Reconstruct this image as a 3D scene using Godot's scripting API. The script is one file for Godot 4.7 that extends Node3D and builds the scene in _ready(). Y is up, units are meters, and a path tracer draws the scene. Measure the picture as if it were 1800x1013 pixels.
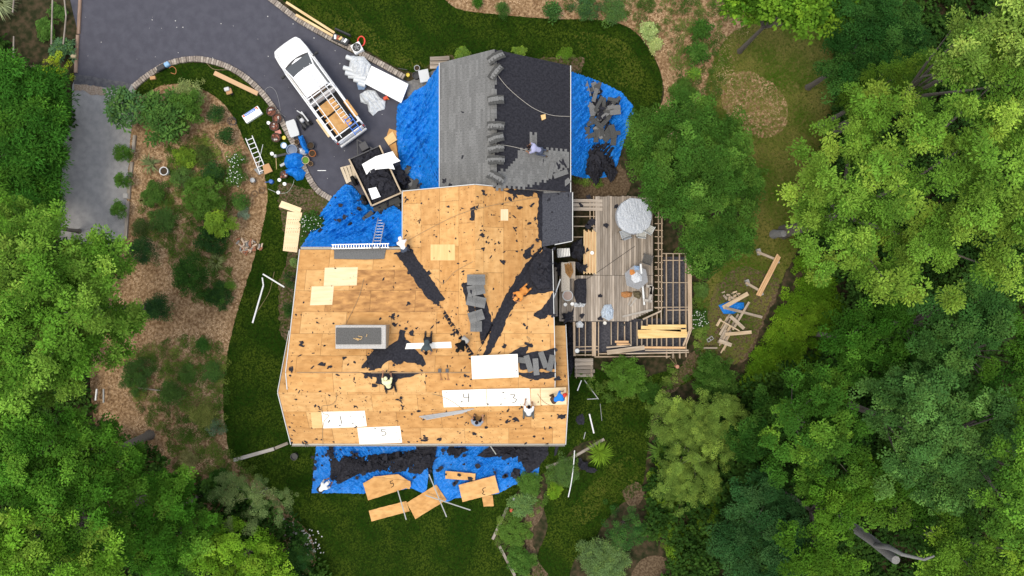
extends Node3D
# A house with its roof stripped to the sheathing, seen from high above: drive, garden beds, deck, woods.
# Plan units: u runs east, v runs south, about 29 of them to a metre on the ground; site() turns a plan point and a height into metres.

const UP := Vector3.UP
var taken := {}
var mats := {}
var shared := {}
var rng := RandomNumberGenerator.new()
var bump := FastNoiseLite.new()

func site(u: float, v: float, h := 0.0) -> Vector3:
	return Vector3((u - 900.0) * (41.0 - h) / 1200.0, h, (v - 506.5) * (41.0 - h) / 1200.0)

func metres(px: float, h := 0.0) -> float:
	return px * (41.0 - h) / 1200.0

func rnd(a: float, b: float) -> float:
	return rng.randf_range(a, b)

# ------------------------------------------------------------------ shapes
class Shape:
	var v := PackedVector3Array()
	var n := PackedVector3Array()
	var t := PackedVector2Array()
	var c := PackedColorArray()
	var tint := Color.WHITE
	var shift := Vector2.ZERO

	func put(p: Vector3, q: Vector3, w: Vector2) -> void:
		v.append(p); n.append(q); t.append(w + shift); c.append(tint)

	func tri(a: Vector3, b: Vector3, d: Vector3, ua: Vector2, ub: Vector2, ud: Vector2, out: Vector3) -> void:
		var q := (d - a).cross(b - a)
		if q.length_squared() < 1e-16: return
		q = q.normalized()
		if q.dot(out) < 0.0:
			q = -q
			put(a, q, ua); put(d, q, ud); put(b, q, ub)
		else:
			put(a, q, ua); put(b, q, ub); put(d, q, ud)

	func quad(a: Vector3, b: Vector3, d: Vector3, e: Vector3, out: Vector3, su := 0.0, sv := 0.0) -> void:
		var lu := (b - a).length() if su == 0.0 else su
		var lv := (e - a).length() if sv == 0.0 else sv
		tri(a, b, d, Vector2(0, 0), Vector2(lu, 0), Vector2(lu, lv), out)
		tri(a, d, e, Vector2(0, 0), Vector2(lu, lv), Vector2(0, lv), out)

	func smooth(a: Vector3, b: Vector3, d: Vector3, na: Vector3, nb: Vector3, nd: Vector3, ua := Vector2.ZERO, ub := Vector2.ZERO, ud := Vector2.ZERO) -> void:
		var q := (d - a).cross(b - a)
		if q.dot(na + nb + nd) < 0.0:
			put(a, na, ua); put(d, nd, ud); put(b, nb, ub)
		else:
			put(a, na, ua); put(b, nb, ub); put(d, nd, ud)

	func box(at: Vector3, size: Vector3, b := Basis.IDENTITY) -> Shape:
		var x := b.x * size.x * 0.5
		var y := b.y * size.y * 0.5
		var z := b.z * size.z * 0.5
		quad(at - x + y - z, at + x + y - z, at + x + y + z, at - x + y + z, b.y)
		quad(at - x - y - z, at + x - y - z, at + x - y + z, at - x - y + z, -b.y)
		quad(at - x - y + z, at + x - y + z, at + x + y + z, at - x + y + z, b.z)
		quad(at - x - y - z, at + x - y - z, at + x + y - z, at - x + y - z, -b.z)
		quad(at + x - y - z, at + x - y + z, at + x + y + z, at + x + y - z, b.x)
		quad(at - x - y - z, at - x - y + z, at - x + y + z, at - x + y - z, -b.x)
		return self

	# a box whose twelve edges are cut off
	func soft(at: Vector3, size: Vector3, e: float, b := Basis.IDENTITY) -> Shape:
		var s := size * 0.5
		e = minf(e, minf(s.x, minf(s.y, s.z)) * 0.9)
		var ax := [b.x, b.y, b.z]
		var hs := [s.x, s.y, s.z]
		for k in 3:
			var i := (k + 1) % 3
			var j := (k + 2) % 3
			for sg in [-1.0, 1.0]:
				var f: Vector3 = at + ax[k] * hs[k] * sg
				var p: Vector3 = ax[i] * (hs[i] - e)
				var q: Vector3 = ax[j] * (hs[j] - e)
				quad(f - p - q, f + p - q, f + p + q, f - p + q, ax[k] * sg)
				for sh in [-1.0, 1.0]:
					var m: Vector3 = at + ax[k] * (hs[k] - e) * sg + ax[i] * hs[i] * sh
					var f2: Vector3 = at + ax[k] * hs[k] * sg + ax[i] * (hs[i] - e) * sh
					quad(f2 - q, f2 + q, m + q, m - q, ax[k] * sg + ax[i] * sh)
		for sx in [-1.0, 1.0]:
			for sy in [-1.0, 1.0]:
				for sz in [-1.0, 1.0]:
					var o := Vector3(sx, sy, sz)
					var A: Vector3 = at + b * (o * Vector3(s.x, s.y - e, s.z - e))
					var B: Vector3 = at + b * (o * Vector3(s.x - e, s.y, s.z - e))
					var D: Vector3 = at + b * (o * Vector3(s.x - e, s.y - e, s.z))
					tri(A, B, D, Vector2.ZERO, Vector2.ZERO, Vector2.ZERO, b * o)
		return self

	# a bar of width w and height h from a to b, its top towards up
	func bar(a: Vector3, b: Vector3, w: float, h: float, up := Vector3.UP) -> Shape:
		var x := (b - a)
		var l := x.length()
		if l < 1e-5: return self
		x /= l
		if absf(x.dot(up)) > 0.99: up = Vector3.RIGHT
		var z := x.cross(up).normalized()
		var y := z.cross(x).normalized()
		return box((a + b) * 0.5, Vector3(l, h, w), Basis(x, y, z))

	func tube(p: PackedVector3Array, r: PackedFloat32Array, sides := 6, cap := true) -> Shape:
		var rings: Array[PackedVector3Array] = []
		var nr: Array[PackedVector3Array] = []
		var side := Vector3.ZERO
		for i in p.size():
			var d := (p[mini(i + 1, p.size() - 1)] - p[maxi(i - 1, 0)]).normalized()
			if side == Vector3.ZERO: side = d.cross(Vector3.UP if absf(d.y) < 0.9 else Vector3.RIGHT).normalized()
			side = (side - d * side.dot(d)).normalized()
			var up := d.cross(side)
			var a := PackedVector3Array()
			var b := PackedVector3Array()
			for k in sides:
				var q := side * cos(TAU * k / sides) + up * sin(TAU * k / sides)
				a.append(p[i] + q * r[mini(i, r.size() - 1)]); b.append(q)
			rings.append(a); nr.append(b)
		var run := 0.0
		for i in p.size() - 1:
			var nx := run + (p[i + 1] - p[i]).length()
			for k in sides:
				var m := (k + 1) % sides
				var u0 := float(k) / sides
				var u1 := float(k + 1) / sides
				smooth(rings[i][k], rings[i + 1][k], rings[i + 1][m], nr[i][k], nr[i + 1][k], nr[i + 1][m], Vector2(run, u0), Vector2(nx, u0), Vector2(nx, u1))
				smooth(rings[i][k], rings[i + 1][m], rings[i][m], nr[i][k], nr[i + 1][m], nr[i][m], Vector2(run, u0), Vector2(nx, u1), Vector2(run, u1))
			run = nx
		if cap:
			for e in [0, p.size() - 1]:
				var out := (p[e] - p[1 if e == 0 else e - 1]).normalized()
				for k in range(1, sides - 1):
					tri(rings[e][0], rings[e][k], rings[e][k + 1], Vector2.ZERO, Vector2.ZERO, Vector2.ZERO, out)
		return self

	# profile of (radius, height) turned round a vertical line through at
	func lathe(at: Vector3, prof: PackedVector2Array, seg := 16, b := Basis.IDENTITY) -> Shape:
		for i in prof.size() - 1:
			var p := prof[i]
			var q := prof[i + 1]
			var sl := Vector2(q.y - p.y, p.x - q.x).normalized()
			for k in seg:
				var a0 := TAU * k / seg
				var a1 := TAU * (k + 1) / seg
				var d0 := Vector3(cos(a0), 0, sin(a0))
				var d1 := Vector3(cos(a1), 0, sin(a1))
				var n0 := b * (d0 * sl.x + Vector3.UP * sl.y)
				var n1 := b * (d1 * sl.x + Vector3.UP * sl.y)
				var A := at + b * (d0 * p.x + Vector3.UP * p.y)
				var B := at + b * (d1 * p.x + Vector3.UP * p.y)
				var D := at + b * (d1 * q.x + Vector3.UP * q.y)
				var E := at + b * (d0 * q.x + Vector3.UP * q.y)
				if p.x > 1e-4: smooth(A, B, D, n0, n1, n1, Vector2(k, p.y), Vector2(k + 1, p.y), Vector2(k + 1, q.y))
				if q.x > 1e-4: smooth(A, D, E, n0, n1, n0, Vector2(k, p.y), Vector2(k + 1, q.y), Vector2(k, q.y))
		return self

	# an outline (in the plane of ax, ay through o) raised by thick along up
	func prism(poly: PackedVector2Array, o: Vector3, ax: Vector3, ay: Vector3, up: Vector3, lift: float, thick: float, sides := true) -> Shape:
		var ix := Geometry2D.triangulate_polygon(poly)
		var top := up * (lift + thick)
		for i in range(0, ix.size(), 3):
			var a := poly[ix[i]]
			var b := poly[ix[i + 1]]
			var d := poly[ix[i + 2]]
			tri(o + ax * a.x + ay * a.y + top, o + ax * b.x + ay * b.y + top, o + ax * d.x + ay * d.y + top, a, b, d, up)
		if sides and thick > 0.0:
			var cw := Geometry2D.is_polygon_clockwise(poly)
			for i in poly.size():
				var a := poly[i]
				var b := poly[(i + 1) % poly.size()]
				var e := b - a
				var out := (ax * e.y - ay * e.x) * (-1.0 if cw else 1.0)
				var A := o + ax * a.x + ay * a.y
				var B := o + ax * b.x + ay * b.y
				quad(A + up * lift, B + up * lift, B + top, A + top, out)
		return self

	func add(other: Shape, x: Transform3D) -> Shape:
		var nb := x.basis.inverse().transposed()
		for i in other.v.size():
			v.append(x * other.v[i]); n.append((nb * other.n[i]).normalized()); t.append(other.t[i]); c.append(other.c[i] * tint)
		return self

	func mesh() -> ArrayMesh:
		var a := []
		a.resize(Mesh.ARRAY_MAX)
		a[Mesh.ARRAY_VERTEX] = v
		a[Mesh.ARRAY_NORMAL] = n
		a[Mesh.ARRAY_TEX_UV] = t
		a[Mesh.ARRAY_COLOR] = c
		var m := ArrayMesh.new()
		if v.size(): m.add_surface_from_arrays(Mesh.PRIMITIVE_TRIANGLES, a)
		return m

# a plane of a roof: o a corner, ax along the eave, ay up the slope
class Face:
	var o: Vector3
	var ax: Vector3
	var ay: Vector3
	var n: Vector3
	var poly := PackedVector2Array()
	func _init(corner: Vector3, along: Vector3, up_slope: Vector3) -> void:
		o = corner; ax = along.normalized()
		ay = (up_slope - ax * up_slope.dot(ax)).normalized()
		n = ax.cross(ay).normalized()
		if n.y < 0.0: n = -n
	func at(p: Vector2, lift := 0.0) -> Vector3: return o + ax * p.x + ay * p.y + n * lift
	func flat(p: Vector3) -> Vector2: return Vector2((p - o).dot(ax), (p - o).dot(ay))
	# the point of this plane above a plan point
	func over(u: float, v: float) -> Vector2:
		var e := Vector3(0, 41, 0)
		var d := Vector3((u - 900.0) / 1200.0, -1.0, (v - 506.5) / 1200.0)
		return flat(e + d * ((o - e).dot(n) / d.dot(n)))
	func turned(a := 0.0) -> Basis:
		var x := ax * cos(a) + ay * sin(a)
		return Basis(x, n, x.cross(n))

# ------------------------------------------------------------------ nodes and materials
func numbered(called: String) -> String:
	taken[called] = taken.get(called, -1) + 1
	return called if taken[called] == 0 else "%s_%03d" % [called, taken[called]]

func tag(o: Node, label: String, category: String, group := "", kind := "") -> Node:
	o.set_meta("label", label); o.set_meta("category", category)
	if group: o.set_meta("group", group)
	if kind: o.set_meta("kind", kind)
	return o

func thing(called: String, label: String, category: String, at := Vector3.ZERO, turn := 0.0, group := "") -> Node3D:
	var o := Node3D.new()
	o.name = numbered(called)
	add_child(o)
	o.position = at
	o.rotation.y = turn
	tag(o, label, category, group)
	return o

func part(parent: Node, called: String, s, m: Material, x := Transform3D.IDENTITY) -> MeshInstance3D:
	var o := MeshInstance3D.new()
	o.mesh = s.mesh() if s is Shape else s
	o.material_override = m
	o.name = numbered(called) if parent == self else called
	o.transform = x
	parent.add_child(o, true)
	return o

func single(called: String, label: String, category: String, s, m: Material, group := "", x := Transform3D.IDENTITY) -> MeshInstance3D:
	var o := part(self, called, s, m, x)
	tag(o, label, category, group)
	return o

func structure(called: String, s, m: Material) -> MeshInstance3D:
	var o := part(self, called, s, m)
	o.set_meta("kind", "structure")
	return o

func copy(o: Node, label := "") -> Node3D:
	var called := str(o.name)
	var dot := called.rfind("_0")
	if dot > 0: called = called.substr(0, dot)
	var c := o.duplicate()
	c.name = numbered(called)
	add_child(c)
	if label: c.set_meta("label", label)
	return c

func paint(r: float, g: float, b: float) -> Color:
	return Color(r, g, b).linear_to_srgb()

func noise_map(seed_: int, freq: float, from: Color, to: Color, size := 512, octaves := 4, kind := FastNoiseLite.TYPE_SIMPLEX_SMOOTH, mid := 0.5, spread := 0.3) -> NoiseTexture2D:
	var f := FastNoiseLite.new()
	f.seed = seed_; f.frequency = freq; f.noise_type = kind
	f.fractal_octaves = octaves
	var g := Gradient.new()
	g.set_color(0, from); g.set_offset(0, mid - spread)
	g.set_color(1, to); g.set_offset(1, mid + spread)
	var x := NoiseTexture2D.new()
	x.width = size; x.height = size; x.seamless = true
	x.noise = f; x.color_ramp = g
	return x

func mat(key: String, c: Color, rough := 0.85, metal := 0.0) -> StandardMaterial3D:
	if mats.has(key): return mats[key]
	var m := StandardMaterial3D.new()
	m.resource_name = key
	m.albedo_color = c
	m.roughness = rough
	m.metallic = metal
	if rough > 0.6: m.metallic_specular = 0.18
	mats[key] = m
	return m

# two noises in world space, the second multiplied over the first
func earth(key: String, a: Color, b: Color, coarse: float, d0: float, d1: float, fine: float, seed_: int, rough := 0.95) -> StandardMaterial3D:
	if mats.has(key): return mats[key]
	var m := mat(key, Color.WHITE, rough)
	m.albedo_texture = noise_map(seed_, 0.02, a, b, 512, 5)
	m.uv1_triplanar = true; m.uv1_world_triplanar = true
	m.uv1_scale = Vector3.ONE / coarse
	m.detail_enabled = true
	m.detail_blend_mode = BaseMaterial3D.BLEND_MODE_MUL
	m.detail_albedo = noise_map(seed_ + 9, 0.09, paint(d0, d0, d0), paint(d1, d1, d1), 512, 3)
	m.detail_uv_layer = BaseMaterial3D.DETAIL_UV_2
	m.uv2_triplanar = true; m.uv2_world_triplanar = true
	m.uv2_scale = Vector3.ONE / fine
	return m

# wood whose grain runs along the first texture axis (metres)
func timber(key: String, a: Color, b: Color, seed_: int, rough := 0.8) -> StandardMaterial3D:
	if mats.has(key): return mats[key]
	var m := mat(key, Color.WHITE, rough)
	m.albedo_texture = noise_map(seed_, 0.012, a, b, 512, 5, FastNoiseLite.TYPE_SIMPLEX_SMOOTH, 0.5, 0.35)
	m.uv1_scale = Vector3(0.11, 0.9, 1.0)
	return m

# sheathing: broad soft figure with blotches of weathering, no plank lines
func sheathing(key: String, a: Color, b: Color, seed_: int) -> StandardMaterial3D:
	if mats.has(key): return mats[key]
	var m := timber(key, a, b, seed_)
	m.uv1_scale = Vector3(0.16, 0.42, 1.0)
	m.detail_enabled = true
	m.detail_blend_mode = BaseMaterial3D.BLEND_MODE_MUL
	if not shared.has("blotch"): shared["blotch"] = noise_map(77, 0.018, paint(0.80, 0.775, 0.75), Color.WHITE, 512, 5, FastNoiseLite.TYPE_SIMPLEX_SMOOTH, 0.38, 0.22)
	m.detail_albedo = shared["blotch"]
	m.detail_uv_layer = BaseMaterial3D.DETAIL_UV_2
	m.uv2_triplanar = true; m.uv2_world_triplanar = true
	m.uv2_scale = Vector3(0.16, 0.3, 0.3)
	return m

func bark_mat() -> StandardMaterial3D:
	return earth("bark", paint(0.13, 0.11, 0.09), paint(0.25, 0.22, 0.19), 0.6, 0.5, 1.0, 0.2, 171)

func coloured(key: String, rough := 0.8) -> StandardMaterial3D:
	var m := mat(key, Color.WHITE, rough)
	m.vertex_color_use_as_albedo = true
	return m

# ------------------------------------------------------------------ outlines
func outline(flat: Array, h := 0.0) -> PackedVector2Array:
	var p := PackedVector2Array()
	for i in range(0, flat.size(), 2):
		var q := site(flat[i], flat[i + 1], h)
		p.append(Vector2(q.x, q.z))
	return p

func rounded(p: PackedVector2Array, steps := 4, closed := true) -> PackedVector2Array:
	var out := PackedVector2Array()
	var n := p.size()
	for i in (n if closed else n - 1):
		var a := p[(i - 1 + n) % n] if closed else p[maxi(i - 1, 0)]
		var b := p[i]
		var c := p[(i + 1) % n]
		var d := p[(i + 2) % n] if closed else p[mini(i + 2, n - 1)]
		for k in steps:
			out.append(b.cubic_interpolate(c, a, d, float(k) / steps))
	if not closed: out.append(p[n - 1])
	return out

func ragged(p: PackedVector2Array, step: float, amp: float) -> PackedVector2Array:
	var out := PackedVector2Array()
	for i in p.size():
		var a := p[i]
		var b := p[(i + 1) % p.size()]
		var l := a.distance_to(b)
		var k := maxi(1, int(l / step))
		var nrm := (b - a).orthogonal() / maxf(l, 1e-6)
		for j in k:
			var s := (j + (rnd(-0.3, 0.3) if j else 0.0)) / k
			out.append(a.lerp(b, s) + nrm * rnd(-amp, amp) * (1.0 if j else 0.4))
	if Geometry2D.triangulate_polygon(out).is_empty(): return p
	return out

func sheet(p: PackedVector2Array, y: float) -> Shape:
	var s := Shape.new()
	s.prism(p, Vector3.ZERO, Vector3.RIGHT, Vector3.BACK, UP, y, 0.0, false)
	return s

func path3(flat: Array, h := 0.0) -> PackedVector3Array:
	var p := PackedVector3Array()
	for i in range(0, flat.size(), 2): p.append(site(flat[i], flat[i + 1], h))
	return p

func curve3(p: PackedVector3Array, steps := 5) -> PackedVector3Array:
	var out := PackedVector3Array()
	for i in p.size() - 1:
		for k in steps:
			out.append(p[i].cubic_interpolate(p[i + 1], p[maxi(i - 1, 0)], p[mini(i + 2, p.size() - 1)], float(k) / steps))
	out.append(p[p.size() - 1])
	return out

func _ready() -> void:
	rng.seed = 20240611
	bump.seed = 5; bump.frequency = 1.0; bump.fractal_octaves = 2
	set_the_light()
	lay_the_ground()
	build_the_house()
	build_the_deck()
	plant_the_garden()
	grow_the_trees()
	park_the_vehicles()
	spread_the_tarps()
	put_things_on_the_roof()
	put_things_on_the_drive()
	put_things_on_the_lawn()
	put_things_on_the_deck()
	set_the_crew()

# ------------------------------------------------------------------ camera, sky, sun, exposure
func set_the_light() -> void:
	var cam := Camera3D.new()
	cam.name = "camera"
	add_child(cam)
	cam.position = Vector3(0, 41, 0)
	cam.rotation_degrees = Vector3(-90, 0, 0)
	cam.fov = 45.76
	cam.near = 0.1
	cam.far = 500.0
	cam.current = true
	var sky_material := ProceduralSkyMaterial.new()
	sky_material.sky_top_color = Color(0.90, 0.92, 0.96)
	sky_material.sky_horizon_color = Color(0.83, 0.85, 0.88)
	sky_material.sky_curve = 0.15
	sky_material.ground_bottom_color = Color(0.25, 0.27, 0.22)
	sky_material.ground_horizon_color = Color(0.5, 0.52, 0.5)
	sky_material.sun_angle_max = 1.0
	var sky := Sky.new()
	sky.sky_material = sky_material
	var e := Environment.new()
	e.background_mode = Environment.BG_SKY
	e.sky = sky
	e.background_energy_multiplier = 1.0
	e.tonemap_mode = Environment.TONE_MAPPER_LINEAR
	e.tonemap_exposure = 1.75
	e.sdfgi_enabled = true
	e.ssao_enabled = true
	e.ssil_enabled = true
	var w := WorldEnvironment.new()
	w.name = "world_environment"
	w.environment = e
	add_child(w)
	var sun := DirectionalLight3D.new()
	sun.name = "sun"
	sun.light_color = Color(1.0, 0.96, 0.89)
	sun.light_energy = 0.45
	sun.light_angular_distance = 24.0
	sun.shadow_enabled = true
	add_child(sun)
	sun.rotation_degrees = Vector3(-70, -60, 0)

# ------------------------------------------------------------------ the ground
const LAWN_W := [238,160, 262,136, 300,116, 345,110, 385,118, 420,136, 452,164, 480,198, 500,232, 520,268, 536,306, 556,336, 590,352, 640,360, 720,360, 800,420, 980,600, 1010,640, 1050,650, 1100,668, 1190,646, 1240,610, 1262,640, 1215,668, 1178,690, 1150,725, 1140,780, 1132,840, 1120,868, 1088,890, 1058,925, 1045,950, 1010,985, 990,1040, 940,1040, 942,985, 962,930, 958,880, 1002,845, 1035,815, 1068,775, 1020,780, 985,812, 950,835, 905,868, 880,920, 868,950, 900,1000, 915,1040, 560,1040, 556,985, 545,940, 512,905, 480,868, 440,832, 408,806, 397,760, 392,690, 400,620, 418,545, 442,470, 462,400, 470,345, 462,300, 436,262, 420,226, 404,196, 376,168, 330,150, 285,150, 250,168]
const LAWN_N := [490,-30, 520,18, 560,46, 600,66, 650,92, 700,120, 740,132, 770,150, 860,200, 1000,230, 1100,232, 1152,200, 1164,160, 1158,120, 1138,84, 1108,50, 1060,36, 990,34, 920,30, 860,24, 806,16, 775,-8, 760,-30]
const MEADOW := [1262,90, 1300,50, 1360,40, 1440,50, 1480,110, 1470,200, 1455,260, 1430,310, 1410,380, 1400,440, 1370,500, 1340,560, 1320,610, 1290,640, 1240,625, 1222,560, 1250,480, 1300,430, 1330,330, 1290,250, 1240,180]
const MULCH_W := [188,232, 240,150, 330,140, 420,200, 480,280, 480,400, 450,500, 425,600, 410,700, 420,800, 470,860, 540,930, 580,1040, 250,1040, 160,700, 180,560, 215,420]
const MULCH_N := [770,-40, 1290,-40, 1290,120, 1240,190, 1180,250, 1120,240, 1164,180, 1162,130, 1140,84, 1108,50, 1060,36, 990,34, 900,28, 800,14]
const ASPHALT := [144,-40, 138,60, 132,132, 180,140, 234,148, 258,130, 298,108, 345,101, 388,110, 424,128, 458,156, 486,192, 506,226, 526,262, 542,302, 560,330, 590,348, 640,354, 720,345, 775,335, 790,160, 762,150, 712,142, 664,116, 604,86, 560,62, 520,36, 470,-6, 440,-40]
const GRAVEL := [132,132, 180,140, 232,148, 236,190, 228,250, 224,330, 218,420, 150,430, 104,420, 103,380, 110,300, 112,250, 126,200]

func lay_the_ground() -> void:
	var floor_mat := earth("forest floor", paint(0.025, 0.03, 0.012), paint(0.085, 0.062, 0.036), 5.0, 0.45, 1.0, 0.7, 3)
	var g := Shape.new()
	g.quad(Vector3(-160, 0, -160), Vector3(160, 0, -160), Vector3(160, 0, 160), Vector3(-160, 0, 160), UP)
	structure("ground", g, floor_mat)
	var mulch := earth("bark mulch", paint(0.19, 0.11, 0.053), paint(0.47, 0.315, 0.18), 2.6, 0.5, 1.0, 1.2, 21)
	var lawn_mat := earth("lawn soil", paint(0.009, 0.023, 0.001), paint(0.022, 0.044, 0.003), 3.2, 0.5, 1.0, 1.3, 33)
	var meadow_mat := earth("thin dry grass", paint(0.06, 0.085, 0.010), paint(0.17, 0.145, 0.045), 2.8, 0.55, 1.0, 1.3, 41)
	var beds: Array[PackedVector2Array] = []
	beds.append(rounded(outline(MULCH_W), 4))
	beds.append(rounded(outline(MULCH_N), 4))
	structure("garden_bed", sheet(beds[0], 0.006), mulch)
	structure("garden_bed", sheet(beds[1], 0.006), mulch)
	var lw := ragged(rounded(outline(LAWN_W), 4), 0.18, 0.035)
	var ln := ragged(rounded(outline(LAWN_N), 4), 0.18, 0.03)
	var md := ragged(rounded(outline(MEADOW), 4), 0.25, 0.08)
	structure("lawn", sheet(lw, 0.014), lawn_mat)
	structure("lawn", sheet(ln, 0.014), lawn_mat)
	structure("meadow", sheet(md, 0.013), meadow_mat)
	var dark_mulch := earth("dark mulch", paint(0.085, 0.056, 0.033), paint(0.20, 0.145, 0.092), 1.8, 0.45, 1.0, 0.3, 25)
	# round bed in the meadow, worn earth by the wood pile, small beds
	for q in [[1272,140, 1310,125, 1350,140, 1380,175, 1384,215, 1360,240, 1325,240, 1290,215, 1268,180], [1262,500, 1300,470, 1370,490, 1345,560, 1318,625, 1290,640, 1240,640, 1180,690, 1165,680, 1222,610, 1240,560], [1094,866, 1116,848, 1134,862, 1126,884, 1108,890], [1120,990, 1150,976, 1180,990, 1185,1025, 1115,1025], [925,900, 950,870, 955,905, 935,935, 945,985, 965,1012, 940,1020, 925,960], [935,105, 1020,100, 1024,118, 1010,130, 940,118], [745,120, 790,95, 800,110, 780,125], [1006,300, 1090,290, 1100,345, 1006,345], [488,330, 530,330, 575,350, 560,420, 532,470, 530,590, 496,590, 490,500, 505,450]]:
		var bed := ragged(rounded(outline(q), 4), 0.2, 0.12)
		beds.append(bed)
		structure("garden_bed", sheet(bed, 0.02), mulch if beds.size() == 3 else dark_mulch)
	# drive
	var tar := earth("asphalt", paint(0.070, 0.070, 0.088), paint(0.083, 0.083, 0.103), 7.0, 0.72, 1.0, 1.1, 51, 0.85)
	structure("driveway", sheet(rounded(outline(ASPHALT), 3), 0.03), tar)
	var worn := earth("old asphalt", paint(0.30, 0.295, 0.30), paint(0.37, 0.362, 0.36), 5.5, 0.45, 1.0, 1.2, 61)
	structure("gravel_path", sheet(ragged(rounded(outline(GRAVEL), 3), 0.2, 0.06), 0.024), worn)
	var edge := earth("feathered asphalt", paint(0.08, 0.08, 0.095), paint(0.12, 0.12, 0.13), 3.0, 0.5, 1.0, 1.0, 63)
	structure("pavement", sheet(ragged(outline([131,130, 180,138, 232,147, 226,158, 178,153, 130,148]), 0.2, 0.02), 0.035), edge)
	var pale := earth("sandy concrete", paint(0.25, 0.19, 0.145), paint(0.38, 0.31, 0.25), 1.4, 0.6, 1.0, 0.3, 66)
	structure("pavement", sheet(ragged(outline([131,148, 178,153, 188,158, 186,167, 160,168, 150,160, 132,160]), 0.15, 0.05), 0.04), pale)
	var walk := earth("concrete path", paint(0.16, 0.155, 0.15), paint(0.23, 0.22, 0.21), 2.0, 0.7, 1.0, 0.3, 67)
	structure("pavement", sheet(outline([714,146, 745,132, 772,120, 775,170, 740,178, 716,170]), 0.045), walk)
	lay_kerbs()
	# grass blades over the lawns: nobody could count them
	var tuft := Shape.new()
	for k in 9:
		var a := rnd(0, TAU)
		var o := Vector3(rnd(-0.05, 0.05), 0, rnd(-0.05, 0.05))
		var d := Vector3(cos(a), 0, sin(a))
		var tip := o + d * rnd(0.02, 0.06) + UP * rnd(0.03, 0.055)
		var sd := d.cross(UP) * 0.008
		tuft.tint = Color(1, 1, 1) * rnd(0.75, 1.25)
		tuft.tint.a = 1.0
		tuft.smooth(o - sd, o + sd, tip, UP, UP, UP)
	var blades := coloured("grass blades", 0.8)
	blades.backlight = Color(0.3, 0.3, 0.3)
	blades.backlight_enabled = true
	scatter_on("grass", "short mown grass of the lawn round the house", "grass", [lw, ln], tuft.mesh(), blades, 78000, Color(0.013, 0.048, 0.0015), Color(0.064, 0.098, 0.008), 0.38, 0.7, 1.3)
	scatter_on("dry_grass", "thin olive grass of the clearing beside the round tree", "grass", [md], tuft.mesh(), blades, 20000, Color(0.055, 0.115, 0.008), Color(0.21, 0.19, 0.05), 0.3, 0.7, 1.5)
	scatter_on("yellow_grass", "worn yellowish grass along the upper kerb", "grass", [rounded(outline([500,4, 560,44, 620,74, 690,112, 750,130, 758,118, 700,92, 640,40, 590,-20, 505,-20]), 3), rounded(outline([1008,60, 1090,70, 1130,120, 1120,160, 1060,130]), 3), rounded(outline([1060,830, 1110,800, 1120,840, 1060,900, 1010,930, 1000,900]), 3)], tuft.mesh(), blades, 2600, Color(0.03, 0.06, 0.003), Color(0.12, 0.135, 0.02), 0.5, 0.8, 1.35)
	var chip := Shape.new()
	chip.box(Vector3.ZERO, Vector3(0.07, 0.012, 0.022))
	scatter_on("mulch_chips", "shredded bark mulch covering the planting beds", "mulch", beds.slice(0, 3), chip.mesh(), coloured("bark chips", 0.95), 30000, Color(0.13, 0.07, 0.034), Color(0.56, 0.40, 0.25), 0.5, 0.6, 1.5, true, [lw, ln, outline(ASPHALT), outline(GRAVEL)])

func scatter_on(called: String, label: String, category: String, areas: Array, mesh: Mesh, m: Material, count: int, c0: Color, c1: Color, freq: float, s0: float, s1: float, tumble := false, keep_off := []) -> void:
	var boxes: Array[Rect2] = []
	var sizes := PackedFloat32Array()
	var total := 0.0
	for p in areas:
		var r := Rect2(p[0], Vector2.ZERO)
		for q in p: r = r.expand(q)
		boxes.append(r)
		total += r.get_area()
		sizes.append(total)
	var at := PackedVector2Array()
	while at.size() < count:
		var k := 0
		var w := rng.randf() * total
		while sizes[k] < w: k += 1
		var p := Vector2(rnd(boxes[k].position.x, boxes[k].end.x), rnd(boxes[k].position.y, boxes[k].end.y))
		if absf(p.x) < 27.5 and absf(p.y) < 18.2 and Geometry2D.is_point_in_polygon(p, areas[k]):
			var free := true
			for z in keep_off:
				if Geometry2D.is_point_in_polygon(p, z): free = false
			if free: at.append(p)
	var mm := MultiMesh.new()
	mm.transform_format = MultiMesh.TRANSFORM_3D
	mm.use_colors = true
	mm.mesh = mesh
	mm.instance_count = at.size()
	var f := FastNoiseLite.new()
	f.seed = count; f.frequency = freq; f.fractal_octaves = 4
	for i in at.size():
		var b := Basis(UP, rnd(0, TAU))
		if tumble: b = b * Basis(Vector3.RIGHT, rnd(-0.5, 0.5)) * Basis(Vector3.BACK, rnd(-0.4, 0.4))
		b = b.scaled(Vector3.ONE * rnd(s0, s1))
		mm.set_instance_transform(i, Transform3D(b, Vector3(at[i].x, 0.016, at[i].y)))
		var k := clampf(f.get_noise_2d(at[i].x, at[i].y) * 1.1 + 0.45 + rnd(-0.25, 0.25), 0.0, 1.0)
		mm.set_instance_color(i, c0.lerp(c1, k))
	var o := MultiMeshInstance3D.new()
	o.name = numbered(called)
	o.multimesh = mm
	o.material_override = m
	add_child(o)
	tag(o, label, category, "", "stuff")

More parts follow.
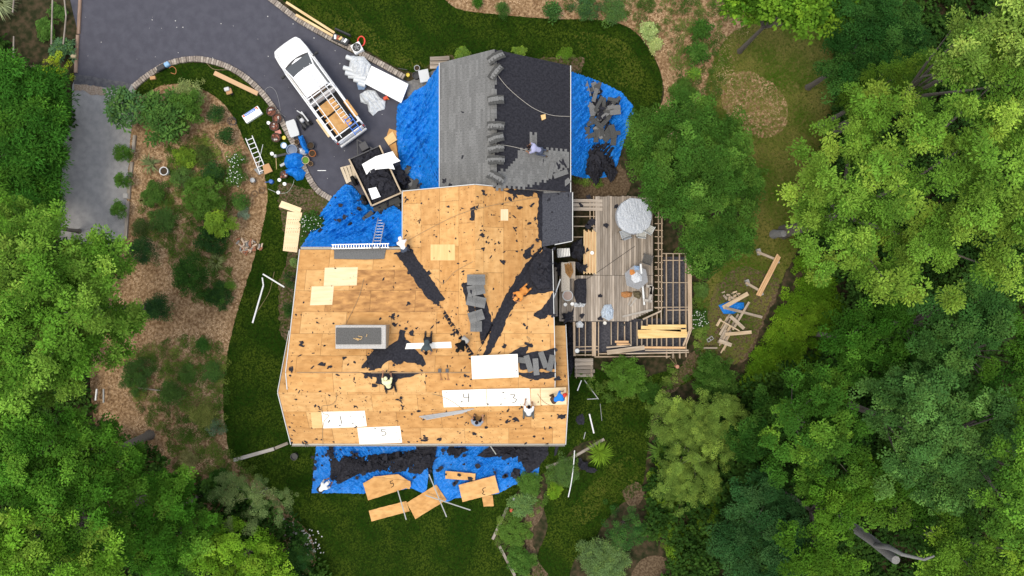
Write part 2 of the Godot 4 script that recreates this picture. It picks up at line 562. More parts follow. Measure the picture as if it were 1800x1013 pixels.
func lay_kerbs() -> void:
	var stone := [timber("kerb stone a", paint(0.2, 0.17, 0.145), paint(0.34, 0.29, 0.25), 71), timber("kerb stone b", paint(0.26, 0.225, 0.19), paint(0.4, 0.35, 0.3), 72), timber("kerb stone c", paint(0.16, 0.135, 0.115), paint(0.28, 0.235, 0.2), 73)]
	for run in [[236,154, 262,133, 300,112, 345,104.5, 388,113, 424,131, 457,159, 484,194, 504,229, 523,265, 540,306, 558,334, 582,350], [468,-8, 520,32, 562,57, 606,80, 664,110, 712,137]]:
		var p := curve3(path3(run), 6)
		var c := Curve3D.new()
		c.bake_interval = 0.05
		for q in p: c.add_point(q)
		var kerb := Node3D.new()
		kerb.name = numbered("kerb")
		kerb.set_meta("kind", "structure")
		add_child(kerb)
		var s := 0.08
		var l := c.get_baked_length()
		while s < l:
			var wide := rnd(0.13, 0.17)
			var a := c.sample_baked(s)
			var d := (c.sample_baked(minf(s + 0.05, l)) - c.sample_baked(maxf(s - 0.05, 0))).normalized()
			var b := Basis(UP.cross(d).normalized(), UP, d)
			b = b * Basis(UP, rnd(-0.05, 0.05))
			var sh := Shape.new()
			sh.shift = Vector2(rnd(0, 9), rnd(0, 9))
			sh.soft(Vector3.ZERO, Vector3(0.33 + rnd(-0.02, 0.02), 0.15, wide - 0.018), 0.012)
			part(kerb, "brick", sh, stone[rng.randi() % 3], Transform3D(b, a + UP * (0.065 + rnd(-0.008, 0.008))))
			s += wide

# ------------------------------------------------------------------ the house
var main_n: Face
var main_s: Face
var south: Face
var end_w: Face
var end_e: Face
var mid_w: Face
var mid_e: Face
var gar_w: Face
var gar_e: Face
var link: Face
var house: Node3D
var slope_node := {}
const EAVE_N := -2.15
const RIDGE_Z := 4.44
const RIDGE2_Z := 5.52
const EAVE_S := 8.73

func main_h(z: float) -> float: return 2.78 + (z - EAVE_N) * (5.15 - 2.78) / (RIDGE_Z - EAVE_N)

func plan_face(pts: PackedVector3Array, up_slope: Vector3) -> Face:
	# the first two points lie along the eave
	var f := Face.new(pts[0], pts[1] - pts[0], up_slope)
	for p in pts: f.poly.append(f.flat(p))
	return f

func build_the_house() -> void:
	house = thing("house", "low house with its gabled roofs stripped to bare tan plywood sheathing", "house")
	var zv := EAVE_N + (4.85 - 2.78) * (RIDGE_Z - EAVE_N) / (5.15 - 2.78)
	main_n = plan_face(PackedVector3Array([Vector3(-11.87, 2.78, EAVE_N), Vector3(-6.12, 2.78, EAVE_N), Vector3(-1.96, 4.85, zv), Vector3(1.66, 2.78, EAVE_N), Vector3(2.25, 2.78, EAVE_N), Vector3(2.25, 5.15, RIDGE_Z), Vector3(-11.87, 5.15, RIDGE_Z)]), Vector3(0, 2.37, RIDGE_Z - EAVE_N))
	main_s = plan_face(PackedVector3Array([Vector3(-11.87, 4.855, RIDGE2_Z), Vector3(2.25, 4.855, RIDGE2_Z), Vector3(2.25, 5.15, RIDGE_Z), Vector3(-11.87, 5.15, RIDGE_Z)]), Vector3(0, 0.295, RIDGE_Z - RIDGE2_Z))
	south = plan_face(PackedVector3Array([Vector3(-12.38, 2.72, EAVE_S), Vector3(2.98, 2.72, EAVE_S), Vector3(2.98, 4.85, RIDGE2_Z), Vector3(-12.38, 4.85, RIDGE2_Z)]), Vector3(0, 2.13, RIDGE2_Z - EAVE_S))
	end_w = plan_face(PackedVector3Array([Vector3(-12.38, 3.0, 2.42), Vector3(-11.9, 3.0, 2.42), Vector3(-11.9, 4.85, RIDGE2_Z), Vector3(-12.38, 4.85, RIDGE2_Z)]), Vector3(0, 1.85, RIDGE2_Z - 2.42))
	end_e = plan_face(PackedVector3Array([Vector3(2.29, 2.8, 2.1), Vector3(2.98, 2.8, 2.1), Vector3(2.98, 4.85, RIDGE2_Z), Vector3(2.29, 4.85, RIDGE2_Z)]), Vector3(0, 2.05, RIDGE2_Z - 2.1))
	mid_w = plan_face(PackedVector3Array([Vector3(-6.12, 2.75, EAVE_N), Vector3(-6.12, 2.75, -5.4), Vector3(-1.96, 4.85, -5.46), Vector3(-1.96, 4.85, zv)]), Vector3(4.16, 2.1, 0))
	mid_e = plan_face(PackedVector3Array([Vector3(1.66, 2.75, -5.4), Vector3(1.66, 2.75, EAVE_N), Vector3(-1.96, 4.85, zv), Vector3(-1.96, 4.85, -5.46)]), Vector3(-3.62, 2.1, 0))
	gar_w = plan_face(PackedVector3Array([Vector3(-4.04, 2.8, -5.42), Vector3(-4.04, 2.8, -12.6), Vector3(-0.97, 4.35, -12.82), Vector3(-0.97, 4.35, -5.42)]), Vector3(3.07, 1.55, 0))
	gar_e = plan_face(PackedVector3Array([Vector3(3.26, 2.5, -12.55), Vector3(3.26, 2.5, -5.42), Vector3(-0.97, 4.35, -5.42), Vector3(-0.97, 4.35, -12.82)]), Vector3(-4.23, 1.85, 0))
	link = plan_face(PackedVector3Array([Vector3(3.38, 2.5, -5.42), Vector3(3.38, 2.5, -2.68), Vector3(1.68, 2.74, -2.3), Vector3(1.68, 2.74, -5.42)]), Vector3(-1.7, 0.24, 0))
	var ply := []
	for k in 5:
		var w: Array = [[0.50, 0.265, 0.095, 0.59, 0.335, 0.132], [0.55, 0.30, 0.112, 0.63, 0.37, 0.15], [0.455, 0.232, 0.08, 0.55, 0.30, 0.112], [0.56, 0.315, 0.124, 0.63, 0.375, 0.158], [0.475, 0.25, 0.092, 0.57, 0.322, 0.128]][k]
		ply.append(sheathing("plywood %d" % k, paint(w[0], w[1], w[2]), paint(w[3], w[4], w[5]), 80 + k))
	ply.append(sheathing("stained plywood", paint(0.30, 0.15, 0.06), paint(0.56, 0.30, 0.11), 241))
	var under := timber("roof deck", paint(0.12, 0.075, 0.035), paint(0.2, 0.13, 0.07), 90)
	for q in [["roof_slope", main_n, 0.3], ["roof_slope", main_s, 0.0], ["roof_slope", south, 0.0], ["roof_slope", end_w, 0.2], ["roof_slope", end_e, 0.5], ["roof_slope", mid_w, 0.6], ["roof_slope", mid_e, 0.1]]:
		var f: Face = q[1]
		var base := Shape.new()
		base.prism(f.poly, f.o, f.ax, f.ay, f.n, -0.075, 0.06)
		var node := part(house, q[0], base, under)
		slope_node[f] = node
		lay_sheets(f, node, ply, q[2])
	roof_cover()
	walls_and_trim()
	chimney()

func lay_sheets(f: Face, node: Node3D, ply: Array, start: float) -> void:
	var r := Rect2(f.poly[0], Vector2.ZERO)
	for p in f.poly: r = r.expand(p)
	var row := 0
	var y := r.position.y
	while y < r.end.y:
		var x := r.position.x - 2.44 * fposmod(start + 0.5 * (row % 2), 1.0)
		while x < r.end.x:
			var g := 0.007
			var cell := PackedVector2Array([Vector2(x + g, y + g), Vector2(x + 2.44 - g, y + g), Vector2(x + 2.44 - g, y + 1.22 - g), Vector2(x + g, y + 1.22 - g)])
			for piece in Geometry2D.intersect_polygons(cell, f.poly):
				if Geometry2D.is_polygon_clockwise(piece) or piece.size() < 3: continue
				var s := Shape.new()
				s.shift = Vector2(rnd(0, 20), rnd(0, 20))
				s.prism(piece, f.o, f.ax, f.ay, f.n, -0.012 + rnd(0.0, 0.003), 0.012)
				var mid := Vector2.ZERO
				for q in piece: mid += q / piece.size()
				var w := f.at(mid)
				var worn := f == main_n and Vector2((w.x + 7.0) / 2.6, (w.z - 0.6) / 1.3).length() < 1.0
				part(node, "plywood_sheet", s, ply[5] if worn else ply[rng.randi() % 5])
			x += 2.44
		y += 1.22
		row += 1

# a flat piece lying on a slope, its outline given in plan points
func on_slope(f: Face, pts: Array, lift: float, thick: float, step := 0.0, amp := 0.0) -> Shape:
	var p := PackedVector2Array()
	for i in range(0, pts.size(), 2): p.append(f.over(pts[i], pts[i + 1]))
	if step > 0.0: p = ragged(p, step, amp)
	var s := Shape.new()
	s.shift = Vector2(rnd(0, 20), rnd(0, 20))
	s.prism(p, f.o, f.ax, f.ay, f.n, lift, thick)
	return s

func felt_mat() -> StandardMaterial3D:
	var m := earth("roofing felt", paint(0.020, 0.020, 0.026), paint(0.042, 0.042, 0.052), 1.6, 0.6, 1.0, 1.0, 101, 0.7)
	return m

func shingle_mats() -> Array:
	var out := []
	for k in 4:
		var g: float = [0.175, 0.195, 0.215, 0.185][k]
		out.append(earth("shingle %d" % k, paint(g * 0.9, g * 0.9, g * 0.89), paint(g * 1.25, g * 1.24, g * 1.22), 0.9, 0.5, 1.0, 0.7, 110 + k, 0.95))
	return out

func roof_cover() -> void:
	var felt := felt_mat()
	var tabs := shingle_mats()
	# garage, west: three-tab shingle strips, course over course
	var base := Shape.new()
	base.prism(gar_w.poly, gar_w.o, gar_w.ax, gar_w.ay, gar_w.n, -0.075, 0.07)
	var gw := part(house, "roof_slope", base, felt)
	slope_node[gar_w] = gw
	var strip := Shape.new()
	for k in 3: strip.box(Vector3(0.1525 + 0.305 * k, 0.0, 0.0), Vector3(0.297, 0.006, 0.15))
	var strip_mesh := strip.mesh()
	var course := 0.144
	var ht := gar_w.flat(Vector3(-0.97, 4.35, -5.42)).y
	var y := 0.03
	var row := 0
	while y < ht - 0.05:
		var x := -0.15 * (row % 2) - 0.3
		while x < 7.3:
			var far := 7.18 + 0.22 * y / ht
			var a := maxf(x, 0.0)
			var b := minf(x + 0.915, far)
			if b - a > 0.08:
				var bb := gar_w.turned() * Basis(Vector3.RIGHT, 0.035)
				if b - a > 0.9:
					part(gw, "shingle", strip_mesh, tabs[rng.randi() % 4], Transform3D(bb, gar_w.at(Vector2(x, y + 0.07), 0.006 + rnd(0, 0.002))))
				else:
					var s := Shape.new()
					s.box(Vector3((b - a) / 2, 0, 0), Vector3(b - a, 0.006, 0.15))
					part(gw, "shingle", s, tabs[rng.randi() % 4], Transform3D(bb, gar_w.at(Vector2(a, y + 0.07), 0.006 + rnd(0, 0.002))))
			x += 0.915
		y += course
		row += 1
	# garage, east: felt laid in runs, shingles left in a jagged patch
	var base2 := Shape.new()
	base2.prism(gar_e.poly, gar_e.o, gar_e.ax, gar_e.ay, gar_e.n, -0.075, 0.06)
	var ge := part(house, "roof_slope", base2, mats["roof deck"])
	slope_node[gar_e] = ge
	var lay := 0.0
	while lay < 4.7:
		var run := PackedVector2Array([Vector2(-0.5, lay), Vector2(8, lay), Vector2(8, lay + 0.93), Vector2(-0.5, lay + 0.93)])
		for piece in Geometry2D.intersect_polygons(run, gar_e.poly):
			var s := Shape.new()
			s.prism(piece, gar_e.o, gar_e.ax, gar_e.ay, gar_e.n, -0.012 + 0.002 * fmod(lay, 2.0), 0.006)
			part(ge, "underlayment", s, felt)
		lay += 0.92
	var zones := [[872,334, 876,304, 890,300, 893,290, 906,288, 910,262, 1002,264, 1004,296, 985,300, 968,312, 950,322, 930,330], [929,234, 944,234, 945,264, 930,264]]
	for z in zones:
		var p := PackedVector2Array()
		for i in range(0, z.size(), 2): p.append(gar_e.over(z[i], z[i + 1]))
		var k := 0
		var yy := 0.05
		while yy < 4.7:
			var xx := -0.15 * (k % 2)
			while xx < 7.4:
				if Geometry2D.is_point_in_polygon(Vector2(xx + 0.15 + rnd(-0.06, 0.06), yy + 0.07), p):
					var s := Shape.new()
					s.box(Vector3(0.152, 0, 0), Vector3(0.298, 0.006, 0.15))
					part(ge, "shingle", s, tabs[rng.randi() % 4], Transform3D(gar_e.turned() * Basis(Vector3.RIGHT, 0.035), gar_e.at(Vector2(xx, yy + 0.07), 0.008 + rnd(0, 0.002))))
				xx += 0.305
			yy += course
			k += 1
	# low roof of the passage
	var b3 := Shape.new()
	b3.prism(link.poly, link.o, link.ax, link.ay, link.n, -0.075, 0.07)
	var membrane := earth("roof membrane", paint(0.055, 0.057, 0.07), paint(0.095, 0.098, 0.115), 1.3, 0.6, 1.0, 0.3, 121, 0.8)
	slope_node[link] = part(house, "roof_slope", b3, membrane)
	slope_node[link].set_meta("label", "low dark membrane roof of the passage")
	# liner strips in the valleys and torn felt left on the slopes
	for q in [[main_n, [697,447, 711,438, 743,487, 774,533, 766,535, 752,526, 721,482]], [main_n, [956,438, 973,438, 973,512, 950,516, 916,522, 896,550, 880,588, 864,618, 846,636, 860,592, 866,562, 890,520]], [main_n, [955,540, 973,514, 974,556, 962,552, 950,562, 938,556, 944,548]], [main_n, [905,615, 930,606, 925,622, 905,640, 880,644, 876,636]], [mid_w, [708,438, 721,437, 752,481, 783,526, 770,531, 739,484]], [mid_e, [950,434, 954,440, 905,518, 864,588, 848,624, 838,622, 862,574, 888,520, 926,462]],
			[main_n, [638,642, 646,631, 658,614, 686,607, 700,598, 703,580, 713,582, 712,596, 724,604, 724,611, 741,624, 749,641, 743,645, 731,638, 722,638, 707,636, 698,642, 688,634, 677,638, 670,648, 653,650, 655,643, 644,643]], [main_s, [632,655, 684,653.5, 748,655, 717,664, 700,666, 693,674, 681,678, 660,674, 662,664, 650,664, 643,660]], [main_n, [912,625, 975,612, 978,650, 915,650]], [main_s, [912,655, 978,654, 977,664, 940,668, 918,662]],
			[mid_e, [940,335, 953,336, 953,425, 946,418, 944,380, 948,350]], [mid_e, [884,335, 902,333, 940,334, 936,346, 900,341]], [mid_e, [826,510, 845,505, 858,540, 866,572, 858,596, 845,600, 840,560]], [mid_w, [812,500, 834,492, 834,560, 824,548]], [mid_w, [826,366, 835,362, 834,388, 829,386]], [mid_e, [922,440, 932,434, 934,450, 926,456, 919,450]]]:
		var torn := on_slope(q[0], q[1], 0.004, 0.009, 0.13, 0.045)
		for k in int(q[1].size() / 3.0):
			var j := 2 * (rng.randi() % int(q[1].size() / 2.0))
			var rim: Vector2 = q[0].over(q[1][j] + rnd(-4, 4), q[1][j + 1] + rnd(-4, 4))
			scrap(torn, q[0].at(rim, 0.03), (q[0].n + Vector3(rnd(-0.35, 0.35), 0, rnd(-0.35, 0.35))).normalized(), rnd(0.08, 0.24), rnd(1.0, 1.7))
		part(slope_node[q[0]], "underlayment", torn, felt)
	# new white sheets nailed over the old boards, numbered by hand
	var fresh := timber("new sheathing", paint(0.80, 0.76, 0.68), paint(0.86, 0.83, 0.77), 131)
	var cream := timber("pale sheathing", paint(0.69, 0.52, 0.31), paint(0.76, 0.60, 0.39), 132)
	var tan := timber("bright sheathing", paint(0.62, 0.40, 0.175), paint(0.70, 0.47, 0.22), 133)
	for q in [[south, [565,724, 623,723, 626,751, 568,753], fresh], [south, [623,723, 641,722, 645,749, 626,751], fresh], [south, [628,752, 703,749, 707,778, 632,781], fresh], [south, [777,686.5, 854,684, 856,714, 780,716], fresh], [south, [855,684, 931,682.5, 933,713, 857,714], fresh], [south, [932.5,683, 949,682.5, 950,712.5, 934,713], cream], [south, [950,682.5, 995,681, 996,711, 951,712.5], cream], [south, [546,725, 564,724, 567,752, 549,753], tan], [main_n, [571,471, 629,470, 627,502, 569,503], cream], [main_n, [548,504, 587,503, 584,536, 545,537], cream], [main_n, [715,604, 793,601, 794,612, 712,614], fresh], [mid_w, [757,430, 800,430, 800,458, 757,458], tan], [mid_e, [880,368, 893,368, 893,388, 880,388], cream]]:
		part(slope_node[q[0]], "plywood_sheet", on_slope(q[0], q[1], 0.004, 0.011), q[2])
	var ink := mat("marker ink", paint(0.02, 0.018, 0.016), 0.7)
	for q in [[south, 599.0, 738.0, "1", 0.62], [south, 674.5, 760.0, "5", 0.5], [south, 820.0, 699.0, "4", 0.62], [south, 902.0, 700.0, "3", 0.62]]:
		write_on(slope_node[q[0]], q[0], q[1], q[2], q[3], q[4], ink, 0.017)

# hand-painted numerals: strokes of a marker lying on a sheet
const STROKES := {"1": [[0.0, 0.5, 0.04, -0.5]], "4": [[-0.28, 0.5, -0.22, 0.02, 0.26, 0.06], [0.2, 0.5, 0.16, -0.5]], "5": [[0.3, 0.5, -0.2, 0.46, -0.2, 0.1, 0.15, 0.12, 0.26, -0.12, 0.1, -0.42, -0.3, -0.5]], "3": [[-0.28, 0.46, 0.18, 0.4, 0.0, 0.05, 0.3, -0.12, 0.2, -0.42, -0.1, -0.55]]}

func write_on(parent: Node, f: Face, u: float, v: float, sign: String, tall: float, ink: Material, lift: float, turn := 0.0) -> void:
	var c := f.over(u, v)
	var s := Shape.new()
	# letters stand upright as seen with north up
	var right := Vector3(cos(turn), 0, -sin(turn))
	var top := Vector3(-sin(turn), 0, -cos(turn))
	var rx := Vector2(right.dot(f.ax), right.dot(f.ay))
	var ry := Vector2(top.dot(f.ax), top.dot(f.ay)).normalized()
	for st in STROKES[sign]:
		for i in range(0, st.size() - 2, 2):
			var a: Vector2 = c + (rx * st[i] + ry * st[i + 1]) * tall
			var b: Vector2 = c + (rx * st[i + 2] + ry * st[i + 3]) * tall
			s.bar(f.at(a, lift), f.at(b, lift), 0.04, 0.002, f.n)
	part(parent, "painted_number", s, ink)

func walls_and_trim() -> void:
	var siding := earth("painted siding", paint(0.42, 0.40, 0.36), paint(0.5, 0.47, 0.43), 2.0, 0.8, 1.0, 0.5, 141)
	var wall := Shape.new()
	wall.box(Vector3(-4.8, 1.3, 1.2), Vector3(13.5, 2.6, 6.2))
	part(house, "wall", wall, siding)
	var w2 := Shape.new()
	w2.box(Vector3(-4.7, 1.28, 6.15), Vector3(14.6, 2.56, 4.5))
	part(house, "wall", w2, siding)
	var w3 := Shape.new()
	w3.box(Vector3(-2.25, 1.28, -3.45), Vector3(7.2, 2.56, 3.6))
	part(house, "wall", w3, siding)
	var w4 := Shape.new()
	w4.box(Vector3(-0.4, 1.15, -8.9), Vector3(6.7, 2.3, 6.7))
	part(house, "wall", w4, siding)
	# gable walls under the rakes
	for q in [[-11.55, PackedVector3Array([Vector3(0, 2.6, -1.7), Vector3(0, 5.0, RIDGE_Z), Vector3(0, 2.6, 9.0)])], [1.95, PackedVector3Array([Vector3(0, 2.6, -1.7), Vector3(0, 5.0, RIDGE_Z), Vector3(0, 2.6, 9.0)])]]:
		var g := Shape.new()
		for k in [-0.06, 0.06]:
			var d := Vector3(q[0] + k, 0, 0)
			var t: PackedVector3Array = q[1]
			g.tri(t[0] + d, t[1] + d, t[2] + d, Vector2.ZERO, Vector2(1, 1), Vector2(2, 0), Vector3(k, 0, 0))
		part(house, "gable", g, siding)
	for q in [[-5.3, -6.12, 2.7, -1.96, 4.75, 1.66, 2.7], [-12.3, -4.04, 2.7, -0.97, 4.25, 3.26, 2.4], [-5.5, -4.0, 2.7, -0.97, 4.25, 3.2, 2.4]]:
		var g := Shape.new()
		for k in [-0.06, 0.06]:
			g.tri(Vector3(q[1], q[2], q[0] + k), Vector3(q[3], q[4], q[0] + k), Vector3(q[5], q[6], q[0] + k), Vector2.ZERO, Vector2(1, 1), Vector2(2, 0), Vector3(0, 0, k))
		part(house, "gable", g, siding)
	# white rake boards and gutters
	var white := mat("white trim", paint(0.52, 0.52, 0.51), 0.6)
	var grey := mat("drip edge", paint(0.30, 0.285, 0.26), 0.5, 0.3)
	var d := 0.035
	for q in [[Vector3(-11.89, 2.78, EAVE_N), Vector3(-11.89, 5.15, RIDGE_Z)], [Vector3(-11.89, 5.15, RIDGE_Z), Vector3(-11.89, 4.9, 5.35)], [Vector3(2.27, 2.78, EAVE_N), Vector3(2.27, 5.15, RIDGE_Z)], [Vector3(2.27, 5.15, RIDGE_Z), Vector3(2.27, 4.9, 5.35)], [Vector3(-12.41, 3.0, 2.4), Vector3(-12.41, 4.86, RIDGE2_Z)], [Vector3(-12.41, 4.86, RIDGE2_Z), Vector3(-12.41, 2.72, EAVE_S + 0.02)], [Vector3(3.01, 2.8, 2.08), Vector3(3.01, 4.86, RIDGE2_Z)], [Vector3(3.01, 4.86, RIDGE2_Z), Vector3(3.01, 2.72, EAVE_S + 0.02)], [Vector3(-6.12, 2.75, -5.43), Vector3(-1.96, 4.86, -5.49)], [Vector3(-1.96, 4.86, -5.49), Vector3(0.7, 3.3, -5.46)], [Vector3(-6.15, 2.74, -5.4), Vector3(-6.15, 2.74, EAVE_N)], [Vector3(3.31, 2.48, -12.55), Vector3(3.31, 2.48, -5.4)], [Vector3(3.42, 2.48, -5.4), Vector3(3.42, 2.48, -2.66)], [Vector3(3.38, 2.47, -2.64), Vector3(2.4, 2.6, -2.44)], [Vector3(-4.07, 2.78, -12.6), Vector3(-4.07, 2.78, -5.42)]]:
		var s := Shape.new()
		s.bar(q[0] - UP * d, q[1] - UP * d, 0.042, 0.13)
		part(house, "rake_board", s, white)
	for q in [[Vector3(-12.38, 2.63, EAVE_S + 0.085), Vector3(2.98, 2.63, EAVE_S + 0.085)], [Vector3(-11.87, 2.7, EAVE_N - 0.085), Vector3(-6.2, 2.7, EAVE_N - 0.085)]]:
		var s := Shape.new()
		var a: Vector3 = q[0]
		var b: Vector3 = q[1]
		s.bar(a - UP * 0.05, b - UP * 0.05, 0.13, 0.012)
		var side := Vector3(0, 0, 0.065)
		s.bar(a + side, b + side, 0.012, 0.1); s.bar(a - side, b - side, 0.012, 0.1)
		part(house, "gutter", s, grey)
	# ridge gaps read as a dark joint; a worn cap board stays on the main ridge
	var cap := Shape.new()
	cap.bar(Vector3(-11.3, 5.165, RIDGE_Z), Vector3(-8.0, 5.165, RIDGE_Z), 0.05, 0.02)
	cap.bar(Vector3(-7.4, 5.168, RIDGE_Z), Vector3(-2.2, 5.168, RIDGE_Z), 0.06, 0.024)
	part(house, "ridge_board", cap, timber("old ridge board", paint(0.22, 0.14, 0.075), paint(0.38, 0.25, 0.14), 151))

func chimney() -> void:
	var x0 := -9.17
	var x1 := -6.6
	var z0 := 1.96
	var z1 := 3.14
	var c := Node3D.new()
	c.name = "chimney"
	house.add_child(c)
	c.set_meta("label", "wide chimney with a pale crown and dark slate cap")
	var core := Shape.new()
	core.box(Vector3((x0 + x1) / 2, 4.3, (z0 + z1) / 2), Vector3(x1 - x0 - 0.03, 2.1, z1 - z0 - 0.03))
	part(c, "mortar", core, mat("mortar", paint(0.3, 0.27, 0.23), 0.95))
	var bricks := []
	for k in 3: bricks.append(earth("chimney brick %d" % k, paint(0.33 + 0.03 * k, 0.25 + 0.02 * k, 0.17), paint(0.44, 0.35, 0.25), 0.6, 0.6, 1.0, 0.2, 160 + k))
	for side in 4:
		for row in 22:
			var y := 3.98 + row * 0.063
			if y > 5.3: break
			var wide := (z1 - z0) if side < 2 else (x1 - x0)
			var k := -0.5 * (row % 2)
			while k * 0.21 < wide:
				var a := maxf(k * 0.21, 0.0)
				var b := minf(k * 0.21 + 0.2, wide)
				k += 1.0
				if b - a < 0.04 or side == 2 or side == 0: continue
				var s := Shape.new()
				if side == 1: s.box(Vector3(x1, y, z0 + (a + b) / 2), Vector3(0.04, 0.055, b - a))
				else: s.box(Vector3(x0 + (a + b) / 2, y, z1), Vector3(b - a, 0.055, 0.04))
				if side == 1 or row > 12: part(c, "brick", s, bricks[rng.randi() % 3])
	var crown := Shape.new()
	crown.soft(Vector3((x0 + x1) / 2, 5.4, (z0 + z1) / 2), Vector3(x1 - x0 + 0.05, 0.16, z1 - z0 + 0.05), 0.02)
	part(c, "crown", crown, earth("lime crown", paint(0.42, 0.40, 0.38), paint(0.56, 0.54, 0.52), 0.9, 0.7, 1.0, 0.2, 165))
	var cap := Shape.new()
	cap.soft(Vector3(-7.98, 5.515, 2.5), Vector3(2.34, 0.06, 0.86), 0.01)
	part(c, "cap", cap, earth("slate cap", paint(0.10, 0.098, 0.095), paint(0.15, 0.147, 0.143), 0.8, 0.6, 1.0, 0.2, 166))

# ------------------------------------------------------------------ plants
# a sprig of leaves round the origin, tips outward, faces mostly up
func sprig(key: String, count: int, radius: float, ll: float, lw: float, flat := 0.55, droop := 0.0) -> ArrayMesh:
	if shared.has(key): return shared[key]
	var v := PackedVector3Array()
	var n := PackedVector3Array()
	var c := PackedColorArray()
	var ix := PackedInt32Array()
	for k in count:
		var a := rnd(0, TAU)
		var el := asin(clampf(rnd(-0.35, 1.0), -1, 1))
		var d := Vector3(cos(a) * cos(el), sin(el) * flat, sin(a) * cos(el))
		var at := d * radius * pow(rng.randf(), 0.45)
		var dir := (Vector3(cos(a + rnd(-0.9, 0.9)), rnd(-0.35, 0.4) - droop, sin(a + rnd(-0.9, 0.9)))).normalized()
		var nrm := (UP + Vector3(rnd(-0.7, 0.7), 0, rnd(-0.7, 0.7))).normalized()
		var side := dir.cross(nrm).normalized()
		nrm = side.cross(dir).normalized()
		var l := ll * rnd(0.7, 1.25)
		var w := lw * rnd(0.75, 1.2)
		var b := v.size()
		var fold := nrm * w * 0.22
		v.append_array([at, at + dir * l * 0.45 + side * w * 0.5 + fold, at + dir * l - UP * l * droop * 0.4, at + dir * l * 0.45 - side * w * 0.5 + fold])
		var n1 := (nrm - side * 0.4).normalized()
		var n2 := (nrm + side * 0.4).normalized()
		n.append_array([nrm, n1, nrm, n2])
		var g := rnd(0.7, 1.3)
		var col := Color(g * rnd(0.9, 1.12), g, g * rnd(0.85, 1.1), 1)
		for i in 4: c.append(col)
		ix.append_array([b, b + 2, b + 1, b, b + 3, b + 2])
	var arr := []
	arr.resize(Mesh.ARRAY_MAX)
	arr[Mesh.ARRAY_VERTEX] = v; arr[Mesh.ARRAY_NORMAL] = n; arr[Mesh.ARRAY_COLOR] = c; arr[Mesh.ARRAY_INDEX] = ix
	var m := ArrayMesh.new()
	m.add_surface_from_arrays(Mesh.PRIMITIVE_TRIANGLES, arr)
	shared[key] = m
	return m

func leaf_mat(key := "leaf", rough := 0.55) -> StandardMaterial3D:
	if mats.has(key): return mats[key]
	var m := coloured(key, rough)
	m.backlight_enabled = true
	m.backlight = Color(0.55, 0.6, 0.35)
	m.metallic_specular = 0.12
	return m

func leaf_kind(kind: String) -> ArrayMesh:
	match kind:
		"oak": return sprig(kind, 52, 0.33, 0.145, 0.075, 0.65)
		"maple": return sprig(kind, 50, 0.31, 0.115, 0.09, 0.65)
		"fine": return sprig(kind, 60, 0.32, 0.10, 0.055, 0.7)
		"vine": return sprig(kind, 30, 0.40, 0.20, 0.13, 0.45, 0.2)
		"feather": return sprig(kind, 46, 0.46, 0.20, 0.055, 0.35, 0.25)
		"big": return sprig(kind, 16, 0.30, 0.26, 0.12, 0.5, 0.1)
		"tiny": return sprig(kind, 70, 0.2, 0.055, 0.035, 0.8)
	return sprig("maple", 38, 0.30, 0.135, 0.11, 0.6)

func cloud_of(kind: String, places: Array, tints: PackedColorArray, called: String, parent: Node) -> MultiMeshInstance3D:
	var mm := MultiMesh.new()
	mm.transform_format = MultiMesh.TRANSFORM_3D
	mm.use_colors = true
	mm.mesh = leaf_kind(kind)
	mm.instance_count = places.size()
	for i in places.size():
		mm.set_instance_transform(i, places[i])
		mm.set_instance_color(i, tints[i])
	var o := MultiMeshInstance3D.new()
	o.name = numbered(called) if parent == self else called
	o.multimesh = mm
	o.material_override = leaf_mat()
	o.set_meta("kind", "stuff")
	parent.add_child(o, true)
	return o

func spray(b: float, s0: float, s1: float, at: Vector3) -> Transform3D:
	var q := Basis(UP, rnd(0, TAU)) * Basis(Vector3.RIGHT, rnd(-b, b)) * Basis(Vector3.BACK, rnd(-b, b))
	return Transform3D(q.scaled(Vector3.ONE * rnd(s0, s1)), at)

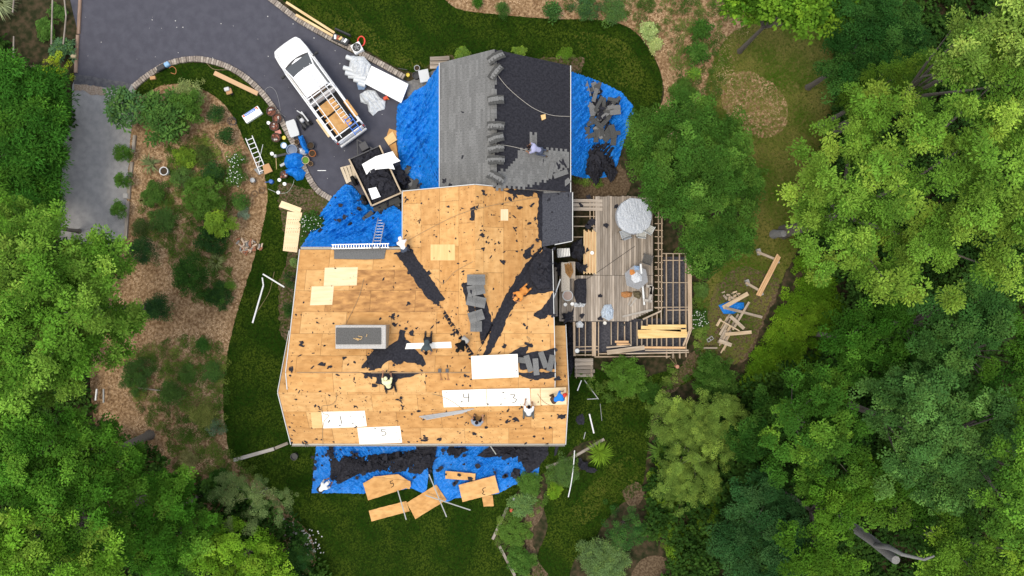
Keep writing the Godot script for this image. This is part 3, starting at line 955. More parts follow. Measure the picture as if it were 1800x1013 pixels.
# lobes: [u, v, radius in plan units, height of the lobe's top]; all lobes make one crown
func tree(label: String, category: String, group: String, kind: String, lobes: Array, c: Color, yellow: Color, foot: Array, bark: float, dens := 1.0, gaps := 0.0, called := "tree", open := 0.0) -> Node3D:
	var base := site(foot[0], foot[1], 0.0)
	if foot.size() == 2:
		base = Vector3.ZERO
		var total := 0.0
		for lb in lobes:
			base += site(lb[0], lb[1], lb[3] * 0.85) * Vector3(1, 0, 1) * lb[2]
			total += lb[2]
		base /= total
	var t := thing(called, label, category, base, 0.0, group)
	var places := []
	var tints := PackedColorArray()
	var ends := PackedVector3Array()
	for lb in lobes:
		var top: float = lb[3]
		var mid := site(lb[0], lb[1], top * 0.85)
		var r := metres(lb[2], top * 0.85)
		var deep := minf(r * 0.55, top * 0.5)
		var f := FastNoiseLite.new()
		f.seed = int(lb[0] * 7 + lb[1]); f.frequency = 0.6
		var number := int(2.9 * r * r * dens) + 8
		for k in number:
			var a := rnd(0, TAU)
			var edge := r * (0.86 + 0.34 * (1.0 - open) * f.get_noise_2d(cos(a) * 3.0, sin(a) * 3.0))
			var rho := edge * sqrt(rng.randf())
			var q := rho / r
			if gaps > 0.0 and f.get_noise_2d(cos(a) * rho * 1.3 + 50.0, sin(a) * rho * 1.3) > 0.42 - gaps: continue
			var y := top - deep * (1.0 - sqrt(maxf(0.0, 1.0 - q * q * 0.92))) + f.get_noise_2d(cos(a) * rho, sin(a) * rho + 20.0) * deep * 0.7 * (1.0 - open * 0.6) - pow(rng.randf(), 1.6) * minf(deep, 2.2) * 0.95 * (1.0 - open * 0.7)
			var b := Vector3(mid.x + cos(a) * rho, y, mid.z + sin(a) * rho)
			if k % 5 == 0: ends.append(b)
			var br := rnd(0.3, 0.55) * (0.8 + 0.05 * r)
			var tone := c.lerp(yellow, clampf(rng.randf() * rng.randf() * 1.6 - 0.15, 0, 1)) * rnd(0.85, 1.5)
			for i in 8:
				var p := b + Vector3(rng.randfn() * br * 0.6, rng.randfn() * br * 0.2, rng.randfn() * br * 0.6)
				places.append(spray(0.5, 0.55, 1.2, p - base))
				var z := tone * rnd(0.72, 1.3)
				z = z * Color(0.93, 1.02, 0.8)
				z.a = 1.0
				tints.append(z)
	# trunk and limbs
	var cm := Vector3.ZERO
	for e in ends: cm += e
	cm /= maxf(1.0, ends.size())
	var fork := (cm - base) * Vector3(0.55, 0.5, 0.55)
	var s := Shape.new()
	var stem := PackedVector3Array([Vector3(0, -0.1, 0), Vector3(0, 0.25, 0), fork * Vector3(0.3, 0.5, 0.3), fork])
	s.tube(stem, PackedFloat32Array([bark * 1.5, bark * 1.05, bark * 0.85, bark * 0.65]), 8)
	part(t, "trunk", s, bark_mat())
	var l := Shape.new()
	for i in range(0, ends.size(), maxi(1, int(ends.size() / 7.0))):
		var e := ends[i] - base - UP * 0.15
		var m := fork.lerp(e, 0.5) + Vector3(rnd(-0.3, 0.3), rnd(0.0, 0.4), rnd(-0.3, 0.3))
		l.tube(PackedVector3Array([fork, m, e]), PackedFloat32Array([bark * 0.35, bark * 0.18, bark * 0.05]), 5)
	part(t, "limbs", l, bark_mat())
	if places.size(): cloud_of(kind, places, tints, "crown", t)
	return t

# a shrub of leaves over a short stem
func shrub(called: String, label: String, group: String, kind: String, u: float, v: float, r_px: float, h: float, c: Color, yellow := Color(0.1, 0.16, 0.03), size := 0.6, dens := 1.0, shape_y := 1.0) -> Node3D:
	var mid := site(u, v, h * 0.6)
	var base := Vector3(mid.x, 0, mid.z)
	var r := metres(r_px, h * 0.6)
	var t := thing(called, label, "shrub", base, 0.0, group)
	var s := Shape.new()
	for k in 4:
		var a := TAU * k / 4.0 + 0.4
		s.tube(PackedVector3Array([Vector3(cos(a) * 0.03, 0, sin(a) * 0.03), Vector3(cos(a) * r * 0.35, h * 0.6, sin(a) * r * 0.35)]), PackedFloat32Array([0.03, 0.012]), 5)
	part(t, "stems", s, bark_mat())
	var places := []
	var tints := PackedColorArray()
	var f := FastNoiseLite.new()
	f.seed = int(u * 3 + v); f.frequency = 0.9
	var count := int(clampf(46.0 * r * r * dens / (size * size), 14, 1400))
	for k in count:
		var a := rnd(0, TAU)
		var edge := r * (0.9 + 0.62 * f.get_noise_2d(cos(a) * 1.6 + 7.0, sin(a) * 1.6))
		var rho := maxf(0.0, edge - 0.2 * size) * sqrt(rng.randf())
		var q := rho / maxf(r, 0.01)
		var y := h * (0.25 + 0.75 * sqrt(maxf(0.0, 1.0 - q * q))) * shape_y * rnd(0.78, 1.0) + f.get_noise_2d(rho * cos(a) * 2.5, rho * sin(a) * 2.5) * h * 0.34
		places.append(spray(0.5, size * 0.6, size * 1.2, Vector3(cos(a) * rho, maxf(0.06, y - 0.12 * size), sin(a) * rho)))
		var tone := c.lerp(yellow, clampf(rng.randf() * rng.randf(), 0, 1)) * rnd(1.0, 1.65)
		tone.a = 1.0
		tints.append(tone)
	cloud_of(kind, places, tints, "foliage", t)
	if label.begins_with("white flowered") or label.begins_with("flowering"):
		var fl := Shape.new()
		for k in 60:
			var w: Transform3D = places[rng.randi() % places.size()]
			fl.lathe(w.origin + UP * rnd(0.1, 0.2), PackedVector2Array([Vector2(0.026, 0.0), Vector2(0.012, 0.012), Vector2(0, 0.01)]), 5)
		var fo := part(t, "flowers", fl, mat("white petals", paint(0.7, 0.7, 0.66), 0.8))
		fo.set_meta("kind", "stuff")
	return t

# arching blades from one crown
func blades_plant(called: String, label: String, group: String, u: float, v: float, r_px: float, h: float, c: Color, count := 70, wide := 0.025) -> Node3D:
	var base := site(u, v, 0.0)
	var r := metres(r_px)
	var t := thing(called, label, "plant", base, 0.0, group)
	var s := Shape.new()
	for k in count:
		var a := rnd(0, TAU)
		var d := Vector3(cos(a), 0, sin(a))
		var sd := d.cross(UP) * wide * rnd(0.7, 1.2)
		var o := d * rnd(0, 0.08)
		var l := r * rnd(0.55, 1.05)
		var p1 := o + d * l * 0.45 + UP * h * rnd(0.8, 1.1)
		var p2 := o + d * l + UP * h * rnd(0.25, 0.75)
		var z := c * rnd(0.65, 1.35)
		z.a = 1
		s.tint = z
		var n := (UP + d * 0.4).normalized()
		s.smooth(o - sd, o + sd, p1 + sd, n, n, n); s.smooth(o - sd, p1 + sd, p1 - sd, n, n, n)
		s.smooth(p1 - sd, p1 + sd, p2, n, n, n)
	part(t, "leaf_blades", s, leaf_mat())
	return t

func cover(called: String, label: String, category: String, kind: String, areas: Array, count: int, h0: float, h1: float, c: Color, yellow: Color, s0: float, s1: float) -> void:
	var places := []
	var tints := PackedColorArray()
	for q in areas:
		var p := rounded(outline(q), 3)
		var r := Rect2(p[0], Vector2.ZERO)
		for k in p: r = r.expand(k)
		var f := FastNoiseLite.new()
		f.seed = count; f.frequency = 0.45
		var n := int(r.get_area() * count)
		for i in n:
			var at := Vector2(rnd(r.position.x, r.end.x), rnd(r.position.y, r.end.y))
			if not Geometry2D.is_point_in_polygon(at, p): continue
			var k := f.get_noise_2d(at.x, at.y)
			if k < -0.32: continue
			places.append(spray(0.4, s0, s1, Vector3(at.x, clampf(lerpf(h0, h1, k * 0.9 + 0.4 + rnd(-0.3, 0.2)), h0, h1 * 1.2), at.y)))
			var tone := c.lerp(yellow, clampf(f.get_noise_2d(at.x + 300.0, at.y) * 1.4 + 0.3 + rnd(-0.3, 0.3), 0, 1)) * rnd(0.75, 1.2)
			tone.a = 1.0
			tints.append(tone)
	var o := cloud_of(kind, places, tints, called, self)
	tag(o, label, category, "", "stuff")

const G_DARK := Color(0.018, 0.050, 0.014)
const G_BLUE := Color(0.035, 0.075, 0.025)
const G_MID := Color(0.045, 0.105, 0.014)
const G_LIGHT := Color(0.085, 0.165, 0.030)
const G_PALE := Color(0.15, 0.23, 0.055)
const G_LIME := Color(0.19, 0.29, 0.025)

func plant_the_garden() -> void:
	var gs := "shrubs in the mulched garden bed"
	# [name, label, leaf, u, v, radius, height, colour, yellow, leaf size]
	for q in [
		["shrub", "large glossy shrub hanging over the grey path, under the timber edging", "big", 222, 188, 42, 1.9, Color(0.045, 0.10, 0.035), G_LIGHT, 0.9],
		["shrub", "broad glossy shrub between the kerb and the bare mulch", "big", 290, 205, 52, 1.8, Color(0.04, 0.095, 0.02), G_LIGHT, 0.9],
		["shrub", "leggy green shrub with a ragged edge beside the glossy shrub", "maple", 330, 190, 36, 1.5, G_MID, G_LIGHT, 0.7],
		["shrub", "round dark shrub at the end of the glossy shrubs", "fine", 382, 202, 20, 0.9, G_DARK, G_MID, 0.7],
		["shrub", "dense round shrub just inside the lawn edge beside the wire basket", "fine", 398, 238, 19, 0.9, G_DARK, G_MID, 0.7],
		["shrub", "white flowered shrub, upper of the pair along the lawn edge", "fine", 414, 280, 21, 0.8, Color(0.03, 0.075, 0.012), G_LIGHT, 0.7],
		["shrub", "white flowered shrub, lower of the pair along the lawn edge", "fine", 415, 312, 23, 0.8, Color(0.03, 0.075, 0.012), G_LIGHT, 0.7],
		["shrub", "small round shrub above the grey leaved plant", "fine", 422, 354, 19, 0.7, Color(0.03, 0.08, 0.014), G_LIGHT, 0.7],
		["shrub", "dark green shrub beside the flowered pair", "maple", 376, 304, 22, 0.9, G_DARK, G_MID, 0.6],
		["shrub", "loose shrub with pale tips in the middle of the bed", "fine", 322, 318, 26, 0.6, Color(0.05, 0.09, 0.025), G_LIGHT, 0.7],
		["shrub", "bright green low shrub beside the white pot", "maple", 325, 278, 24, 0.5, Color(0.07, 0.13, 0.015), G_LIME, 0.6],
		["shrub", "low bronze green shrub on the mulch above the dark shrub", "fine", 356, 272, 22, 0.4, Color(0.055, 0.075, 0.02), G_MID, 0.7],
		["shrub", "tall mid green shrub in the middle of the garden bed", "maple", 358, 348, 40, 1.6, Color(0.045, 0.10, 0.012), G_LIGHT, 0.7],
		["shrub", "yellow green shrub standing over the tall mid green shrub", "maple", 386, 392, 27, 1.9, Color(0.10, 0.18, 0.02), G_LIME, 0.7],
		["shrub", "dark spreading shrub under the yellow green one", "maple", 374, 416, 34, 0.9, G_DARK, G_MID, 0.6],
		["shrub", "dark cone shaped evergreen with spreading needles", "feather", 338, 484, 38, 2.0, Color(0.02, 0.055, 0.010), G_MID, 0.55],
		["shrub", "round dark evergreen on bare mulch beside the large pale tree, lower one", "feather", 277, 541, 27, 1.2, Color(0.018, 0.05, 0.018), G_MID, 0.5],
		["shrub", "round dark evergreen on bare mulch beside the large pale tree, upper one", "feather", 248, 442, 26, 1.2, Color(0.018, 0.05, 0.018), G_MID, 0.5],
		["shrub", "small bright dome shrub at the lawn edge below the brick heap", "tiny", 405, 500, 16, 0.6, Color(0.06, 0.13, 0.012), G_LIGHT, 0.9],
		["shrub", "two lobed dark shrub under the small bright dome", "maple", 384, 520, 26, 0.7, G_DARK, G_MID, 0.55],
		["shrub", "small green shrub on the mulch between path and tall shrub", "maple", 272, 342, 26, 0.8, Color(0.04, 0.09, 0.015), G_LIGHT, 0.6],
		["shrub", "feathery low shrub beside the path timbers", "fine", 288, 388, 28, 0.5, Color(0.04, 0.085, 0.02), G_LIGHT, 0.7],
		["shrub", "small reddish green shrub above the round evergreen", "fine", 248, 402, 20, 0.5, Color(0.045, 0.065, 0.02), G_MID, 0.6],
		["shrub", "clipped shrub on the path edge, uppermost of three", "maple", 216, 270, 18, 0.9, Color(0.04, 0.10, 0.014), G_LIGHT, 0.5],
		["shrub", "clipped shrub on the path edge, middle of three", "maple", 217, 317, 16, 0.9, Color(0.04, 0.10, 0.014), G_LIGHT, 0.5],
		["shrub", "clipped shrub on the path edge, lowest of three", "maple", 210, 367, 17, 0.9, Color(0.04, 0.10, 0.014), G_LIGHT, 0.5],
		["shrub", "silver grey leaved low plant at the lawn edge", "tiny", 428, 376, 17, 0.35, Color(0.13, 0.18, 0.12), Color(0.2, 0.25, 0.17), 0.8],
		["shrub", "small green plant alone on the mulch above the lower beds", "maple", 356, 606, 14, 0.5, Color(0.03, 0.085, 0.015), G_MID, 0.55],
		["shrub", "green plant among dry stems beside the lower lawn edge", "fine", 372, 655, 22, 0.5, Color(0.04, 0.09, 0.02), G_LIGHT, 0.6],
		["shrub", "straggly low shrub near the fallen rail", "fine", 300, 690, 26, 0.5, Color(0.045, 0.085, 0.018), G_LIGHT, 0.7],
		["shrub", "straggly low shrub under the pale tree's edge", "fine", 240, 660, 36, 0.6, Color(0.04, 0.08, 0.02), G_MID, 0.7],
		["shrub", "yellowing grassy shrub along the lower lawn edge", "feather", 356, 730, 26, 0.5, Color(0.12, 0.15, 0.03), Color(0.25, 0.24, 0.07), 0.5],
		["shrub", "blue grey shrub pressed against the lower lawn edge", "tiny", 380, 750, 22, 0.45, Color(0.10, 0.145, 0.09), G_LIGHT, 0.9],
		["shrub", "thin weeds on the mulch beside the yellowing shrub", "fine", 330, 660, 20, 0.3, Color(0.05, 0.1, 0.02), G_LIGHT, 0.6],
		["shrub", "small palm like weed beside the sparse grey tree", "maple", 386, 842, 22, 0.7, Color(0.025, 0.07, 0.012), G_MID, 0.6],
		["shrub", "pale straw coloured grass shrub on the lower mulch", "feather", 330, 808, 18, 0.5, Color(0.17, 0.17, 0.06), Color(0.3, 0.26, 0.11), 0.5],
	]: shrub(q[0], q[1], gs, q[2], q[3], q[4], q[5], q[6], q[7], q[8], q[9])
	# flowers on the white flowered pair are part of those shrubs' neighbourhood: tiny petals
	for q in [
		["shrub", "lime yellow shrub beside the drive's timber edge", "", "tiny", 97, 124, 33, 1.2, Color(0.24, 0.33, 0.015), Color(0.36, 0.42, 0.03), 1.0],
		["shrub", "small weedy shrub above the lime yellow shrub", "", "maple", 80, 52, 22, 0.5, Color(0.05, 0.12, 0.02), G_LIGHT, 0.5],
		["shrub", "blue green kale like plant beside the lime yellow shrub", "", "big", 110, 84, 24, 0.5, Color(0.06, 0.12, 0.06), G_LIGHT, 0.6],
		["shrub", "leafy row plant under the drive's upper edge", "", "maple", 100, 20, 18, 0.5, Color(0.05, 0.11, 0.025), G_LIGHT, 0.5],
		["shrub", "clipped boxwood ball at the garage corner", "", "tiny", 994, 97, 18.5, 1.1, Color(0.07, 0.15, 0.012), Color(0.11, 0.2, 0.02), 0.8],
		["shrub", "small lime shrub against the garage's end wall, beside the ball", "", "maple", 915, 92, 14, 0.7, Color(0.10, 0.17, 0.03), G_LIME, 0.5],
		["shrub", "small lime shrub against the garage's end wall, beside the timber steps", "", "maple", 812, 94, 14, 0.7, Color(0.08, 0.15, 0.03), G_LIME, 0.5],
		["shrub", "dark green shrub on the mulch above the garage lawn", "", "big", 972, 20, 18, 0.8, Color(0.035, 0.085, 0.022), G_MID, 0.6],
		["shrub", "spiky dark shrub at the bark bed's lawn edge", "", "feather", 882, 17, 13, 0.6, Color(0.03, 0.075, 0.015), G_LIGHT, 0.4],
		["shrub", "small bright shrub at the top of the bark bed", "", "maple", 838, 5, 11, 0.5, Color(0.03, 0.10, 0.01), G_MID, 0.45],
		["shrub", "sea green shrub beside the dark shrub of the bark bed", "", "fine", 1030, 14, 26, 0.8, Color(0.035, 0.085, 0.03), G_LIGHT, 0.7],
		["shrub", "mixed perennials at the bed's corner above the variegated hosta", "", "fine", 1080, 18, 28, 0.6, Color(0.05, 0.10, 0.03), G_LIGHT, 0.7],
		["shrub", "variegated cream and green hosta at the lawn's corner, upper one", "", "big", 1140, 55, 19, 0.6, Color(0.2, 0.28, 0.09), Color(0.42, 0.45, 0.2), 0.5],
		["shrub", "variegated cream and green hosta at the lawn's corner, lower one", "", "big", 1152, 80, 14, 0.5, Color(0.25, 0.31, 0.10), Color(0.48, 0.48, 0.22), 0.45],
		["shrub", "dark leafy shrub on brown mulch beside the hostas, tallest of the row", "", "big", 1226, 92, 22, 0.8, Color(0.03, 0.09, 0.012), G_LIGHT, 0.6],
		["shrub", "dark leafy shrub on brown mulch, top of the row", "", "big", 1232, 52, 22, 0.8, Color(0.03, 0.08, 0.012), G_MID, 0.6],
		["shrub", "bright small shrub on brown mulch, bottom of the row", "", "big", 1222, 130, 13, 0.5, Color(0.07, 0.15, 0.02), G_LIME, 0.5],
		["shrub", "spreading shrub above the round tree's crown", "", "maple", 1206, 164, 26, 0.6, Color(0.045, 0.10, 0.015), G_LIGHT, 0.5],
		["shrub", "round leafy shrub at the foot of the deck framing", "", "maple", 1098, 658, 41, 1.5, Color(0.055, 0.125, 0.014), G_LIGHT, 0.65],
		["shrub", "clipped dark hedge along the west wall, upper half", "", "tiny", 513, 490, 20, 1.0, Color(0.016, 0.045, 0.012), G_MID, 0.9],
		["shrub", "clipped dark hedge along the west wall, lower half", "", "tiny", 510, 545, 20, 1.0, Color(0.016, 0.045, 0.012), G_MID, 0.9],
		["shrub", "pale leaved shrub at the house corner below the tarp", "", "maple", 521, 462, 10, 0.9, Color(0.12, 0.19, 0.06), G_PALE, 0.5],
		["shrub", "flowering shrub squeezed between kerb and blue tarp", "", "maple", 548, 392, 24, 0.6, Color(0.03, 0.08, 0.014), G_MID, 0.5],
		["shrub", "dark green shrub beside the two pale sheets", "", "maple", 540, 425, 14, 0.5, Color(0.03, 0.075, 0.014), G_MID, 0.5],
		["shrub", "dense dark round shrub at the lower lawn's edge", "", "tiny", 1100, 928, 46, 1.8, Color(0.022, 0.07, 0.016), Color(0.05, 0.12, 0.02), 1.2],
		["shrub", "grey green feathery shrub below the dense dark shrub", "", "feather", 1062, 985, 46, 1.3, Color(0.09, 0.15, 0.055), G_PALE, 0.5],
		["shrub", "bright low shrub in the curved bed below the tarps", "", "maple", 930, 850, 26, 0.5, Color(0.06, 0.13, 0.02), G_LIGHT, 0.55],
		["shrub", "pale sage plant in the curved bed", "", "big", 918, 885, 26, 0.5, Color(0.09, 0.16, 0.05), G_PALE, 0.5],
		["shrub", "leafy plants at the corner of the curved bed", "", "maple", 905, 935, 28, 0.5, Color(0.07, 0.14, 0.02), G_LIGHT, 0.55],
		["shrub", "green mound at the bottom of the curved bed", "", "maple", 915, 985, 28, 0.6, Color(0.04, 0.10, 0.015), G_LIGHT, 0.55],
		["shrub", "lime mound in the bed beside the long white strip", "", "maple", 975, 865, 16, 0.5, Color(0.09, 0.19, 0.012), G_LIME, 0.5],
		["shrub", "spreading herb beside the black felt on the lower bed", "", "fine", 990, 828, 30, 0.4, Color(0.06, 0.11, 0.03), G_LIGHT, 0.6],
		["shrub", "pale green bush at the wood pile's upper end", "", "maple", 1232, 510, 16, 0.5, Color(0.07, 0.13, 0.03), G_LIGHT, 0.5],
		["shrub", "flowering bush between deck framing and worn earth", "", "maple", 1228, 560, 20, 0.5, Color(0.03, 0.08, 0.015), G_MID, 0.5],
		["shrub", "dark leafy shrub below the wood pile", "", "maple", 1258, 662, 46, 1.2, Color(0.028, 0.075, 0.01), G_LIGHT, 0.65],
		["shrub", "weedy patch beside the loose black felt east of the deck steps", "", "maple", 1140, 690, 22, 0.4, Color(0.03, 0.08, 0.012), G_MID, 0.5],
		["shrub", "variegated spiky shrub above the glossy shrubs", "", "feather", 332, 162, 28, 0.9, Color(0.16, 0.2, 0.07), Color(0.3, 0.32, 0.12), 0.6],
	]: shrub(q[0], q[1], q[2], q[3], q[4], q[5], q[6], q[7], q[8], q[9], q[10])
	blades_plant("ornamental_grass", "lime ornamental grass in a fan beside the lower timber", "", 1053, 795, 26, 0.5, Color(0.13, 0.23, 0.02), 160)
	blades_plant("ornamental_grass", "pale spiky yucca on the mulch below the dark cone evergreen", "", 383, 460, 18, 0.4, Color(0.17, 0.2, 0.07), 80)
	blades_plant("ornamental_grass", "spiky pale plant beside the white pot", "", 268, 290, 22, 0.4, Color(0.13, 0.17, 0.07), 40, 0.03)
	blades_plant("ornamental_grass", "small dry spiky plant beside the path timbers", "", 252, 354, 9, 0.25, Color(0.25, 0.24, 0.10), 40)
	blades_plant("ornamental_grass", "white striped ornamental grass in the corner above the lime shrub", "", 12, 12, 30, 0.7, Color(0.25, 0.29, 0.15), 150)
	blades_plant("ornamental_grass", "spiky grass at the edge of the bright shrub by the lower wood", "", 1158, 790, 28, 0.5, Color(0.08, 0.16, 0.025), 120)
	# low growth
	cover("ground_cover", "bright leafy ground cover on the bank below the wood pile", "ground cover", "maple", [[1395,455, 1450,470, 1480,540, 1460,600, 1430,660, 1370,700, 1310,690, 1308,650, 1330,610, 1370,540]], 30, 0.1, 0.55, Color(0.08, 0.18, 0.010), Color(0.17, 0.31, 0.02), 0.6, 0.95)
	cover("weeds", "thin green weeds spreading over the garden mulch", "weeds", "fine", [[290,235, 360,235, 408,320, 405,420, 400,530, 330,520, 290,440, 250,400, 255,340, 300,320], [225,620, 390,600, 392,760, 330,770, 260,740], [300,760, 420,800, 470,860, 430,890, 330,860]], 20, 0.03, 0.22, Color(0.06, 0.12, 0.016), Color(0.17, 0.22, 0.04), 0.3, 0.75)
	cover("weeds", "low bed plants along the curved timber below the tarps", "weeds", "maple", [[870,945, 890,890, 950,838, 1010,800, 1015,830, 960,880, 920,950, 930,1013, 900,1013], [1180,440, 1215,450, 1240,500, 1240,600, 1218,600, 1216,470], [1010,640, 1060,670, 1150,650, 1190,640, 1180,680, 1120,700, 1050,700], [1005,300, 1030,305, 1060,310, 1060,330, 1010,320]], 18, 0.05, 0.25, Color(0.075, 0.15, 0.022), Color(0.18, 0.27, 0.05), 0.35, 0.65)
	cover("undergrowth", "dark undergrowth filling the gaps between the trees", "undergrowth", "vine", [[1330,660, 1440,600, 1480,500, 1400,420, 1440,300, 1470,100, 1440,-60, 2000,-60, 2000,1100, 1200,1100, 1190,960, 1130,930, 1150,840, 1160,740, 1240,690], [-160,-40, 0,60, 20,110, 110,140, 128,200, 110,260, 100,380, 110,430, 210,430, 190,540, 160,700, 200,760, 270,780, 330,850, 430,840, 500,900, 540,950, 540,1080, -160,1080]], 8, 0.15, 1.5, Color(0.02, 0.055, 0.009), Color(0.05, 0.11, 0.016), 0.8, 1.3)
	cover("weeds", "low greenery over the bed beyond the garage lawn", "weeds", "fine", [[1000,-30, 1290,-30, 1290,30, 1250,60, 1130,60, 1100,36, 1010,28], [1180,70, 1270,60, 1262,190, 1200,200, 1185,150]], 16, 0.03, 0.25, Color(0.055, 0.115, 0.018), Color(0.14, 0.2, 0.04), 0.3, 0.7)
	cover("undergrowth", "bright low growth at the foot of the light shrubs by the lower lawn", "undergrowth", "maple", [[1140,830, 1180,790, 1280,860, 1260,930, 1210,1000, 1160,960, 1140,900]], 16, 0.1, 0.7, Color(0.07, 0.15, 0.012), Color(0.15, 0.26, 0.02), 0.5, 0.9)

func grow_the_trees() -> void:
	var ge := "trees of the wood east of the house"
	var gw := "trees along the west side"
	tree("round dense mid green tree overhanging the deck", "tree", "", "maple", [[1210,290,104,6.6], [1150,258,62,5.2], [1262,270,66,5.6], [1195,335,60,5.0], [1262,400,66,5.4], [1215,212,40,4.6], [1295,330,44,4.8], [1240,445,36,3.6]], Color(0.040, 0.096, 0.017), Color(0.09, 0.17, 0.032), [1162,330], 0.16, 2.9, 0.0, "tree", 0.5)
	tree("huge pale oak with bare twigs showing, filling the eastern wood's upper corner", "tree", ge, "oak", [[1590,330,150,13.5], [1480,300,100,11.5], [1470,430,100,11.0], [1600,460,105,12.0], [1720,320,130,14.5], [1540,230,80,12.0], [1760,420,90,13.0], [1420,360,60,9.5], [1690,190,110,15.5]], Color(0.10, 0.19, 0.028), Color(0.24, 0.33, 0.055), [1378,408,1], 0.34, 1.2, 0.2)
	tree("yellow green oak leaning over the corner above the huge pale oak", "tree", ge, "oak", [[1720,85,95,16.0], [1780,60,80,16.5], [1650,110,60,15.0], [1760,160,70,15.5]], Color(0.14, 0.22, 0.045), Color(0.32, 0.40, 0.10), [1440,190], 0.3, 1.1, 0.18)
	tree("dark blue green tree beside the meadow's upper end", "tree", ge, "fine", [[1500,60,66,8.0], [1470,120,50,7.0], [1545,40,60,8.5], [1500,150,40,6.0], [1570,95,55,8.0]], Color(0.018, 0.06, 0.014), Color(0.05, 0.12, 0.028), [1430,120], 0.16, 2.2)
	tree("olive green round tree between the dark tree and the pale oak", "tree", ge, "tiny", [[1550,165,56,8.5], [1500,185,36,7.0], [1600,140,46,9.0]], Color(0.055, 0.105, 0.012), Color(0.11, 0.17, 0.02), [1450,230], 0.15, 2.6)
	tree("bright leaved tree at the meadow's top edge", "tree", ge, "vine", [[1380,5,66,8.5], [1310,8,44,6.5], [1440,20,46,8.0]], Color(0.06, 0.135, 0.014), Color(0.18, 0.30, 0.03), [1270,60], 0.14, 1.2, 0.06)
	tree("dark tree under the huge pale oak's lower rim", "tree", ge, "maple", [[1510,575,66,7.5], [1570,590,66,8.5], [1540,650,60,8.0]], Color(0.026, 0.08, 0.010), Color(0.06, 0.14, 0.02), [1370,590], 0.16, 1.3, 0.08)
	tree("mid green tree behind the dark tree, deep in the wood", "tree", ge, "maple", [[1660,570,80,10.0], [1720,530,60,9.0], [1640,630,60,9.5]], Color(0.032, 0.085, 0.022), Color(0.07, 0.14, 0.035), [1450,560], 0.2, 1.3, 0.08)
	tree("broad grey green tree in the middle of the lower wood", "tree", ge, "maple", [[1640,720,100,11.0], [1570,700,70,9.5], [1690,760,80,10.5], [1600,800,80,10.0], [1660,850,50,8.5]], Color(0.045, 0.105, 0.030), Color(0.095, 0.18, 0.05), [1440,670], 0.22, 1.35, 0.04)
	tree("yellow green tree beside the broad grey green tree", "tree", ge, "maple", [[1420,720,66,8.5], [1390,760,50,7.5], [1470,790,66,8.0], [1440,680,40,7.0], [1400,830,40,6.0]], Color(0.035, 0.095, 0.014), Color(0.12, 0.22, 0.03), [1290,700], 0.17, 1.3, 0.06)
	tree("bright green tree at the wood's far lower corner", "tree", ge, "maple", [[1775,820,90,13.0], [1790,700,55,11.0], [1750,880,50,11.5]], Color(0.055, 0.13, 0.02), Color(0.12, 0.23, 0.03), [1500,730], 0.22, 1.3, 0.05)
	tree("dark blue green thicket tree below the light shrubs", "tree", ge, "fine", [[1330,900,66,5.0], [1390,940,60,5.5], [1300,960,55,4.5], [1370,1000,60,5.0]], Color(0.022, 0.065, 0.022), Color(0.05, 0.11, 0.04), [1260,860], 0.12, 2.2)
	tree("mid green thin tree beside the leaning grey trunk", "tree", ge, "maple", [[1450,890,56,7.0], [1420,960,60,7.0], [1510,840,50,7.5], [1470,1000,50,7.0]], Color(0.05, 0.115, 0.012), Color(0.10, 0.19, 0.02), [1330,840], 0.14, 1.1, 0.16)
	tree("small dark tree in the gap above the leaning grey trunk", "tree", ge, "maple", [[1560,880,60,7.0], [1640,900,60,7.0], [1560,830,40,7.0]], Color(0.035, 0.09, 0.012), Color(0.08, 0.15, 0.02), [1430,800], 0.13, 0.9, 0.14)
	tree("slender green tree at the wood's eastern gap", "tree", ge, "maple", [[1760,640,46,8.5], [1730,690,40,8.0], [1790,560,40,9.0]], Color(0.035, 0.1, 0.014), Color(0.08, 0.17, 0.02), [1560,600], 0.13, 1.0, 0.15)
	tree("low dark tree at the frame of the deck's far garden, beside yellow green shrubs", "tree", ge, "maple", [[1345,735,44,3.6], [1420,690,36,4.0], [1320,770,36,3.4]], Color(0.018, 0.055, 0.010), Color(0.05, 0.11, 0.02), [1290,660], 0.1, 1.4)
	tree("bushy light yellow green viburnum at the lower lawn's edge", "tree", "", "tiny", [[1225,750,68,3.0], [1180,740,42,2.4], [1275,740,44,3.0], [1230,810,70,2.6], [1200,860,50,1.8]], Color(0.12, 0.18, 0.04), Color(0.22, 0.29, 0.06), [1200,740], 0.08, 3.0, 0.0, "bush")
	tree("broken grey trunk tree with bright leaves at its top", "tree", ge, "oak", [[1690,990,56,9.5], [1640,965,40,8.5], [1750,1000,60,10.0], [1790,960,40,10.5]], Color(0.10, 0.19, 0.025), Color(0.22, 0.34, 0.04), [1480,908], 0.3, 1.2, 0.08)
	bare_trunk()
	tree("large pale green oak whose crown covers the path's lower end", "tree", gw, "oak", [[100,540,110,11.0], [40,470,90,10.5], [170,480,70,9.0], [190,590,56,8.0], [60,620,90,11.0], [130,650,66,9.5], [10,560,80,11.0], [230,560,34,6.5], [90,430,60,9.0], [20,680,56,10.0]], Color(0.085, 0.18, 0.022), Color(0.22, 0.33, 0.06), [250,560], 0.32, 1.3, 0.05)
	tree("dark feathery vine covered tree beside the grey path", "tree", gw, "feather", [[40,220,80,4.2], [80,280,40,3.4], [20,300,70,4.5], [60,170,50,3.6], [70,340,44,3.4], [10,150,50,4.0], [100,200,22,2.4]], Color(0.032, 0.10, 0.014), Color(0.07, 0.16, 0.02), [80,270], 0.12, 1.8)
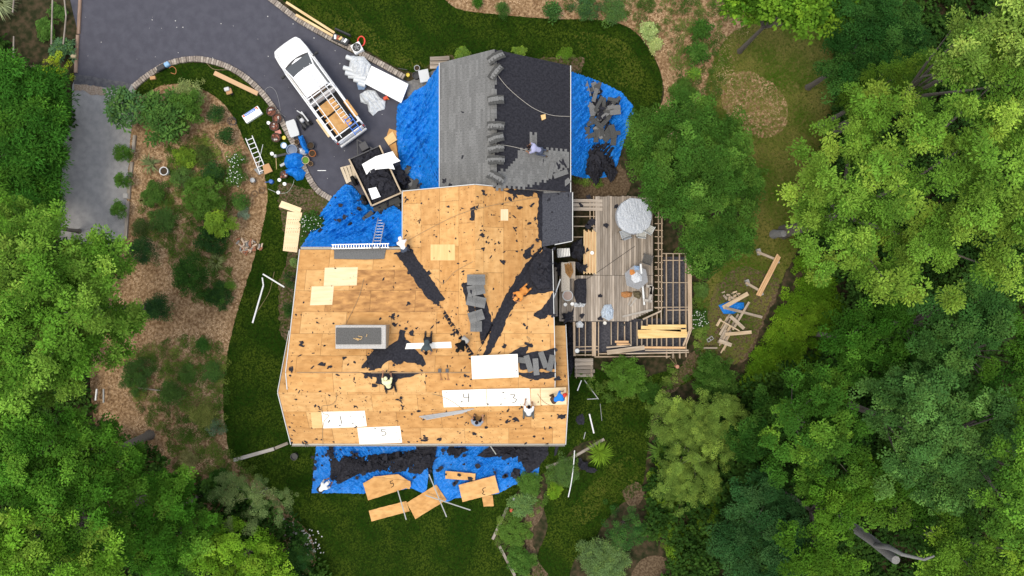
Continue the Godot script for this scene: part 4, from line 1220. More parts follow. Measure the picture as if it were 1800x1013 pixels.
	tree("tall mid green tree filling the lower west corner", "tree", gw, "maple", [[90,800,100,10.0], [40,760,80,10.0], [170,790,70,8.5], [30,900,90,10.5], [130,890,90,10.0], [220,820,50,7.5]], Color(0.04, 0.11, 0.012), Color(0.11, 0.22, 0.028), [240,760], 0.25, 1.4, 0.03)
	tree("pale tipped walnut tree at the bottom of the west wood", "tree", gw, "oak", [[100,980,90,11.0], [20,990,80,11.5], [190,970,60,9.5], [60,920,50,10.5]], Color(0.10, 0.20, 0.02), Color(0.26, 0.37, 0.06), [270,880], 0.22, 1.2, 0.08)
	tree("dark thicket tree beside the pale tipped walnut", "tree", gw, "maple", [[260,900,76,6.5], [300,860,50,5.0], [220,950,66,7.0], [300,960,60,5.5], [350,920,40,4.0]], Color(0.04, 0.115, 0.012), Color(0.12, 0.23, 0.03), [340,830], 0.14, 1.3, 0.08)
	tree("sparse grey green small tree with twigs showing by the white stones", "tree", gw, "tiny", [[440,890,64,3.0], [480,880,40,2.4], [410,860,36,2.6]], Color(0.085, 0.125, 0.05), Color(0.15, 0.18, 0.08), [470,850], 0.06, 0.9, 0.1)
	tree("yellow green low tree at the bottom edge beside the white stones", "tree", gw, "maple", [[430,985,66,3.5], [380,970,50,3.2], [480,1000,40,2.6]], Color(0.09, 0.18, 0.014), Color(0.18, 0.29, 0.03), [460,930], 0.08, 1.4)
	tree("dark evergreen mound under the white stones", "tree", gw, "tiny", [[520,990,32,1.4]], Color(0.016, 0.05, 0.014), Color(0.04, 0.09, 0.02), [520,985], 0.05, 3.0, 0.0, "bush")
	tree("wild shrub tree between the pale oak and the dark feathery tree", "tree", gw, "maple", [[20,390,50,6.0], [70,400,30,5.0]], Color(0.08, 0.17, 0.02), Color(0.18, 0.28, 0.05), [120,400], 0.12, 1.2)

func bare_trunk() -> void:
	var bark := earth("silver bark", paint(0.22, 0.215, 0.21), paint(0.36, 0.355, 0.35), 0.7, 0.45, 1.0, 0.22, 181)
	var t := thing("dead_tree", "leaning bare silver grey trunk with a forked branch in the lower wood", "tree", site(1470, 905))
	var o := t.position
	var s := Shape.new()
	var a := site(1490, 920, 1.6) - o
	var b := site(1575, 985, 6.2) - o
	s.tube(PackedVector3Array([Vector3(0, -0.1, 0), a, a.lerp(b, 0.5) + Vector3(0.1, 0, 0), b]), PackedFloat32Array([0.34, 0.26, 0.25, 0.22]), 10)
	part(t, "trunk", s, bark)
	var l := Shape.new()
	var m := a.lerp(b, 0.62)
	l.tube(PackedVector3Array([m, site(1562, 962, 6.6) - o, site(1586, 975, 7.4) - o]), PackedFloat32Array([0.16, 0.14, 0.1]), 8)
	l.tube(PackedVector3Array([site(1586, 975, 7.4) - o, site(1625, 984, 8.4) - o, site(1642, 978, 9.0) - o]), PackedFloat32Array([0.1, 0.07, 0.04]), 6)
	part(t, "branch", l, bark)
	# stump end of a trunk beside the meadow
	var st := thing("tree_stump", "leaning grey stub of trunk at the meadow's edge under the pale oak", "stump", site(1360, 412))
	var s2 := Shape.new()
	s2.tube(PackedVector3Array([Vector3(0, -0.05, 0), Vector3(0.05, 0.4, 0), site(1378, 411, 1.0) - st.position]), PackedFloat32Array([0.3, 0.22, 0.2]), 9)
	part(st, "trunk", s2, bark)

# ------------------------------------------------------------------ loose pieces
# a flat panel by its corners in plan points at height h
func panel(called: String, label: String, category: String, pts: Array, h: float, thick: float, m: Material, group := "", rough_edge := 0.0) -> MeshInstance3D:
	var p := outline(pts, h + thick)
	if rough_edge > 0.0: p = ragged(p, 0.15, rough_edge)
	var s := Shape.new()
	s.shift = Vector2(rnd(0, 9), rnd(0, 9))
	var ax := Vector3(p[1].x - p[0].x, 0, p[1].y - p[0].y).normalized()
	var ay := Vector3(-ax.z, 0, ax.x)
	var q := PackedVector2Array()
	for k in p: q.append(Vector2(ax.x * k.x + ax.z * k.y, ay.x * k.x + ay.z * k.y))
	s.prism(q, Vector3.ZERO, ax, ay, UP, h, thick)
	return single(called, label, category, s, m, group)

# a straight length of timber or metal between two plan points
func length_of(called: String, label: String, category: String, u0: float, v0: float, u1: float, v1: float, w: float, t: float, h: float, m: Material, group := "", h1 := -1.0) -> MeshInstance3D:
	var s := Shape.new()
	s.shift = Vector2(rnd(0, 9), rnd(0, 9))
	s.bar(site(u0, v0, h + t / 2), site(u1, v1, (h if h1 < 0.0 else h1) + t / 2), w, t)
	return single(called, label, category, s, m, group)

func hose(called: String, label: String, category: String, pts: Array, h: float, r: float, m: Material) -> MeshInstance3D:
	var s := Shape.new()
	s.tube(curve3(path3(pts, h), 6), PackedFloat32Array([r]), 6)
	return single(called, label, category, s, m)

# a wrinkled sheet: rim points [u, v, height], the middle at height hm
func crumpled(rim: Array, hm: float, amp: float, grain := 0.35, step := 0.09, mid = null, ragged_by := 0.0, shards := 0) -> Shape:
	var p := PackedVector3Array()
	var n0 := int(rim.size() / 3.0)
	for i in n0:
		var a := site(rim[i * 3], rim[i * 3 + 1], rim[i * 3 + 2])
		var j := (i + 1) % n0
		var b := site(rim[j * 3], rim[j * 3 + 1], rim[j * 3 + 2])
		var k := maxi(1, int(a.distance_to(b) / step))
		for q in k:
			var o := a.lerp(b, float(q) / k)
			if ragged_by > 0.0 and q: o += Vector3(rnd(-1, 1), 0, rnd(-1, 1)) * ragged_by
			p.append(o)
	var c := Vector3.ZERO
	for q in p: c += q
	c /= p.size()
	if mid != null: c = site(mid[0], mid[1], hm)
	c.y = hm
	var far := 0.0
	for q in p: far = maxf(far, Vector2(q.x - c.x, q.z - c.z).length())
	var rings := clampi(int(far / step), 4, 60)
	var n := p.size()
	var g := PackedVector3Array()
	g.resize((rings + 1) * n)
	var off := rnd(0, 500)
	for r in rings + 1:
		var k := float(r) / rings
		for i in n:
			var q := c.lerp(p[i], k)
			# dome or hollow: the middle height counts more near the middle
			q.y = lerpf(hm, p[i].y, k * k)
			var x := q.x / grain + off
			var z := q.z / grain
			var fold := 1.0 - absf(bump.get_noise_2d(x, z)) * 2.6
			var la := x * cos(off) + z * sin(off)
			var lb := z * cos(off) - x * sin(off)
			var fine := 1.0 - absf(bump.get_noise_2d(la * 0.22 + 40.0, lb * 1.5)) * 3.2
			var wob := bump.get_noise_2d(x * 0.35, z * 0.35 + 90.0)
			q.y = maxf(q.y + amp * (0.6 * fold + 0.7 * fine + 0.9 * wob) * (1.0 - 0.55 * pow(k, 6.0)), 0.05)
			g[r * n + i] = q
	var nr := PackedVector3Array()
	nr.resize(g.size())
	for r in rings + 1:
		for i in n:
			var a := g[mini(r + 1, rings) * n + i] - g[maxi(r - 1, 0) * n + i]
			var b := g[r * n + (i + 1) % n] - g[r * n + (i - 1 + n) % n]
			var m := a.cross(b)
			if r == 0: m = UP
			if m.y < 0.0: m = -m
			nr[r * n + i] = m.normalized() if m.length() > 1e-9 else UP
	var s := Shape.new()
	if shards > 0:
		for k in shards:
			var q := g[(rng.randi() % int(rings * 0.9)) * n + rng.randi() % n]
			scrap(s, q + UP * rnd(0.0, amp * 0.8), (UP + Vector3(rnd(-0.9, 0.9), 0, rnd(-0.9, 0.9))).normalized(), rnd(0.14, 0.4), rnd(1.0, 1.6))
	for r in rings:
		for i in n:
			var j := (i + 1) % n
			var a := r * n + i
			var b := r * n + j
			var d := (r + 1) * n + j
			var e := (r + 1) * n + i
			s.smooth(g[a], g[b], g[d], nr[a], nr[b], nr[d])
			s.smooth(g[a], g[d], g[e], nr[a], nr[d], nr[e])
	return s

func rim_of(pts: Array, h: float) -> Array:
	var out := []
	for i in range(0, pts.size(), 2): out.append_array([pts[i], pts[i + 1], h])
	return out

func tarp_mat() -> StandardMaterial3D:
	var m := earth("blue tarpaulin", paint(0.004, 0.155, 0.56), paint(0.012, 0.205, 0.66), 1.4, 0.82, 1.0, 0.3, 191, 0.42)
	m.metallic_specular = 0.35
	return m

# ------------------------------------------------------------------ the deck
func build_the_deck() -> void:
	var boards := []
	for k in 4:
		var g: float = [0.20, 0.27, 0.35, 0.24][k]
		boards.append(timber("deck board %d" % k, paint(g * 0.88, g * 0.73, g * 0.59), paint(g * 1.27, g * 1.09, g * 0.92), 200 + k))
	var frame := [timber("framing a", paint(0.33, 0.245, 0.17), paint(0.46, 0.35, 0.25), 206), timber("framing b", paint(0.28, 0.215, 0.155), paint(0.4, 0.32, 0.24), 207)]
	var d := thing("deck", "weathered timber deck half stripped to its joists beside the house", "deck", site(1080, 480))
	var o := d.position
	var h := 0.75
	var x0 := site(985, 480, h).x
	var pitch := 0.142
	for k in 44:
		var x := x0 + k * pitch
		var u := 900.0 + x * 1200.0 / (41.0 - h)
		if u > 1150.0: break
		var spans := []
		var cut := 565.0
		if u > 1105.0: cut = 565.0 - (u - 1105.0) * 0.45
		if u > 1046.0: spans.append([345.0 + rnd(-1, 1), 484.0])
		elif u > 1044.0: spans.append([400.0, 484.0])
		spans.append([484.6, cut])
		for sp in spans:
			var s := Shape.new()
			s.shift = Vector2(rnd(0, 9), rnd(0, 9))
			s.bar(Vector3(x, h - 0.012 + rnd(-0.002, 0.002), site(0, sp[0], h).z) - o, Vector3(x, h - 0.012, site(0, sp[1], h).z) - o, pitch - 0.012, 0.028)
			part(d, "deck_board", s, boards[rng.randi() % 4])
	# two boards left across the open corner, joists below
	for v in [353.0, 360.5, 367.5]:
		var s := Shape.new()
		s.bar(site(1006, v, h) - o, site(1059, v + rnd(-0.6, 0.6), h) - o, 0.19, 0.03)
		part(d, "deck_board", s, boards[2])
	for v in [381.0, 398.0, 417.0]:
		var s := Shape.new()
		s.bar(site(1006, v, 0.6) - o, site(1046, v, 0.6) - o, 0.045, 0.18)
		part(d, "joist", s, frame[1])
	for u in [1037.0, 1043.5]:
		var s := Shape.new()
		s.bar(site(u, 345, 0.62) - o, site(u, 400, 0.62) - o, 0.045, 0.18)
		part(d, "joist", s, frame[0])
	# stripped framing: joists run away from the house, blocking between
	for q in [[1157, 372, 546], [1163, 384, 546], [1171, 446, 630], [1183, 446, 630], [1194, 446, 630], [1205, 446, 628], [1018, 566, 612], [1029, 566, 626], [1052, 566, 626], [1074, 566, 606], [1086, 566, 600], [1097.5, 566, 600], [1108.5, 566, 606], [1119.5, 566, 610], [1128, 564, 610], [1137, 560, 610], [1146, 556, 610], [1154.5, 552, 610], [1162, 548, 610]]:
		var s := Shape.new()
		s.shift = Vector2(rnd(0, 9), rnd(0, 9))
		s.bar(site(q[0], q[1], 0.62) - o, site(q[0] + rnd(-0.6, 0.6), q[2], 0.62) - o, 0.05, 0.2)
		part(d, "joist", s, frame[rng.randi() % 2])
	for k in 15:
		var v := 382.0 + k * 11.4
		var s := Shape.new()
		s.bar(site(1151, v, 0.66) - o, site(1165, v + rnd(-0.5, 0.5), 0.66) - o, 0.045, 0.12)
		part(d, "joist", s, frame[0])
	for q in [[1163, 446, 1207, 446], [1165, 458, 1205, 458], [1163, 497, 1210, 497], [1150, 540.5, 1214, 540], [1172, 545.5, 1212, 545], [1012, 610, 1052, 609], [1018, 616, 1052, 615], [1012, 624, 1045, 624], [1045, 627.5, 1178, 626.5], [1052, 622, 1180, 621]]:
		var s := Shape.new()
		s.bar(site(q[0], q[1], 0.7) - o, site(q[2], q[3], 0.7) - o, 0.045, 0.14)
		part(d, "joist", s, frame[rng.randi() % 2])
	for q in [[1212, 466, 1213, 580, 0.24], [1044, 566, 1044, 626, 0.24], [1009, 566, 1010, 626, 0.13], [1212, 580, 1201, 608, 0.1], [1216, 577, 1206, 606, 0.06]]:
		var s := Shape.new()
		s.bar(site(q[0], q[1], 0.74) - o, site(q[2], q[3], 0.74) - o, q[4], 0.07)
		part(d, "beam", s, frame[0])
	for q in [[1010, 570], [1044, 624], [1213, 470], [1213, 576], [1170, 626], [1110, 626], [1150, 470], [1004, 345]]:
		var s := Shape.new()
		s.bar(site(q[0], q[1], 0.0) - o, Vector3(site(q[0], q[1], 0).x, 0.56, site(q[0], q[1], 0).z) - o, 0.1, 0.1)
		part(d, "post", s, frame[1])
	# steps
	var st := thing("steps", "five weathered timber steps going down from the deck corner", "steps", site(1026, 646))
	for k in 5:
		var s := Shape.new()
		var hh := 0.66 - 0.13 * k
		s.bar(site(1010.5, 633.5 + k * 6.6, hh) - st.position, site(1042.5 + (3.0 if k == 3 else 0.0), 633 + k * 6.6, hh) - st.position, 0.2, 0.045)
		part(st, "tread", s, boards[(k + 1) % 4])
	for u in [1013.0, 1039.0]:
		var s := Shape.new()
		s.bar(site(u, 630, 0.5) - st.position, site(u, 664, 0.06) - st.position, 0.04, 0.2)
		part(st, "stringer", s, frame[1])
	# weed cloth under the stripped frame
	var cloth := earth("weed cloth", paint(0.065, 0.065, 0.08), paint(0.12, 0.12, 0.14), 1.5, 0.55, 1.0, 0.2, 211)
	structure("weed_cloth", sheet(ragged(outline([1166,452, 1207,452, 1208,600, 1200,612, 1166,620, 1012,620, 1012,562, 1166,560]), 0.3, 0.03), 0.03), cloth)
	# steps and retaining timbers behind the garage
	var ts := thing("timber_steps", "small grey timber steps beside the garage's end wall", "steps", site(770, 110))
	for k in 3:
		var s := Shape.new()
		s.bar(site(756, 104 + k * 7, 0.45 - k * 0.13) - ts.position, site(790 - k * 4, 102.5 + k * 7, 0.45 - k * 0.13) - ts.position, 0.23, 0.12)
		part(ts, "tread", s, boards[k])

# ------------------------------------------------------------------ vehicles
func park_the_vehicles() -> void:
	var white := mat("white car paint", paint(0.80, 0.80, 0.80), 0.25)
	white.clearcoat_enabled = true; white.clearcoat = 0.6; white.clearcoat_roughness = 0.08
	var glass := mat("dark car glass", paint(0.012, 0.014, 0.017), 0.06)
	glass.metallic_specular = 0.7
	var black := mat("black plastic", paint(0.02, 0.02, 0.022), 0.6)
	var rubber := mat("tyre rubber", paint(0.018, 0.018, 0.018), 0.9)
	var alloy := mat("aluminium", paint(0.55, 0.56, 0.58), 0.35, 0.7)
	var liner := mat("bed liner", paint(0.025, 0.025, 0.027), 0.8)
	var ply := timber("plywood 1", Color.WHITE, Color.WHITE, 1)
	var dir := Vector3(-119, 0, -163).normalized()
	var t := thing("pickup_truck", "white pickup truck with a ladder rack and plywood in its bed", "truck", site(558, 156.5, 0.9) * Vector3(1, 0, 1))
	t.basis = Basis(dir, UP, dir.cross(UP))
	# lower body: sections along the length [x, half width, bottom, sill, top]
	var secs := [[3.32, 0.62, 0.5, 0.75, 0.86], [3.22, 0.80, 0.42, 0.8, 0.98], [2.95, 0.93, 0.36, 0.82, 1.06], [2.4, 0.985, 0.36, 0.84, 1.12], [1.95, 0.99, 0.36, 0.84, 1.17], [1.6, 0.99, 0.36, 0.84, 1.18], [-0.55, 0.99, 0.36, 0.84, 1.18]]
	var b := Shape.new()
	loft(b, secs, true)
	part(t, "body", b, white)
	for k in [-1.0, 1.0]:
		var seam := Shape.new()
		seam.bar(Vector3(3.12, 1.06, k * 0.7), Vector3(2.1, 1.185, k * 0.84), 0.012, 0.02)
		seam.bar(Vector3(0.9, 0.45, k * 0.992), Vector3(0.9, 1.17, k * 0.992), 0.012, 0.01)
		part(t, "panel_gap", seam, black)
	# bed: side walls, front, tailgate, floor
	var bed := Shape.new()
	for z in [-0.93, 0.93]: bed.soft(Vector3(-1.93, 0.78, z), Vector3(2.72, 0.84, 0.11), 0.03)
	bed.soft(Vector3(-0.6, 0.8, 0), Vector3(0.08, 0.8, 1.76), 0.02)
	part(t, "bed", bed, white)
	var fl := Shape.new()
	fl.box(Vector3(-1.95, 0.62, 0), Vector3(2.66, 0.06, 1.74))
	part(t, "bed_floor", fl, liner)
	var tg := Shape.new()
	tg.soft(Vector3(-3.32, 0.82, 0), Vector3(0.07, 0.56, 1.72), 0.02)
	part(t, "tailgate", tg, white)
	var bump_r := Shape.new()
	bump_r.soft(Vector3(-3.45, 0.52, 0), Vector3(0.17, 0.18, 1.9), 0.04)
	part(t, "rear_bumper", bump_r, alloy)
	var bump_f := Shape.new()
	bump_f.soft(Vector3(3.26, 0.52, 0), Vector3(0.2, 0.24, 1.5), 0.06)
	part(t, "front_bumper", bump_f, black)
	for z in [-0.68, 0.68]:
		var s := Shape.new()
		s.soft(Vector3(3.18, 0.78, z), Vector3(0.12, 0.16, 0.3), 0.03)
		part(t, "headlight", s, mat("lamp glass", paint(0.6, 0.62, 0.65), 0.1))
		var r := Shape.new()
		r.soft(Vector3(-3.33, 0.9, z * 1.36), Vector3(0.06, 0.3, 0.1), 0.02)
		part(t, "tail_light", r, mat("red lamp", paint(0.4, 0.012, 0.01), 0.2))
	# cab: windscreen, side glass, roof
	var cab := Shape.new()
	var w0 := 0.86
	var w1 := 0.70
	var fb := Vector3(1.95, 1.17, 0)
	var ft := Vector3(0.92, 1.82, 0)
	var rb := Vector3(-0.52, 1.18, 0)
	var rt := Vector3(-0.42, 1.84, 0)
	var Z := Vector3(0, 0, 1)
	cab.quad(fb - Z * w0, fb + Z * w0, ft + Z * w1, ft - Z * w1, Vector3(0.6, 0.8, 0))
	cab.quad(rb - Z * w0, rb + Z * w0, rt + Z * w1, rt - Z * w1, Vector3(-1, 0.2, 0))
	for k in [-1.0, 1.0]: cab.quad(fb + Z * w0 * k, rb + Z * w0 * k, rt + Z * w1 * k, ft + Z * w1 * k, Z * k)
	part(t, "windows", cab, glass)
	var ar := Shape.new()
	# bowed front edge of the windscreen base
	var cowl := PackedVector2Array()
	for k in 13:
		var z := lerpf(-0.88, 0.88, k / 12.0)
		cowl.append(Vector2(2.1 - 0.22 * z * z, z))
	for k in 13: cowl.append(Vector2(1.9, lerpf(0.88, -0.88, k / 12.0)))
	ar.prism(cowl, Vector3(0, 1.17, 0), Vector3.RIGHT, Vector3.BACK, UP, 0.0, 0.02)
	part(t, "cowl", ar, black)
	var roof := Shape.new()
	var rp := PackedVector2Array()
	for k in 9:
		var z := lerpf(-0.72, 0.72, k / 8.0)
		rp.append(Vector2(1.02 - 0.16 * z * z, z))
	rp.append(Vector2(-0.46, 0.72)); rp.append(Vector2(-0.46, -0.72))
	roof.prism(rp, Vector3(0, 1.82, 0), Vector3.RIGHT, Vector3.BACK, UP, 0.0, 0.055)
	part(t, "roof", roof, white)
	for k in [-1.0, 1.0]:
		var pil := Shape.new()
		pil.bar(fb + Z * w0 * k + UP * 0.01, ft + Z * w1 * k, 0.075, 0.05)
		pil.bar(ft + Z * w1 * k * 1.01, rt + Z * w1 * k * 1.01, 0.06, 0.05)
		pil.bar(rb + Z * w0 * k, rt + Z * w1 * k, 0.1, 0.06)
		part(t, "pillar", pil, white)
		var dl := Shape.new()
		dl.bar(Vector3(1.75, 1.19, k * 0.96), Vector3(-0.5, 1.19, k * 0.96), 0.05, 0.03)
		part(t, "door_sill", dl, white)
		var mir := Shape.new()
		mir.bar(Vector3(1.6, 1.22, k * 0.96), Vector3(1.58, 1.26, k * 1.16), 0.07, 0.05)
		mir.soft(Vector3(1.57, 1.28, k * 1.2), Vector3(0.13, 0.2, 0.24), 0.04)
		part(t, "mirror", mir, black)
		for x in [2.15, -1.95]:
			var wh := Shape.new()
			var turn := Basis(Vector3.RIGHT, PI / 2)
			wh.lathe(Vector3(x, 0.4, k * 0.86), PackedVector2Array([Vector2(0.22, 0.13), Vector2(0.36, 0.13), Vector2(0.4, 0.09), Vector2(0.4, -0.09), Vector2(0.36, -0.13), Vector2(0.22, -0.13)]), 18, turn)
			var tyre := part(t, "wheel", wh, rubber)
			var ri := Shape.new()
			ri.lathe(Vector3(x, 0.4, k * 0.86), PackedVector2Array([Vector2(0.0, 0.1), Vector2(0.22, 0.11), Vector2(0.22, -0.11), Vector2(0.0, -0.1)]), 14, turn)
			part(tyre, "rim", ri, alloy)
	# rack: posts and long rails over cab and bed
	var rack := Shape.new()
	for k in [-1.0, 1.0]:
		rack.bar(Vector3(1.3, 2.02, k * 0.9), Vector3(-3.35, 2.02, k * 0.9), 0.06, 0.06)
		rack.bar(Vector3(1.3, 2.02, k * 0.9), Vector3(1.95, 1.22, k * 0.93), 0.06, 0.06)
		for x in [-0.65, -2.0, -3.3]: rack.bar(Vector3(x, 2.0, k * 0.9), Vector3(x, 1.2, k * 0.93), 0.06, 0.06)
	for x in [-0.65, -3.3]: rack.bar(Vector3(x, 2.05, -0.9), Vector3(x, 2.05, 0.9), 0.06, 0.05)
	part(t, "ladder_rack", rack, mat("white steel", paint(0.66, 0.67, 0.68), 0.4))
	# ladders on the rack are things of their own
	truck_ladder(t, Vector3(0.95, 2.1, 0.36), Vector3(-3.0, 2.1, 0.36), 0.4, 16, alloy, "aluminium extension ladder tied along the truck's roof and bed")
	truck_ladder(t, Vector3(-0.3, 2.1, -0.62), Vector3(-3.55, 2.1, -0.62), 0.34, 7, mat("white steel", Color.WHITE), "short wide runged ladder tied on the truck's outer rail")
	truck_ladder(t, Vector3(-2.75, 2.16, 0.5), Vector3(-3.95, 2.3, 0.5), 0.42, 5, mat("blue fibreglass", paint(0.02, 0.13, 0.5), 0.4), "blue stepladder sticking out over the truck's tailgate")
	for q in [[-1.2, 0.72, 0.72, 0.02, 1.1], [-2.25, 0.76, 1.1, 0.02, 1.15]]:
		var s := Shape.new()
		s.box(Vector3.ZERO, Vector3(q[2], 0.08, q[4]))
		var x := t.transform * Transform3D(Basis(UP, rnd(-0.05, 0.05)), Vector3(q[0], q[1], q[3] - 0.15))
		single("plywood_sheet", "short plywood piece lying in the truck bed, %s" % ("near the cab" if q[0] > -2.0 else "near the tailgate"), "plywood", s, ply, "plywood in the truck bed", x)
	var pk := Shape.new()
	pk.box(Vector3.ZERO, Vector3(1.1, 0.05, 0.26))
	single("plank", "tan board lying along the truck bed's far rail", "board", pk, ply, "", t.transform * Transform3D(Basis.IDENTITY, Vector3(-2.2, 1.26, 0.92)))
	# trailer
	var wood := timber("trailer rail", paint(0.32, 0.25, 0.17), paint(0.5, 0.4, 0.28), 221)
	var steel := mat("dark steel", paint(0.05, 0.05, 0.055), 0.5, 0.4)
	var tr := thing("dump_trailer", "dark dump trailer with wooden top rails full of torn roofing", "trailer", site(660, 309, 0.8) * Vector3(1, 0, 1))
	var c := [site(613.7, 280, 1.35), site(667, 256, 1.35), site(705.5, 339, 1.35), site(653.5, 362, 1.35)]
	var o := tr.position
	for k in 4:
		var a: Vector3 = c[k] - o
		var e: Vector3 = c[(k + 1) % 4] - o
		var s := Shape.new()
		s.bar(a - UP * 0.45, e - UP * 0.45, 0.06, 0.8)
		part(tr, "side_panel", s, steel)
		if k != 0:
			var r := Shape.new()
			r.bar(a + UP * 0.02, e + UP * 0.02, 0.09, 0.06)
			part(tr, "top_rail", r, wood)
	var bedp := Shape.new()
	var pp := PackedVector2Array()
	for k in 4: pp.append(Vector2(c[k].x - o.x, c[k].z - o.z))
	bedp.prism(pp, Vector3.ZERO, Vector3.RIGHT, Vector3.BACK, UP, 0.52, 0.06)
	part(tr, "bed_floor", bedp, steel)
	for q in [[622, 318], [641, 352], [690, 292], [704, 322]]:
		var along: Vector3 = (c[3] - c[0]).normalized()
		var s := Shape.new()
		var ctr := site(q[0], q[1], 0.4) - o
		s.lathe(ctr, PackedVector2Array([Vector2(0.0, 0.1), Vector2(0.28, 0.1), Vector2(0.32, 0.06), Vector2(0.32, -0.06), Vector2(0.28, -0.1), Vector2(0, -0.1)]), 14, Basis(along, along.cross(UP), UP))
		part(tr, "wheel", s, rubber)
	var tongue := Shape.new()
	var hitch := site(628, 246, 0.5) - o
	tongue.bar(hitch, c[0].lerp(c[1], 0.2) - o - UP * 0.8, 0.08, 0.1)
	tongue.bar(hitch, c[0].lerp(c[1], 0.8) - o - UP * 0.8, 0.08, 0.1)
	part(tr, "tongue", tongue, steel)
	var tb := Shape.new()
	tb.soft(site(640, 258, 0.6) - o, Vector3(0.5, 0.3, 0.5), 0.03, Basis(UP, 0.5))
	part(tr, "tool_box", tb, steel)
	var felt := felt_mat()
	single("roofing_debris", "heap of torn dark roofing filling the dump trailer", "debris", crumpled([617,281,1.1, 665,259,1.1, 701,338,1.15, 655,358,1.1], 1.25, 0.13, 0.45, 0.07, null, 0.0, 40), felt, "")
	var pale := mat("white foam board", paint(0.8, 0.8, 0.79), 0.7)
	panel("foam_board", "long torn white board lying across the trailer's load", "board", [636,289, 660,275, 690,266, 696,276, 704,283, 690,288, 694,298, 682,296, 662,298, 644,307], 1.5, 0.03, pale)
	panel("foam_board", "small white square board on the trailer's load", "board", [647,332, 661,329, 669,346, 654,351], 1.4, 0.02, pale)
	panel("felt_scrap", "small grey square of roofing on the long white board", "roofing scrap", [650,300, 658,296, 661,303, 653,306], 1.54, 0.01, felt)
	var pal := thing("pallet", "pale wooden pallet lying beside the trailer", "pallet", site(617, 304))
	for k in 5:
		var s := Shape.new()
		var q := k / 4.0
		s.bar(site(lerpf(600, 624, q), lerpf(294, 288.5, q), 0.13) - pal.position, site(lerpf(611, 628, q), lerpf(322, 313, q), 0.13) - pal.position, 0.16, 0.02)
		part(pal, "slat", s, timber("pallet wood", paint(0.5, 0.41, 0.29), paint(0.64, 0.54, 0.41), 223))
	for k in 3:
		var s := Shape.new()
		var q := k / 2.0
		s.bar(site(lerpf(599, 610, q), lerpf(296, 320, q), 0.06) - pal.position, site(lerpf(624, 629, q), lerpf(289, 312, q), 0.06) - pal.position, 0.08, 0.09)
		part(pal, "runner", s, timber("pallet wood", Color.WHITE, Color.WHITE, 1))

func loft(s: Shape, secs: Array, capped: bool) -> void:
	var rings: Array[PackedVector3Array] = []
	for q in secs:
		var r := PackedVector3Array()
		var w: float = q[1]
		# round the shoulders
		for p in [[-1.0, q[2]], [-1.0, q[3]], [-0.985, q[4] - 0.08], [-0.93, q[4] - 0.02], [-0.6, q[4] + 0.012], [0.0, q[4] + 0.03], [0.6, q[4] + 0.012], [0.93, q[4] - 0.02], [0.985, q[4] - 0.08], [1.0, q[3]], [1.0, q[2]]]:
			r.append(Vector3(q[0], p[1], p[0] * w))
		rings.append(r)
	for i in rings.size() - 1:
		for k in rings[i].size() - 1:
			var m := (rings[i][k] + rings[i + 1][k + 1]) * 0.5
			s.quad(rings[i][k], rings[i + 1][k], rings[i + 1][k + 1], rings[i][k + 1], m - Vector3(m.x - 0.05, 0.6, 0))
	if capped:
		for e in [0, rings.size() - 1]:
			var mid := Vector3.ZERO
			for p in rings[e]: mid += p
			mid /= rings[e].size()
			for k in rings[e].size(): s.tri(mid, rings[e][k], rings[e][(k + 1) % rings[e].size()], Vector2.ZERO, Vector2(1, 0), Vector2(0, 1), Vector3(1 if e == 0 else -1, 0, 0))

func truck_ladder(t: Node3D, a: Vector3, b: Vector3, wide: float, rungs: int, m: Material, label: String) -> void:
	ladder(label, t.transform * a, t.transform * b, wide, rungs, m, t.basis.y)

func ladder(label: String, a: Vector3, b: Vector3, wide: float, rungs: int, m: Material, up := UP) -> Node3D:
	var l := thing("ladder", label, "ladder", a)
	var d := (b - a).normalized()
	var side := d.cross(up).normalized() * wide * 0.5
	for k in [-1.0, 1.0]:
		var s := Shape.new()
		s.bar(side * k, b - a + side * k, 0.04, 0.08, up)
		part(l, "rail", s, m)
	for i in rungs:
		var s := Shape.new()
		var p := (b - a) * ((i + 0.5) / rungs)
		s.bar(p - side, p + side, 0.035, 0.035, up)
		part(l, "rung", s, m)
	return l

